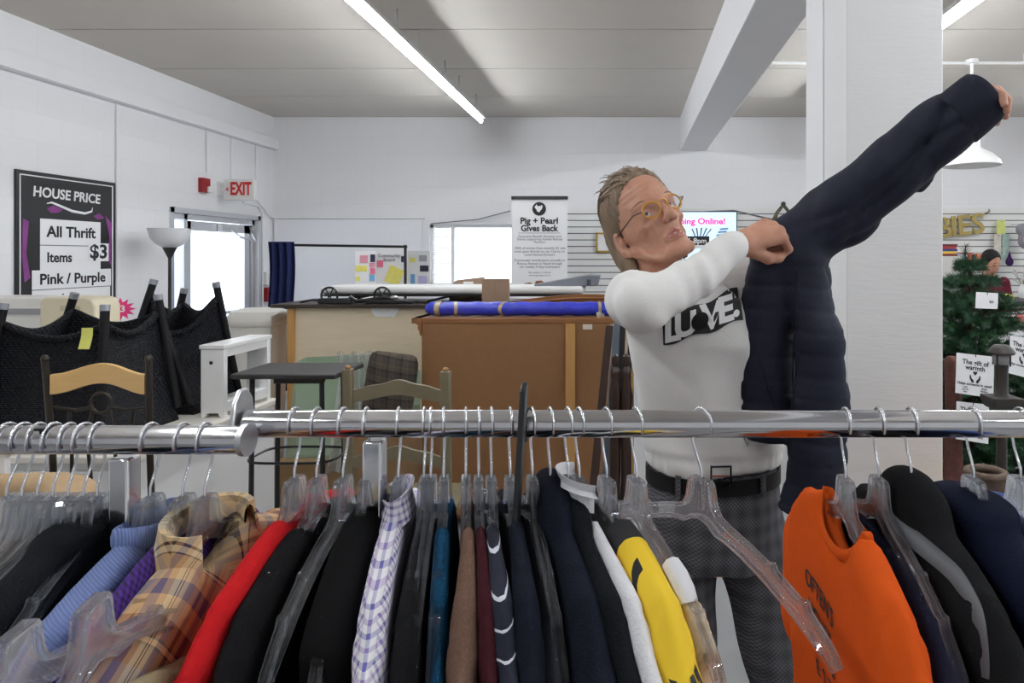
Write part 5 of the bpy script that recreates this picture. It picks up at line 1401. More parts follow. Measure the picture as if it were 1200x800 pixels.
# neck towards the collar, sternomastoid and throat
neck_w = Vector((.075, 1.60, 1.525)); nk = HM.inverted() @ neck_w
d = smin(d, cap(g, (0, -.022, -.06), tuple(nk), .050, .056), .022)
d = smin(d, cap(g, (0, .012, -.112), (nk.x, nk.y+.045, nk.z), .018, .022), .02)
d = smin(d, cap(g, (0.0, .02, -.135), (0.0, .026, -.15), .012, .010), .012)
V, F = nets(g, d)
head_mb = MB(); head_mb.np_mesh(V, F)
lipmask = []
mats_i = []
Vn = np.array(V)
for f in F:
    c = Vn[f].mean(0); k = 0
    if c[1] > .072 and abs(c[0]) < .023:
        zc = -.0705-.0*abs(c[0])
        if abs(c[2]+.0685+.12*abs(c[0])**1.0*.3) < .0115*(1-(abs(c[0])/.026)**2) : k = 1
    mats_i.append(k)
head_mb.mi = mats_i
# eyeballs and teeth join the same mesh
def add_part(mb2, k): head_mb.cur = k; o = len(head_mb.v); head_mb.v += mb2.v; head_mb.f += [tuple(o+i for i in f) for f in mb2.f]; head_mb.mi += [k]*len(mb2.f)
for s in (-1, 1):
    add_part(MB().ball((s*.0315, .0712, -.003), .0112, 18), 2)
    add_part(MB().ball((s*.0315+.002, .0790, -.0018), (.0056, .0039, .0056), 14), 3)
mbt = MB()
for k in range(-3, 4): mbt.box((k*.0052, .0885-.0006*k*k*.6, -.0672-.0002*abs(k)), (.0047, .003, .0050), (0, 0, -k*.12))
add_part(mbt, 4)
head_mb.xf(HM)

# ---- arms, hands, torso, legs of the body
SH_R, EL_R, WR_R = (.012, 1.56, 1.50), (.03, 1.30, 1.505), tuple(at(866, 285, 1.44))
SH_L = (.322, 1.655, 1.545); A3_, A4_ = Vector(at(1103, 151, 1.46)), Vector(at(1143, 122, 1.415)); AXJ = (A4_-A3_).normalized(); WR_L = tuple(A4_-AXJ*.088); EL_L = tuple((Vector(SH_L)*.5+Vector(WR_L)*.5)+Vector((0, .02, -.02)))
g = G((-.1, 1.2, .02), (.8, 1.9, 1.97), .013)
d = stack(g, [(.86, .209, .13, 1.66, .10), (1.0, .209, .145, 1.66, .105), (1.2, .203, .145, 1.65, .105), (1.4, .175, .15, 1.62, .105), (1.48, .16, .145, 1.615, .09), (1.54, .13, .10, 1.61, .06), (1.57, .09, .055, 1.60, .05)])
d = smin(d, chain(g, [SH_R, EL_R, WR_R], [.05, .032, .021], .02), .04)
d = smin(d, chain(g, [SH_L, EL_L, WR_L], [.05, .042, .026], .02), .04)
HIP_R, HIP_L = (.125, 1.66, .90), (.29, 1.66, .90); KN_R, KN_L = (.125, 1.62, .50), (.395, 1.64, .50); AN_R, AN_L = (.11, 1.68, .10), (.45, 1.70, .10)
d = smin(d, chain(g, [HIP_R, KN_R, AN_R], [.078, .055, .04], .02), .03); d = smin(d, chain(g, [HIP_L, KN_L, AN_L], [.078, .055, .04], .02), .03)
V, F = nets(g, d)
body = MB(); body.np_mesh(V, F)
def merge(dst, src, k=0):
    o = len(dst.v); dst.v += src.v; dst.f += [tuple(o+i for i in f) for f in src.f]; dst.mi += (list(src.mi) if k is None else [k]*len(src.f))

def frame(o, zax, yax):
    """matrix whose z runs along zax (towards the finger tips), y towards yax (back of the hand)"""
    z = Vector(zax).normalized(); y = Vector(yax); y = (y-z*y.dot(z)).normalized(); x = y.cross(z)
    o = Vector(o)
    return Matrix(((x.x, y.x, z.x, o.x), (x.y, y.y, z.y, o.y), (x.z, y.z, z.z, o.z), (0, 0, 0, 1)))
def hand(curl, side, thumb, spread=.03, h=.0021):
    """hand in its own frame: wrist at the origin, fingers along z, back of the hand y+, thumb on side*x"""
    g = G((-.07, -.085, -.05), (.07, .045, .2), h)
    s = side
    d = cap(g, (0, 0, -.045), (0, 0, .012), .027, .025, ((0, 1, 0), 1.3))
    mcp = [(s*.030, .004, .088), (s*.010, .007, .092), (-s*.011, .005, .088), (-s*.030, .001, .079)]
    for m_ in mcp: d = smin(d, cap(g, (m_[0]*.45, -.002, .012), m_, .0145, .0115, ((0, 1, 0), 1.05)), .014)
    lens = [(.042, .026, .021), (.046, .029, .022), (.043, .027, .021), (.034, .021, .019)]
    rs = [(.0098, .0090, .0082, .0072), (.0100, .0092, .0083, .0073), (.0096, .0088, .0080, .0070), (.0086, .0078, .0071, .0062)]
    for i, m_ in enumerate(mcp):
        c = curl[i]; p = Vector(m_); ang = 0; pts = [p]; sp = (1.5-i)*spread*s
        for k in range(3):
            ang += c[k]; p = p+Vector((math.sin(sp)*lens[i][k], -math.sin(ang)*lens[i][k], math.cos(ang)*lens[i][k])); pts.append(p)
        f = chain(g, pts, rs[i], .003)
        d = smin(d, f, .0045)
    tp = [Vector((s*.020, -.010, .018))]+[Vector(q) for q in thumb]
    d = smin(d, chain(g, tp, [.0165, .0125, .0105, .0085], .006), .009)
    V, F = nets(g, d); mb = MB(); mb.np_mesh(V, F); return mb
# his right hand: a fist closed on the jacket's collar; knuckles face the camera and up
fistc = [(1.15, 1.45, .9), (1.2, 1.5, .9), (1.25, 1.5, .9), (1.3, 1.5, .9)]
hr = hand(fistc, -1, [(-.040, -.030, .050), (-.034, -.046, .078), (-.012, -.052, .094)])
zdir = Vector((.62, .02, .10)); MR = frame(Vector(WR_R), (.90, .22, .30), (-.22, -.72, .62))
merge(body, hr.xf(MR))
# his left hand: half open, finger tips past the cuff
lc = [(.35, .85, .7), (.45, 1.0, .7), (.5, 1.0, .7), (.6, 1.0, .7)]
hl_ = hand(lc, -1, [(-.028, -.022, .050), (-.026, -.032, .086), (-.014, -.036, .112)], spread=.0)
MLh = frame(Vector(WR_L)+Vector((0, 0, .004)), AXJ, (-.45, .55, .6))
merge(body, hl_.xf(MLh))
merge(body, head_mb, None)
man = body.build('person', [m_skin, m_lip, m_eye, m_iris, m_tooth], None, 80, origin=PB)
tag(man, 'man in white LOVE sweater pulling a navy jacket onto one raised arm', 'person')

# ---- hair: cap plus drape at the nape, then strands
g = G((-.115, -.15, -.19), (.115, .1, .175), .0035)
gs.x, gs.y, gs.z = np.abs(g.x), g.y, g.z
shell = ell(g, (0, -.016, .050), (.0815, .1035, .092))
rip = .0026*np.sin(np.arctan2(g.x, -g.y+.03)*34+8*g.z)+.0014*np.sin(np.arctan2(g.x, -g.y+.03)*71+20*g.z)
nape = ell(g, (0, -.075, -.055), (.070, .040, .105))
side = ell(gs, (.072, -.050, -.030), (.016, .036, .07))
hd = smin(smin(shell, nape, .03), side, .02)+rip
# open face: forehead, temples and ears stay clear
cut1 = ell(g, (0, .085, .010), (.092, .078, .082)); cut2 = ell(gs, (.09, .012, -.028), (.035, .036, .050))
hd = smax(hd, -smin(cut1, cut2, .02), .012)
hd = smax(hd, -ell(gs, (.094, -.020, -.018), (.022, .022, .034)), .006)
V, F = nets(g, hd)
hm = MB(); hm.np_mesh(V, F)
rnd = random.Random(3)
def on_shell(th, ph, k=1.0):
    return Vector((.0815*k*math.sin(ph)*math.cos(th), -.016+.1035*k*math.sin(ph)*math.sin(th), .050+.092*k*math.cos(ph)))
strands = MB()
for i in range(620):     # combed back from the hairline over the crown and down the back
    th = rnd.uniform(PI*1.02, PI*1.98) if i % 3 else rnd.uniform(0, 2*PI)
    start = rnd.uniform(.15, 1.2)
    p = on_shell(th, start, 1.0); L_ = rnd.uniform(.04, .10)
    pts = [p]; v = Vector((rnd.uniform(-.35, .35), -1., rnd.uniform(-.2, .2)))
    for k in range(5):
        n_ = Vector((p.x/.0815**2, (p.y+.016)/.1035**2, (p.z-.05)/.092**2)).normalized()
        grav = Vector((p.x*1.2, -.35, -1.)) if p.y < -.02 else Vector((p.x*3, -1., -.05))
        v = (v*.5+grav.normalized()*.5); v = (v-n_*v.dot(n_)).normalized()
        p = p+v*L_/5; q = Vector((p.x/.0815, (p.y+.016)/.1035, (p.z-.05)/.092)); s_ = q.length
        tgt = 1.015+rnd.uniform(0, .03)
        if p.z > -.01: p = Vector((p.x*tgt/s_, (p.y+.016)*tgt/s_-.016, (p.z-.05)*tgt/s_+.05))
        pts.append(p.copy())
    if all(q.y < .072-.3*max(0, .04-q.z) for q in pts) and not any(abs(q.x) > .07 and q.y > -.03 and q.z < .03 for q in pts):
        strands.tube(pts, [.0016, .0019, .0019, .0017, .0013, .0004], 4)
for i in range(110):     # wind-blown wisps on top
    x0 = rnd.uniform(-.055, .055); y0 = rnd.uniform(-.03, .062); z0 = .05+.092*math.sqrt(max(.05, 1-(x0/.0815)**2-((y0+.016)/.1035)**2))
    p = Vector((x0, y0, z0)); L_ = rnd.uniform(.02, .045); v = Vector((x0*5+rnd.uniform(-.5, .5), -.55+rnd.uniform(-.5, .3), .75+rnd.uniform(-.3, .25))).normalized(); pts = [p-v*.006]
    for k in range(5):
        v = (v+Vector((0, -.14, -.10))).normalized(); p = p+v*L_/5; pts.append(p.copy())
    strands.tube(pts, [.0015, .0015, .0013, .0011, .0008, .0003], 4)
for i in range(150):     # ends at the nape
    x0 = rnd.uniform(-.066, .066); p = Vector((x0, -.085+.4*abs(x0)*.6+rnd.uniform(-.016, .012), -.06+rnd.uniform(-.04, .03))); L_ = rnd.uniform(.06, .11); v = Vector((x0*2, -.1, -1)).normalized(); pts = [p]
    for k in range(5):
        v = (v+Vector((rnd.uniform(-.15, .15), rnd.uniform(-.12, .15), -.1))).normalized(); p = p+v*L_/5; pts.append(p.copy())
    strands.tube(pts, [.0019, .0021, .0019, .0016, .0011, .0004], 4)
merge(hm, strands)
hm.xf(HM).build('hair', m_hair, man, 70)
eb = MB()
for s in (-1, 1):
    for i in range(26):
        k = i/25; p = Vector((s*(.014+.034*k), .0885-.018*k*k, .0195+.005*math.sin(PI*k))); eb.tube([p, p+Vector((s*.006, .0015, .0035)), p+Vector((s*.011, -.002, .003))], [.0009, .0008, .0003], 4)
eb.xf(HM).build('eyebrows', plain('greying_brow_hair', srgb(120, 100, 84), .6), man, 0)

# ---- glasses
gl = thing('glasses', None, None, (0, 0, 0)); COL.objects.unlink(gl); bpy.data.objects.remove(gl)
m_amber = plain('amber_frame', srgb(196, 138, 46), .2, coat=.5)
fr = MB(); lens = MB()
for s in (-1, 1):
    c = Vector((s*.030, .101, -.004)); ring = []
    for k in range(36):
        a = 2*PI*k/36; ring.append(c+Vector((.0200*math.cos(a), -s*.25*.02*math.cos(a), .0180*math.sin(a))))
    fr.tube(ring, .0022, 8, closed=True, up=(0, 1, 0))
    lens.add([c]+ring, [(0, 1+k, 1+(k+1) % 36) for k in range(36)])
fr.tube([(-.0105, .1055, .003), (-.005, .110, .008), (.005, .110, .008), (.0105, .1055, .003)], .0018, 8)
gm = fr.xf(HM).build('glasses', m_amber, man, 70)
lens.xf(HM).build('lens', m_glass, gm, 0)
tp = MB()
for s in (-1, 1): tp.tube([(s*.0495, .096, .001), (s*.068, .084, .004), (s*.0795, .02, .000), (s*.0815, -.02, .0), (s*.078, -.045, -.022)], .0016, 8)
tp.xf(HM).build('temple_arms', plain('dark_temple', srgb(70, 50, 30), .3), gm, 60)

# ---- white sweater
def sweater_rows(o=0.):
    return [(1.095, .207, .157, 1.66, .128), (1.115, .207, .162, 1.66, .132), (1.135, .206, .160, 1.658, .130), (1.15, .205, .166, 1.656, .134), (1.20, .203, .167, 1.65, .134), (1.30, .190, .171, 1.638, .135),
            (1.40, .174, .173, 1.625, .135), (1.47, .160, .168, 1.618, .122), (1.52, .142, .140, 1.612, .100), (1.56, .11, .095, 1.606, .075), (1.58, .088, .066, 1.60, .064)]
g = G((-.14, 1.2, 1.07), (.50, 1.86, 1.76), .0068)
d = stack(g, sweater_rows())
d = smin(d, chain(g, [SH_R, (.018, 1.43, 1.512), EL_R], [.064, .056, .050], .02), .03)
wr = Vector(WR_R); el = Vector(EL_R); we = wr+(wr-el).normalized()*.002
mid = el.lerp(wr, .5)+Vector((0, -.0, -.012))
d = smin(d, chain(g, [tuple(el), tuple(mid), tuple(el.lerp(wr, .86)), tuple(we)], [.048, .041, .034, .027], .02), .018)
d = smin(d, chain(g, [(.26, 1.65, 1.50), SH_L, tuple(Vector(SH_L).lerp(Vector(EL_L), .5))], [.075, .062, .055], .03), .04)
# folds: diagonal pulls from the armpit, gathers at the elbow, soft drapes above the hem
amp = np.clip((1.5-g.z)/.12, 0, 1)
fold = .0065*np.sin(38*(g.x*.55+ (g.z-1.3)*.8)+2)*np.clip((g.x-.0)/.1, 0, 1)*amp
fold += .0065*np.sin(34*g.x+9*g.z)*np.clip((1.40-g.z)/.15, 0, 1)*np.clip((g.z-1.13)/.05, 0, 1)
ev = (g.x-el.x)*.82+(g.z-el.z)*.57+(g.y-el.y)*.3
near = np.exp(-(((g.x-mid.x)/.16)**2+((g.y-mid.y)/.16)**2+((g.z-mid.z)/.14)**2))
fold += (.0028*np.sin(70*ev+22*(g.z-g.y)+2*np.sin(30*g.z))+.0022*np.sin(131*ev-30*g.z+1.5*np.sin(45*g.x)))*near
fold += .0022*np.sin(55*(g.y+.4*g.z)+2*np.sin(40*g.z))*np.exp(-(((g.x+.0)/.09)**2+((g.y-1.42)/.14)**2+((g.z-1.5)/.08)**2))
rib = .0011*np.sin(np.arctan2(g.x-.206, 1.66-g.y)*170)*(g.z < 1.142)
d = d+fold*.9+rib
# neck opening
ncut = cap(g, (.076, 1.575, 1.545), tuple(hw_((0, 0, -.10))), .052, .062)
d = smax(d, -ncut, .008)
# sleeve end and hem cleanly cut
axis = (wr-el).normalized(); pl_ = (g.x-we.x)*axis.x+(g.y-we.y)*axis.y+(g.z-we.z)*axis.z
d = np.where((g.x > .15) & (g.y < 1.56) & (g.z > 1.5), np.maximum(d, pl_-.004), d)
V, F = nets(g, d)
swm = MB(); swm.np_mesh(V, F)
m_sweat = fabric('white_fine_knit', srgb(232, 231, 228), .03, 30, 420, .18)
sweater = swm.build('sweater', m_sweat, man, 80)
# collar rib
nc = Vector((.078, 1.585, 1.562)); ndir = (HC_-nc).normalized(); M_ = frame(nc, (-.08, -.02, 1), (0, 1, 0))
cb = MB(); cb.tube([M_ @ Vector((.059*math.cos(a), .056*math.sin(a)-.006, .004+.012*math.sin(a))) for a in [2*PI*k/40 for k in range(40)]], .0105, 10, closed=True, flat=(1.1, .6), up=(0, 0, 1))
cb.build('collar_band', m_sweat, sweater, 70)
# printed label LOVE. on the chest, laid onto the knit
bv = BVHTree.FromPolygons([tuple(v) for v in V], [tuple(int(i) for i in f) for f in F])
def lay(mb, off):
    out = MB(); vs = []
    for p in mb.v:
        hit = None
        h_ = bv.ray_cast(Vector((p.x, 1.1, p.z))+Vector((0, 0, 0)), Vector((0, 1, 0)))
        q = h_[0]
        if q is None: q = Vector((p.x, 1.5, p.z))
        vs.append(q-Vector((0, off, 0)))
    out.add(vs, mb.f); out.mi = list(mb.mi); return out
lu = Vector((math.cos(.26), 0, math.sin(.26))); lv = Vector((-.0, 0, 1))
lo = Vector((.181, 1.3, 1.432)); lo = Vector(at(826, 371, 1.495)); lo.y = 1.3
quad = []
nx_, nz_ = 26, 12
vs = []; fs = []
cn = [Vector((-.093, 0, -.040)), Vector((.090, 0, -.030)), Vector((.084, 0, .042)), Vector((-.096, 0, .018))]
for i in range(nx_+1):
    for j in range(nz_+1):
        a = cn[0].lerp(cn[1], i/nx_); b_ = cn[3].lerp(cn[2], i/nx_); p = a.lerp(b_, j/nz_)
        vs.append(lo+lu*p.x+Vector((0, 0, p.z-.004*math.sin(i*.5))))
for i in range(nx_):
    for j in range(nz_): k = i*(nz_+1)+j; fs.append((k, k+nz_+1, k+nz_+2, k+1))
pm_ = MB(); pm_.add(vs, fs)
lay(pm_, .0045).build('black_print', m_print_black, sweater, 60)
wt = MB()
def letter(ch, x, size, z=0.):
    t_ = text_mb(ch, size, lo+lu*x+Vector((0, 0, z)), lu, lv, .0, .045)
    merge(wt, dense(t_, 2))
letter('L', -.074, .072, -.012); letter('U', -.044, .070, -.008); letter('V', .015, .076, -.004); letter('E', .048, .074, .001); letter('.', .074, .074, .006)
lay(wt, .0062).build('white_lettering', m_print_white, sweater, 0)
dm = MB(); dm.lathe([(0, 0), (.012, 0), (.0195, 0), (.0195, .0005), (0, .0005)], (0, 0, 0), 28)
dm.v = [lo+lu*(v.x-.012)+Vector((0, 0, v.y-.006)) for v in dm.v]
lay(dm, .0078).build('black_disc_print', plain('black_flock', (.006, .006, .006), .95), sweater, 0)

# ---- trousers, belt, shoes
def mat_glen():
    m, t, b = nt('grey_glen_check'); b.inputs['Roughness'].default_value = .92; b.inputs['Specular IOR Level'].default_value = .1
    x, y, z = obj_xyz(t)
    u = math_(t, 'ADD', x, math_(t, 'MULTIPLY', y, .7))
    ck = N(t, 'ShaderNodeTexChecker', i_Scale=1.0); cb = N(t, 'ShaderNodeCombineXYZ')
    L(t, math_(t, 'DIVIDE', u, .0048), cb.inputs[0]); L(t, math_(t, 'DIVIDE', z, .0048), cb.inputs[1]); L(t, cb.outputs[0], ck.inputs['Vector'])
    ck.inputs['Color1'].default_value = c4(srgb(72, 72, 76)); ck.inputs['Color2'].default_value = c4(srgb(104, 103, 107))
    big = math_(t, 'MULTIPLY', math_(t, 'ADD', math_(t, 'SINE', math_(t, 'MULTIPLY', u, 150.)), math_(t, 'SINE', math_(t, 'MULTIPLY', z, 150.))), .25)
    f = math_(t, 'ADD', .28, math_(t, 'MULTIPLY', big, .8))
    n = N(t, 'ShaderNodeMath', operation='MAXIMUM'); n.inputs[1].default_value = 0; L(t, f, n.inputs[0])
    L(t, mixc(t, ck.outputs['Color'], srgb(50, 50, 54), n.outputs[0]), b.inputs['Base Color'])
    return m
g = G((-.02, 1.48, .03), (.52, 1.84, 1.13), .0085)
d = stack(g, [(.80, .209, .165, 1.665, .12), (.93, .209, .172, 1.665, .128), (1.0, .209, .168, 1.663, .126), (1.105, .208, .152, 1.66, .120)])
d = smax(d, .87-g.z, .01)
d = smin(d, chain(g, [(.128, 1.66, .90), KN_R, (AN_R[0], AN_R[1], .10)], [.092, .080, .075], .02), .02)
d = smin(d, chain(g, [(.300, 1.66, .90), KN_L, (AN_L[0], AN_L[1], .10)], [.088, .078, .072], .02), .02)
d = d + .004*np.sin(26*g.z+14*g.x+3)*np.clip((.95-g.z)/.2, 0, 1)+.003*np.sin(60*(g.x-.209)-20*g.z)*np.clip((g.z-.8)/.1, 0, 1)*np.clip((1.06-g.z)/.06, 0, 1)
d = smax(d, np.maximum(.055-g.z, g.z-1.1), .004)
sdf_mb(g, d).build('trousers', mat_glen(), man, 80)
m_belt = plain('black_leather', (.006, .006, .006), .55, bump=.1, bscale=120, spec=.2)
def ring_at(z, rx, ry, cx=.208, cy=1.66, n=60): return [(cx+rx*math.cos(2*PI*k/n), cy+ry*math.sin(2*PI*k/n), z) for k in range(n)]
bm_ = MB(); vs = []; n = 60
for rr, zz_ in ((.0, 1.060), (.0045, 1.060), (.0045, 1.095), (.0, 1.095)): vs += ring_at(zz_, .159+rr, .127+rr)
bm_.add(vs, [(i*n+k, i*n+(k+1) % n, ((i+1) % 4)*n+(k+1) % n, ((i+1) % 4)*n+k) for i in range(4) for k in range(n)])
belt = bm_.build('belt', m_belt, man, 40)
bk = MB(); ctr = at(845, 558, 1.52); ctr.y = 1.5235
for dx, dz, w_, h_ in ((-.022, 0, .004, .046), (.022, 0, .004, .046), (0, .021, .048, .004), (0, -.021, .048, .004)): bk.box(ctr+Vector((dx, 0, dz)), (w_, .005, h_), (0, 0, .08))
bk.bar(ctr+Vector((-.022, -.001, 0)), ctr+Vector((.018, -.001, 0)), .003)
bk.build('buckle', m_chrome, belt, 0)
for px in (795, 896):
    p = at(px, 560, 1.54); k = (p.x-.208)/.164; yy = 1.66-.1335*math.sqrt(max(0, 1-k*k)); MB().box((p.x, yy-.002, 1.077), (.011, .006, .052), (0, 0, .9*k)).build('belt_loop', bpy.data.materials['grey_glen_check'], belt)
for a_, k in ((AN_R, -1), (AN_L, 1)):
    g = G((a_[0]-.09, a_[1]-.26, 0), (a_[0]+.09, a_[1]+.12, .14), .008)
    d = cap(g, (a_[0], a_[1]+.04, .04), (a_[0]+k*.02, a_[1]-.18, .035), .045, .038); d = smin(d, cap(g, (a_[0], a_[1]+.02, .05), (a_[0], a_[1], .11), .045, .045), .03); d = smax(d, .012-g.z, .004)
    so = sdf_mb(g, d).build('shoe', m_black, man, 70)

# ---- navy jacket: one sleeve on the raised arm, body and other sleeve hanging
m_jack = None
def jacket_mat():
    m, t, b = nt('navy_quilted_cloth'); b.inputs['Roughness'].default_value = .7; b.inputs['Specular IOR Level'].default_value = .2
    tc = N(t, 'ShaderNodeTexCoord'); n = N(t, 'ShaderNodeTexNoise', i_Scale=30.0, i_Detail=4.0); L(t, tc.outputs['Object'], n.inputs['Vector'])
    L(t, mixc(t, (.0105, .012, .024), (.021, .024, .042), n.outputs['Fac']), b.inputs['Base Color'])
    n2 = N(t, 'ShaderNodeTexNoise', i_Scale=260.0, i_Detail=3.0); L(t, tc.outputs['Object'], n2.inputs['Vector'])
    bp = N(t, 'ShaderNodeBump', i_Strength=.25, i_Distance=.003); L(t, n2.outputs['Fac'], bp.inputs['Height']); L(t, bp.outputs['Normal'], b.inputs['Normal'])
    return m
m_jack = jacket_mat()
A0 = Vector(at(926, 292, 1.58)); A1 = Vector(at(985, 246, 1.56)); A2 = Vector(at(1048, 196, 1.51)); A3, A4 = A3_, A4_
g = G((.22, 1.36, .98), (.83, 1.78, 2.02), .0072)
d = chain(g, [tuple(A0), tuple(A1), tuple(A2), tuple(A3), tuple(A4)], [.068, .073, .069, .061, .0585], .03)
ax_j = (A3-A1).normalized()
tj = (g.x-A1.x)*ax_j.x+(g.y-A1.y)*ax_j.y+(g.z-A1.z)*ax_j.z
pj = -(g.x-A1.x)*ax_j.z+(g.z-A1.z)*ax_j.x
tight = np.clip((tj+.10)/.1, 0, 1)
crease = lambda q: (1-np.abs(np.sin(q)))**2.5
d = d+tight*(.0135*crease(34*pj-5*tj+.9*np.sin(11*tj)+.5)+.010*crease(47*pj+7*tj+.8*np.sin(14*tj+1)+2.0)+.006*crease(29*pj-16*tj+1.1)-.008)*np.clip((.50-tj)/.06, .15, 1)      # lengthwise pulls along the sleeve
# front panel from the gripped collar down to its hem
px2 = lambda px, dd: (px-735)*dd/800
flap = stack(g, [(1.185, px2(902, 1.52), .060, 1.535, .030), (1.25, px2(900, 1.52), .066, 1.535, .036), (1.40, px2(901, 1.52), .067, 1.54, .040), (1.50, px2(905, 1.52), .064, 1.545, .044), (1.56, px2(912, 1.52), .062, 1.55, .048), (1.605, px2(912, 1.52), .050, 1.555, .04), (1.632, px2(900, 1.52), .025, 1.535, .03)])
quilt = lambda per: .0035*np.exp(-((np.mod(g.z+.05*(g.x-.3), per)-per/2)/.004)**2)
flap = flap+.003*np.sin(34*g.x+5*g.z)+quilt(.052)*.9
d = smin(d, flap, .03)
# pulled cloth between fist and shoulder
d = smin(d, cap(g, tuple(at(893, 285, 1.50)), tuple(A0), .030, .075), .03)
# back panel and the empty sleeve hanging down behind
back = stack(g, [(1.24, px2(940, 1.6), .075, 1.63, .035), (1.4, px2(940, 1.6), .085, 1.64, .05), (1.55, px2(937, 1.6), .085, 1.64, .07), (1.62, px2(936, 1.6), .07, 1.62, .06)])+quilt(.052)
d = smin(d, back, .03)
S0, S1, S2, S3, S4 = Vector(at(944, 318, 1.52)), Vector(at(961, 400, 1.47)), Vector(at(962, 470, 1.47)), Vector(at(958, 540, 1.48)), Vector(at(946, 598, 1.49))
sl = chain(g, [tuple(S0), tuple(S1), tuple(S2), tuple(S3), tuple(S4)], [.044, .052, .058, .060, .066], .02, ((0, 1, 0), 1.5))
zz2 = g.z+.10*(g.x-.42)
sl = sl+.0042*np.exp(-((np.mod(zz2, .047)-.0235)/.0045)**2)+.002*np.sin(50*g.x+20*g.z)
sl = smax(sl, 1.025+.35*(g.x-.40)*-1-g.z, .006)
d = smin(d, sl, .028)
# the sleeve ends in a hollow where the cuff is set
pl_ = (g.x-A4.x)*ax_j.x+(g.y-A4.y)*ax_j.y+(g.z-A4.z)*ax_j.z
d = smax(d, -cap(g, tuple(A4+ax_j*.02), tuple(A4+ax_j*.12), .040, .042), .004)
d = smax(d, pl_+.024, .004)
V, F = nets(g, d)
jm = MB(); jm.np_mesh(V, F); jacket = jm.build('jacket', m_jack, man, 80)
cm = MB(); CM = frame(A4, ax_j, (-.45, .55, .6)); nn_ = 56; vs = []; prof = [(.0615, -.046), (.0655, -.040), (.0645, -.01), (.0625, .018), (.0605, .03), (.0575, .033), (.054, .028), (.052, .0), (.050, -.045)]
for (r_, z_) in prof:
    for k in range(nn_):
        a_ = 2*PI*k/nn_; w_ = 1+.02*math.sin(3*a_+z_*30)+.012*math.sin(7*a_); vs.append(CM @ Vector((r_*w_*math.cos(a_), r_*w_*.94*math.sin(a_), z_+.006*math.sin(2*a_+1))))
cm.add(vs, [(i*nn_+k, i*nn_+(k+1) % nn_, ((i+1) % len(prof))*nn_+(k+1) % nn_, ((i+1) % len(prof))*nn_+k) for i in range(len(prof)) for k in range(nn_)])
cm.build('cuff', m_jack, jacket, 70)
jacket['label'] = 'navy quilted jacket with one sleeve on the raised arm'
bvj = BVHTree.FromPolygons([tuple(v) for v in V], [tuple(int(i) for i in f) for f in F])
def jline(pts, r, name, mat, n=40):
    q = []
    for i in range(n+1):
        f = i/n*(len(pts)-1); k = min(int(f), len(pts)-2); px, py = [pts[k][j]+(pts[k+1][j]-pts[k][j])*(f-k) for j in (0, 1)]
        o = Vector((0, 0, CAMZ)); dr = (at(px, py, 1.5)-o).normalized(); h_ = bvj.ray_cast(o, dr)
        if h_[0] is not None: q.append(h_[0]-dr*.0004)
    if len(q) > 1: MB().tube(q, r, 6).build(name, mat, jacket, 60)
m_seam_crease = plain('dark_seam_and_crease', (.006, .007, .012), .9)
jline([(872, 352), (870, 420), (869, 500)], .0022, 'front_edge', m_seam_crease); jline([(935, 318), (931, 380), (929, 440), (932, 490)], .002, 'crease_shade', m_seam_crease)  # second line draws the shade of the long vertical crease as a dark tube
jline([(890, 420), (900, 455), (912, 485)], .0015, 'pocket_seam', m_seam_crease)
zp = at(873, 512, 1.49); MB().tube([zp, zp+Vector((.006, -.002, -.02))], [.004, .0025], 8).build('zip_pull', m_chrome, jacket, 60)
# striped white lining glimpsed under the fist
# ---- jacket's own hanger neck? dark hanger hook seen on the far wall fixture
t = thing('wall_hook_clamp', 'dark metal clamp hook on the back wall above the jacket shoulder', 'hook', at(918, 258, 7.9))
o = at(918, 262, 7.86); dkb = plain('aged_bronze', srgb(84, 78, 66), .4, .7)
mb = MB(); k = 7.86/800
for s in (-1, 1): mb = MB(); mb.tube([o+Vector((0, 0, 22*k)), o+Vector((s*8*k, 0, 12*k)), o+Vector((s*11*k, 0, 2*k)), o+Vector((s*7*k, 0, -12*k)), o+Vector((s*6*k, .06, -26*k))], [.02, .02, .035, .028, .025], 10); mb.build('arm', dkb, t, 60)
MB().ball(o+Vector((0, 0, 23*k)), .03, 12).build('ball_knob', m_black, t)
MB().bb((o.x-.1, 7.9, o.z-.34), (o.x+.1, 7.985, o.z-.22)).build('mount', m_black, t, bevel=.01)
# ================================================================== FAR SHOP COUNTER, TREE, PENDANT
m_gold = plain('gold_glitter', srgb(176, 156, 92), .35, .35, noise=.5, nscale=160, bump=.5, bscale=220)
t = thing('letter_garland', 'gold glitter letter garland ending BIES hung on the slatted wall', 'garland', at(1128, 266, 7.93))
for ch, px, py, rot in (('B', 1106, 268, .12), ('I', 1118, 266.5, .14), ('E', 1130, 265, .16), ('S', 1146, 263, .2)):
    text_mb(ch, .33, at(px, py, 7.93), (1, 0, rot*.7), (-rot*.5, 0, 1), .02, .018).build('letter', m_gold, t, 0)
MB().tube([at(1085, 260, 7.94), at(1120, 256, 7.94), at(1150, 252, 7.94), at(1158, 248, 7.94)], .008, 6).build('cord', m_gold, t)
MB().tube([at(1158, 250, 7.97), at(1160, 247, 7.85), at(1159, 244.5, 7.85)], .012, 8).build('wall_hook', m_alu, t)
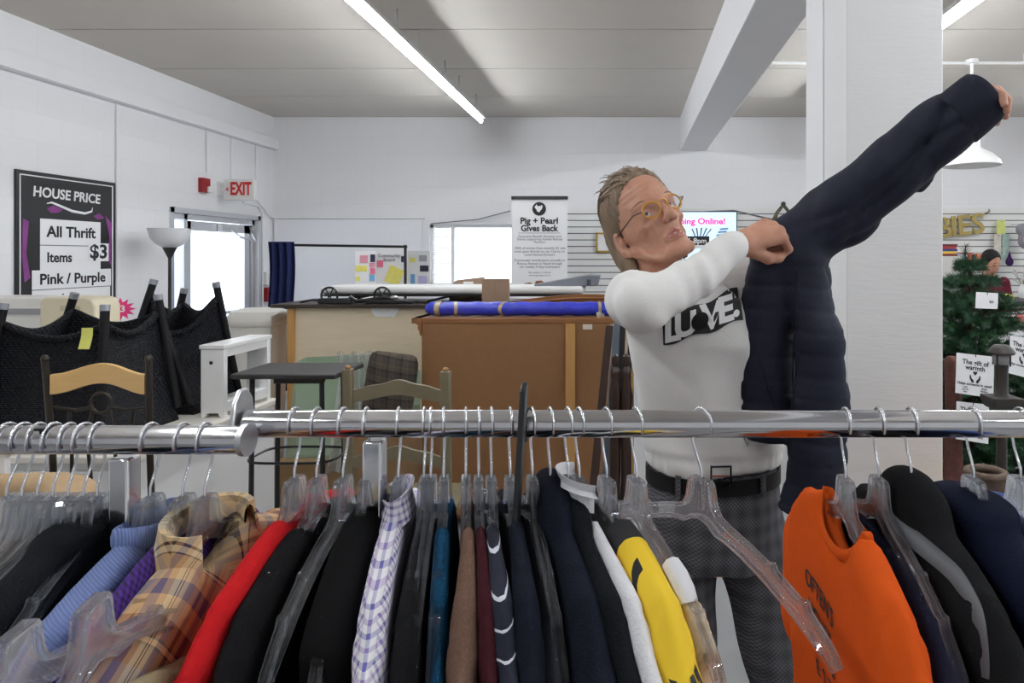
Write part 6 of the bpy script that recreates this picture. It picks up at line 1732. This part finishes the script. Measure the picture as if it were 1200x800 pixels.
# pendant lamp
c = Vector(at(1139, 0, 5.5)); c.z = 0
t = thing('pendant_lamp', 'white enamel dome pendant lamp beyond the column', 'lamp', (c.x, c.y, 2.33))
MB().lathe([(.215, 2.325), (.218, 2.33), (.205, 2.365), (.15, 2.42), (.085, 2.455), (.06, 2.475), (.055, 2.56), (.04, 2.6), (.02, 2.61), (.0, 2.61)], c, 32).build('lamp_shade', m_white, t, 40)
MB().lathe([(.0, 2.43), (.14, 2.408), (.195, 2.36), (.208, 2.33), (.0, 2.335)], c, 32).build('diffuser', emis('lamp_glow', (1, .97, .93), 1.6), t, 40)
MB().tube([c+Vector((0, 0, 2.6)), c+Vector((0, 0, 3.15))], .012, 8).build('stem', m_white, t)
MB().lathe([(.05, 3.15), (.05, 3.18), (.0, 3.18)], c, 16).build('canopy', m_white, t)
mb = MB(); mb.tube([(1.0, 5.5, 3.155), (5.9, 5.5, 3.155)], .012, 8)
for x in (1.6, 3.2, 4.8): mb.tube([(x, 5.5, 3.155), (x, 5.5, HC)], .008, 6)
struct(mb, 'trim_pipe_rail', m_white, smooth=40)

# ---- shop counter
m_cnt = plain('counter_white', srgb(214, 212, 208), .5); m_cntd = plain('counter_dark_edge', srgb(40, 38, 38), .5)
t = thing('shop_counter', 'white shop counter with dark edge where the woman stands', 'counter', (4.2, 6.2, 0))
MB().bb((2.75, 5.98, 0), (5.6, 6.5, 1.165)).build('body', m_cnt, t); MB().bb((2.7, 5.93, 1.165), (5.65, 6.55, 1.21)).build('countertop', m_cntd, t, bevel=.004)
ps = thing('freebies_poster', 'white Freebies poster with red badge on the counter front', 'poster', at(1192, 378, 5.96))
x0 = at(1166, 0, 5.96).x; x1 = x0+.62
MB().bb((x0, 5.958, .8), (x1, 5.972, 1.155)).build('sheet', m_paper, ps)
MB().bb((x0, 5.953, 1.09), (x1, 5.958, 1.15)).build('header_band', plain('header_dark', srgb(74, 66, 62), .7), ps)
text_mb('Freebies', .06, (x0+.19, 5.951, 1.122), (1, 0, 0), (0, 0, 1), .001, .02).build('header_lettering', m_print_white, ps, 0)
mb = text_mb('Take what you need', .032, (x0+.2, 5.955, 1.06), (1, 0, 0), (0, 0, 1), .001, .005); text_mb('one per visit', .032, (x0+.2, 5.955, .9), (1, 0, 0), (0, 0, 1), .001, .005, mb=mb)
mb.build('small_print', m_print_grey, ps, 0)
disc = MB().lathe([(0, 0), (.05, 0), (.05, .003), (0, .003)], (0, 0, 0), 24).xf(Matrix.Translation((at(1195, 375, 5.955).x, 5.957, at(1195, 375, 5.955).z)) @ Matrix.Rotation(PI/2, 4, 'X'))
disc.build('badge', plain('coral_badge', srgb(216, 110, 110), .7), ps, 0)
t = thing('wooden_tray', 'small wooden tray on the counter in front of the woman', 'tray', (3.25, 6.15, 1.21))
x0, x1 = at(1167, 0, 6.1).x, at(1181, 0, 6.1).x
MB().bb((x0, 6.05, 1.21), (x1, 6.25, 1.222)).build('base', m_woodrail, t); MB().bb((x0, 6.05, 1.222), (x1, 6.06, 1.235)).build('rim', m_woodrail, t)
o = at(1182, 349, 6.1); o.z = 1.21
g = G((-.07, -.05, -.01), (.07, .05, .07), .006)
t = thing('yellow_plush_duck', 'small yellow round toy sitting on the counter top', 'toy', o)
sdf_mb(g, smin(ell(g, (0, 0, .025), (.05, .035, .026)), ell(g, (-.03, 0, .042), (.02, .02, .016)), .01)).xf(Matrix.Translation(o)).build('body', plain('lemon_yellow', srgb(232, 222, 96), .6), t, 70)

# ---- goods on the slatted wall
t = thing('wall_shelf', 'small shelf of colourful magazines on the slatted wall behind the woman', 'shelf', at(1138, 314, 7.85))
a, b = at(1120, 314, 7.8), at(1152, 314, 7.8)
MB().bb((a.x, 7.7, a.z-.02), (b.x, 7.978, a.z)).build('board', m_cntd, t)
MB().bb((a.x, 7.7, a.z), (b.x, 7.705, a.z+.05)).build('front_lip', m_cntd, t)
cc = [srgb(190, 214, 226), srgb(230, 230, 232), srgb(196, 70, 52), srgb(40, 44, 54), srgb(220, 120, 84), srgb(236, 226, 222)]
for k, q in enumerate(cc):
    x = a.x+.015+.05*k; m_ = MB(); m_.box((x+.02, 7.84, a.z+.075+.006*(k % 3)), (.036, .2, .15+.012*(k % 3)))
    nm = ['pale blue', 'white', 'red', 'black', 'orange', 'cream'][k]
    tag(m_.build('magazine', plain('cover_%s' % nm.replace(' ', '_'), q, .5, noise=.35, nscale=25), origin=(x+.02, 7.84, a.z)), '%s magazine standing on the small wall shelf behind the woman' % nm, 'magazine', 'magazines on the wall shelf')
zb_ = at(1110, 300, 7.4).z
t = thing('display_shelf', 'white shelf block beside the column carrying stacked books', 'shelf', (3.3, 7.45, 0))
MB().bb((at(1085, 0, 7.4).x, 7.25, 0), (at(1119, 0, 7.4).x, 7.6, zb_)).build('body', m_cnt, t)
for k, (q, nm) in enumerate(((srgb(120, 40, 44), 'maroon'), (srgb(226, 190, 70), 'yellow'), (srgb(44, 60, 120), 'blue'), (srgb(170, 50, 48), 'red'), (srgb(92, 36, 40), 'dark red'))):
    x1 = at(1117-(k % 2)*1.2, 0, 7.4).x
    tag(MB().bb((x1-.26, 7.3, zb_+.026*k), (x1, 7.5, zb_+.026*k+.0255)).build('book', plain('book_'+nm.replace(' ', '_'), q, .5), bevel=.003, origin=(x1-.13, 7.4, zb_+.026*k)), '%s book lying in the stack beside the column edge' % nm, 'book', 'books stacked by the column')
def card(name, label, cat, px0, px1, py0, py1, mat, hook=True, d_=7.9):
    o_ = at((px0+px1)/2, (py0+py1)/2, d_); t = thing(name, label, cat, o_)
    a, b = at(px0, py1, d_), at(px1, py0, d_)
    MB().bb((a.x, d_-.008, a.z), (b.x, d_+.008, b.z)).build('card', mat, t, bevel=.004)
    MB().tube([(o_.x, 7.985, b.z-.02), (o_.x, d_-.05, b.z-.015)], .005, 6).build('peg', m_alu, t)
    return t
k1 = card('sock_pack', 'pale baby sock pack hanging under the yellow ticket', 'pack', 1165, 1173, 274, 299, plain('pale_sock_pack', srgb(214, 206, 196), .8, noise=.4, nscale=22))
k2 = card('toy_pack', 'mint green baby pack with dark dots hanging on slatted wall', 'pack', 1174.5, 1182.5, 274, 306, plain('mint_pack', srgb(168, 190, 180), .7, noise=.5, nscale=20))
k3 = card('paper_ticket', 'small yellow paper ticket pinned above the hanging packs', 'ticket', 1168, 1178, 258, 274, plain('yellow_ticket', srgb(214, 222, 130), .8, noise=.2, nscale=12))
o = at(1183, 303, 7.85); g = G((-.1, -.06, -.14), (.1, .06, .14), .01)
t = thing('purple_pouch', 'dark purple drop-shaped pouch hanging low on the slatted wall', 'pouch', o)
sdf_mb(g, smin(ell(g, (0, 0, -.04), (.045, .03, .045)), cap(g, (0, 0, -.02), (0, 0, .09), .03, .004), .02)).xf(Matrix.Translation(o)).build('body', fabric('purple_cloth', srgb(64, 42, 84)), t, 70)
MB().tube([o+Vector((0, 0, .09)), o+Vector((0, .03, .12)), o+Vector((0, .125, .12))], .005, 6).build('peg', m_alu, t)
o = at(1199, 276, 7.75); g = G((-.14, -.1, -.18), (.14, .1, .18), .012)
t = thing('plush_toy', 'grey and pink plush toy hanging at the right picture edge', 'toy', o)
sdf_mb(g, smin(ell(g, (0, 0, .07), (.08, .06, .07)), ell(g, (.02, 0, -.05), (.075, .06, .1)), .03)).xf(Matrix.Translation(o)).build('body', plain('grey_plush', srgb(142, 140, 150), .95, bump=.6, bscale=60), t, 70)
MB().ball(o+Vector((.02, -.055, -.05)), (.055, .02, .07), 14).build('belly', plain('pink_plush', srgb(220, 160, 188), .95, bump=.6, bscale=60), t, 70)
MB().tube([o+Vector((0, 0, .13)), o+Vector((0, .23, .14))], .006, 6).build('peg', m_alu, t)
o = at(1199, 352, 6.35); o.z = 1.21; rr = random.Random(5)
t = thing('flower_vase', 'dried pale flowers in a small white vase on the counter', 'vase', o)
MB().lathe([(.03, 0), (.045, .04), (.04, .09), (.025, .12), (.03, .13), (.02, .128), (.0, .1)], o, 18).build('vase', m_white, t, 60)
mb = MB(); mf = MB()
for i in range(16):
    e_ = o+Vector((rr.uniform(-.09, .09), rr.uniform(-.07, .07), rr.uniform(.16, .27))); mb.tube([o+Vector((0, 0, .1)), e_], .003, 4); mf.ball(e_, .014, 6)
mb.build('stems', plain('dry_stem', srgb(150, 150, 120), .9), t); fl = mf.build('flower_heads', plain('dry_flower', srgb(206, 196, 200), .9), t); fl['kind'] = 'stuff'

# ---- woman behind the counter
W0 = Vector(at(1161, 308, 6.8)); 
wf = Vector((.30, -.9, -.28)).normalized(); wu = Vector((.14, -.36, .92)); wu = (wu-wf*wu.dot(wf)).normalized(); ws = wf.cross(wu).normalized(); wc = W0
WM = Matrix(((ws.x, wf.x, wu.x, wc.x), (ws.y, wf.y, wu.y, wc.y), (ws.z, wf.z, wu.z, wc.z), (0, 0, 0, 1)))
g = G((-.1, -.13, -.2), (.1, .14, .15), .0045)
gs.x, gs.y, gs.z = np.abs(g.x), g.y, g.z
d = smin(ell(g, (0, -.012, .045), (.070, .090, .080)), ell(g, (0, .030, -.01), (.056, .058, .078)), .03)
d = smin(d, ell(g, (0, .042, -.065), (.040, .044, .048)), .03); d = smin(d, ell(g, (0, .068, -.098), (.016, .014, .014)), .02)
d = smax(d, -ell(gs, (.031, .090, 0), (.017, .014, .010)), .01); d = smin(d, ell(gs, (.030, .070, -.002), (.012, .012, .010)), .004)
d = smin(d, cap(g, (0, .084, .008), (0, .102, -.032), .006, .0095), .01); d = smin(d, cap(gs, (0, .088, -.066), (.018, .080, -.070), .0055, .004), .006)
d = smin(d, ell(gs, (.073, -.016, -.018), (.008, .017, .027)), .008)
wn = WM.inverted() @ Vector((wc.x-.02, 6.86, wc.z-.24)); d = smin(d, cap(g, (0, -.02, -.06), tuple(wn), .042, .045), .02)
V, F = nets(g, d); wb = MB(); wb.np_mesh(V, F)
mi = []
for f in F:
    c_ = V[f].mean(0); mi.append(1 if (c_[1] > .07 and abs(c_[0]) < .02 and abs(c_[2]+.069) < .0075) else 2 if (c_[1] > .055 and abs(abs(c_[0])-.031) < .013 and (abs(c_[2]+.004) < .004 or abs(c_[2]-.021) < .0035)) else 0)
wb.mi = mi; wb.xf(WM)
nb = Vector((wc.x-.02, 6.86, 0)); cx_, cy_ = nb.x, nb.y
g = G((cx_-.35, cy_-.4, .02), (cx_+.35, cy_+.25, 1.46), .016)
WS = [Vector((cx_-.17, cy_, 1.33)), Vector((cx_+.17, cy_-.01, 1.33))]; WE = [Vector((cx_-.21, cy_-.06, 1.12)), Vector((cx_+.22, cy_-.03, 1.12))]; WW = [Vector((cx_-.12, cy_-.16, 1.02)), Vector((cx_+.13, cy_-.16, 1.02))]
d = stack(g, [(.85, cx_, .16, cy_, .10), (1.0, cx_, .13, cy_, .09), (1.2, cx_, .14, cy_, .09), (1.33, cx_, .15, cy_, .07), (1.39, cx_, .07, cy_, .05)])
for i in (0, 1): d = smin(d, chain(g, [tuple(WS[i]), tuple(WE[i]), tuple(WW[i])], [.045, .036, .024], .02), .03)
for s in (-1, 1): d = smin(d, chain(g, [(cx_+s*.085, cy_, .86), (cx_+s*.09, cy_-.01, .48), (cx_+s*.1, cy_, .08)], [.08, .055, .038], .02), .03)
V, F = nets(g, d); b2 = MB(); b2.np_mesh(V, F); merge(wb, b2)
for i in (0, 1):
    hh = hand([(.5, .6, .4)]*4, -1 if i == 0 else 1, [((-1 if i == 0 else 1)*.044, -.03, .05), ((-1 if i == 0 else 1)*.04, -.04, .08), ((-1 if i == 0 else 1)*.03, -.045, .1)], h=.004)
    merge(wb, hh.xf(frame(WW[i], WW[i]-WE[i], (0, .2, 1))))
woman = wb.build('person', [m_skin, m_lip, plain('dark_lashes', srgb(60, 44, 40), .6)], None, 80, origin=(cx_, cy_, 0)); tag(woman, 'dark-haired woman in maroon shirt looking down behind the far counter', 'person')
g = G((-.11, -.16, -.14), (.11, .1, .16), .006); gs.x, gs.y, gs.z = np.abs(g.x), g.y, g.z
d = ell(g, (0, -.014, .048), (.0775, .0985, .088))+.0012*np.sin(g.x*260)
d = smax(d, -ell(g, (0, .088, -.005), (.066, .078, .088)), .012); d = smin(d, ell(g, (0, -.10, -.03), (.035, .04, .05)), .02); d = smax(d, -ell(gs, (.09, .0, -.03), (.03, .03, .04)), .008)
sdf_mb(g, d).xf(WM).build('hair', plain('black_brown_hair', srgb(22, 17, 17), .55, spec=.25), woman, 70)
g = G((cx_-.36, cy_-.36, .74), (cx_+.36, cy_+.22, 1.45), .010)
d = stack(g, [(.80, cx_, .185, cy_, .125), (1.0, cx_, .155, cy_, .112), (1.2, cx_, .165, cy_, .115), (1.33, cx_, .165, cy_, .09), (1.395, cx_, .085, cy_, .07)])
for i in (0, 1): d = smin(d, chain(g, [tuple(WS[i]), tuple(WE[i]), tuple(WE[i].lerp(WW[i], .8))], [.062, .050, .040], .02), .03)
d = d+.003*np.sin(40*g.x+25*g.z); d = smax(d, -cap(g, (cx_+.02, cy_-.10, 1.30), (cx_, cy_, 1.42), .02, .055), .01)
m_mar = fabric('maroon_cotton', srgb(96, 40, 52), .2, 40, 200, .2)
sh = sdf_mb(g, d).build('shirt', m_mar, woman, 80)
mb = MB()
for s in (-1, 1): mb = MB(); mb.tube([(cx_+s*.055, cy_+.02, 1.405), (cx_+s*.062, cy_-.03, 1.395), (cx_+.02+s*.035, cy_-.085, 1.35), (cx_+.022+s*.018, cy_-.1, 1.315)], [.016, .018, .018, .008], 8, flat=(1, .4)); mb.build('collar', m_mar, sh, 60)
g = G((cx_-.25, cy_-.2, .04), (cx_+.25, cy_+.2, .9), .014)
d = stack(g, [(.70, cx_, .17, cy_, .115), (.86, cx_, .16, cy_, .11)])
for s in (-1, 1): d = smin(d, chain(g, [(cx_+s*.085, cy_, .82), (cx_+s*.09, cy_-.01, .48), (cx_+s*.1, cy_, .09)], [.092, .068, .055], .02), .02)
sdf_mb(g, d).build('trousers', m_blk, woman, 80)

# ---- artificial tree
m_need = plain('pine_needles', srgb(30, 70, 40), .6, noise=.5, nscale=14); m_need2 = m_need
m_bark = plain('rust_brown_bark', srgb(78, 44, 36), .9, noise=.5, nscale=40, bump=.6, bscale=50)
TC = Vector((2.06, 4.1, 0)); rr = random.Random(11)
tr = thing('artificial_pine_tree', 'green artificial pine tree with paper tags beside the white column', 'tree', TC)
MB().tube([TC, TC+Vector((0, 0, 1.58))], [.03, .012], 10).build('trunk', m_bark, tr)
MB().lathe([(.2, 0), (.2, .03), (.05, .06), (.05, .12)], TC, 20).build('stand', m_black, tr)
nm = MB(); st = MB()
def needle_branch(p, dirv, L_, n_):
    dirv = dirv.normalized(); q = p+dirv*L_+Vector((0, 0, -.05*L_)); st.tube([p, (p+q)/2+Vector((0, 0, .02*L_)), q], [.005, .004, .002], 5)
    a1 = dirv.orthogonal().normalized(); a2 = dirv.cross(a1)
    for i in range(n_):
        s = .12+.88*i/n_; b_ = p.lerp(q, s); an = rr.uniform(0, 2*PI)
        nd = (dirv*.75+(a1*math.cos(an)+a2*math.sin(an))).normalized(); ln = rr.uniform(.045, .075)*(1.1-.35*s)
        w_ = nd.cross(dirv); w_ = (w_.normalized() if w_.length > 1e-4 else a1)*.0026; tip = b_+nd*ln; h2 = nd.cross(w_).normalized()*.002
        o_ = len(nm.v); nm.v += [b_-w_, b_+w_, b_+h2, tip]; nm.f += [(o_, o_+1, o_+3), (o_+1, o_+2, o_+3), (o_+2, o_, o_+3)]; nm.mi += [0]*3
for lv_ in range(13):
    z = .28+1.25*(lv_/12); R_ = .56*(1-lv_/12)**.75+.08; nb_ = int(15-7*lv_/12)
    for k in range(nb_):
        a_ = 2*PI*k/nb_+lv_*1.3+rr.uniform(-.2, .2); dv_ = Vector((math.cos(a_), math.sin(a_), rr.uniform(.05, .45)))
        needle_branch(TC+Vector((0, 0, z)), dv_, R_, int(260*R_/.4)+50)
        for s_ in (-1, 1):
            b_ = TC+Vector((0, 0, z))+dv_.normalized()*R_*.45; a2_ = a_+s_*.6
            needle_branch(b_, Vector((math.cos(a2_), math.sin(a2_), .2)), R_*.5, int(150*R_/.4)+24)
needle_branch(TC+Vector((-.05, -.05, 1.45)), Vector((-.02, 0, 1)), .22, 130); needle_branch(TC+Vector((0, -.1, 1.25)), Vector((.9, -.5, .25)), .34, 170); needle_branch(TC+Vector((0, -.1, 1.05)), Vector((.9, -.4, -.05)), .42, 200)
st.build('branches', m_bark, tr); fo = nm.build('needles', m_need, tr, 0); fo['kind'] = 'stuff'
# trunk-like bark post seen under the tree
t = thing('bark_post', 'rust brown bark covered post between the column and the tree', 'post', (1.72, 3.6, 0))
MB().lathe([(.05, 0), (.042, .2), (.047, .5), (.04, .8), (.045, 1.05), (.03, 1.07), (0, 1.07)], (1.72, 3.6, 0), 14).build('post', m_bark, t, 60)
# paper tags
def gift_tag(label, quad, dd, lines, icon=True):
    P_ = [at(x, y, dd+e_) for (x, y), e_ in zip(quad, (0, .02, .02, 0))]
    u_ = (P_[1]-P_[0]).normalized(); v_ = (P_[3]-P_[0]).normalized(); c_ = sum(P_, Vector())/4; W_ = (P_[1]-P_[0]).length; H_ = (P_[3]-P_[0]).length
    nn = u_.cross(v_).normalized(); t = thing('gift_tag', label, 'tag', c_, 'gift tags on the tree')
    mb = MB(); mb.add([p+nn*.0012 for p in P_]+[p-nn*.0012 for p in P_], [(0, 1, 2, 3), (7, 6, 5, 4), (0, 4, 5, 1), (1, 5, 6, 2), (2, 6, 7, 3), (3, 7, 4, 0)]); card_ = mb.build('card', m_paper, t, 0)
    for s_, sz, a, b_ in lines: text_mb(s_, sz, c_+u_*a*W_+v_*b_*H_+nn*.002, u_, v_, .0006, .02).build('lettering', m_print_black, card_, 0)
    if icon:
        mb = MB(); o_ = c_+nn*.002-v_*.06*H_
        mb.prism([(0, -.012), (.012, .002), (.008, .01), (0, .005), (-.008, .01), (-.012, .002)], o_+v_*.022, u_, v_, .001)
        mb.build('heart', m_print_black, card_, 0)
        for s in (-1, 1):
            mb = MB(); mb.prism([(s*.006, -.026), (s*.016, -.028), (s*.03, -.006), (s*.028, .012), (s*.022, .008), (s*.02, -.004), (s*.008, -.014)], o_, u_, v_, .001); mb.build('hand_print', m_print_black, card_, 0)
    top = (P_[2]+P_[3])/2
    MB().tube([top-v_*.012+nn*.003, top+v_*.04+nn*.006, top+v_*.09], .0022, 6).build('string', m_print_black, t)
gift_tag('The gift of warmth tag hanging in full view on the tree', [(1119.5, 460), (1164, 466.5), (1165, 418), (1121, 413)], 3.45, [('The gift of', .034, 0, .30), ('warmth', .034, 0, .17), ('Helps someone in need!', .019, 0, -.24), ('coats\nscarves\nhats', .012, -.25, -.38), ('gloves\nblankets\nboots', .012, .25, -.38)])
gift_tag('gift tag cut by the right edge, behind the black lantern post', [(1182, 437), (1216, 446), (1218, 398), (1184, 393)], 3.62, [('The gift of', .034, 0, .30), ('warmth', .034, 0, .17), ('Helps someone in need!', .019, 0, -.24)])
gift_tag('lower gift tag partly hidden by the chrome rack bar', [(1120, 514), (1158, 520), (1159, 474), (1121, 470)], 3.5, [('The gift of', .034, 0, .30), ('warmth', .034, 0, .17), ('Helps someone in need!', .018, 0, -.2), ('coats\nhats', .012, -.25, -.36), ('gloves\nboots', .012, .25, -.36)])
gift_tag('plain gift tag with a drawn lightbulb and box, near the woman', [(1143, 361), (1169, 362), (1169.5, 343.5), (1144, 342)], 3.72, [('to', .028, .2, -.05)], False)
# black lantern post
t = thing('lantern_post', 'black lantern on a post standing in front of the pine tree', 'lantern', (1.64, 3.0, 0))
c = Vector((1.645, 3.0, 0)); k = 3/800
m_lant = plain('dark_brown_metal', srgb(48, 44, 42), .45, .3)
MB().lathe([(.05, 0), (.045, .05), (.022, .1), (.022, .94)], c, 14).build('post', m_lant, t, 50)
MB().prism([(-.045, 0), (.045, 0), (.065, .035), (.065, .055), (-.065, .055), (-.065, .035)], c+Vector((0, 0, .93)), (1, 0, 0), (0, 0, 1), .12).build('platform', m_lant, t, bevel=.003)
MB().lathe([(.034, .985), (.026, 1.0), (.026, 1.10), (.03, 1.12), (.02, 1.13)], c, 16).build('neck', m_lant, t, 50)
MB().lathe([(.03, 1.125), (.036, 1.135), (.038, 1.165), (.03, 1.175)], c, 16).build('lantern_glass', plain('smoked_glass', srgb(120, 120, 122), .1), t, 50)
MB().lathe([(.052, 1.17), (.055, 1.178), (.045, 1.195), (.03, 1.21), (.0, 1.213)], c, 20).build('cap', m_lant, t, 50)
for a_ in range(4): q = c+Vector((.038*math.cos(a_*PI/2+.6), .038*math.sin(a_*PI/2+.6), 0)); MB().tube([q+Vector((0, 0, 1.12)), q+Vector((0, 0, 1.18))], .004, 6).build('cage_bar', m_lant, t)
# boot on a crate behind the rack
t = thing('wooden_crate', 'wooden display crate behind the jackets, under the boot', 'crate', (1.05, 1.9, 0))
MB().bb((.84, 1.65, 0), (1.5, 2.1, .74)).build('body', m_oak, t, bevel=.004)
MB().bb((.82, 1.63, .74), (1.52, 2.12, .77)).build('lid', m_oak, t, bevel=.004)
o = Vector((at(1163, 0, 1.85).x, 1.85, .77)); g = G((-.1, -.2, -.01), (.1, .14, .27), .0075)
d = cap(g, (0, .03, .05), (0, .035, .30), .05, .052); d = smin(d, cap(g, (0, .03, .045), (0, -.13, .03), .045, .035), .03); d = smax(smax(d, g.z-.235, .006), -g.z, .003)
d = smax(d, -cap(g, (0, .035, .08), (0, .036, .3), .036, .042), .005)
t = thing('boot', 'brown suede boot standing on the crate behind the jackets', 'boot', o)
sdf_mb(g, d).xf(Matrix.Translation(o)).build('upper', fabric('brown_suede', srgb(92, 80, 72), .25, 40, 200, .4), t, 70)
MB().tube([o+Vector((.047*math.cos(a), .035+.047*math.sin(a), .232)) for a in [2*PI*k/28 for k in range(28)]], .011, 8, closed=True).build('cuff', fabric('suede_cuff', srgb(112, 98, 88), .25, 40, 200, .4), t, 60)
MB().prism([(-.17, -.03), (-.15, -.042), (.06, -.042), (.082, 0), (.06, .042), (-.15, .042), (-.17, .03)], o+Vector((0, 0, .004)), (0, 1, 0), (1, 0, 0), .016).build('sole', m_black, t, 30)

# ---- low near hangers and khaki garment at the lower left
h1 = loose_hanger((-.435, .555, 1.388), (0, 0, math.radians(14)), 'closest clear hanger head low at the corner, above khaki cloth')
h2 = loose_hanger((-.478, .535, 1.376), (0, 0, math.radians(12)), 'second closest clear hanger low at the corner behind the first')
r, o = garment('khaki_shirt', 'khaki garment bunched low at the corner under the closest hanger', 'shirt', fabric('khaki_cotton', srgb(150, 136, 108), .12, 40, 300, .25), 200, 14, 'L', .022, 'long', seed=51, neck=.075, drop=.07, fold=.01, hood=0)
r.location = (-.432, .557, 1.388)
# ================================================================== CAMERA, LIGHT
cam = bpy.data.cameras.new('camera'); co = bpy.data.objects.new('camera', cam); COL.objects.link(co)
co.location = (0, 0, CAMZ); co.rotation_euler = (PI/2, 0, 0)
cam.sensor_width = 36; cam.lens = 24.0; cam.shift_x = -.1125; cam.shift_y = -.08333; cam.clip_start = .02; cam.clip_end = 200
SC.camera = co
w = bpy.data.worlds.new('sky'); SC.world = w; w.use_nodes = True
bg = w.node_tree.nodes['Background']; bg.inputs[0].default_value = (.86, .93, 1.0, 1); bg.inputs[1].default_value = 3.2
def area(name, loc, rot, sx, sy, power, col):
    l = bpy.data.lights.new(name, 'AREA'); l.shape = 'RECTANGLE'; l.size = sx; l.size_y = sy; l.energy = power; l.color = col
    o = bpy.data.objects.new(name, l); COL.objects.link(o); o.location = loc; o.rotation_euler = rot
    return o
SC.view_settings.view_transform = 'Standard'; SC.view_settings.look = 'None'; SC.view_settings.gamma = 1.0; SC.view_settings.exposure = 0.0
SC.view_settings.use_curve_mapping = False
SC.cycles.use_denoising = True
SC.cycles.max_bounces = 24; SC.cycles.diffuse_bounces = 6; SC.cycles.transmission_bounces = 24; SC.cycles.transparent_max_bounces = 40
SC.cycles.caustics_reflective = False; SC.cycles.caustics_refractive = False
SC.cycles.sample_clamp_indirect = 6.0
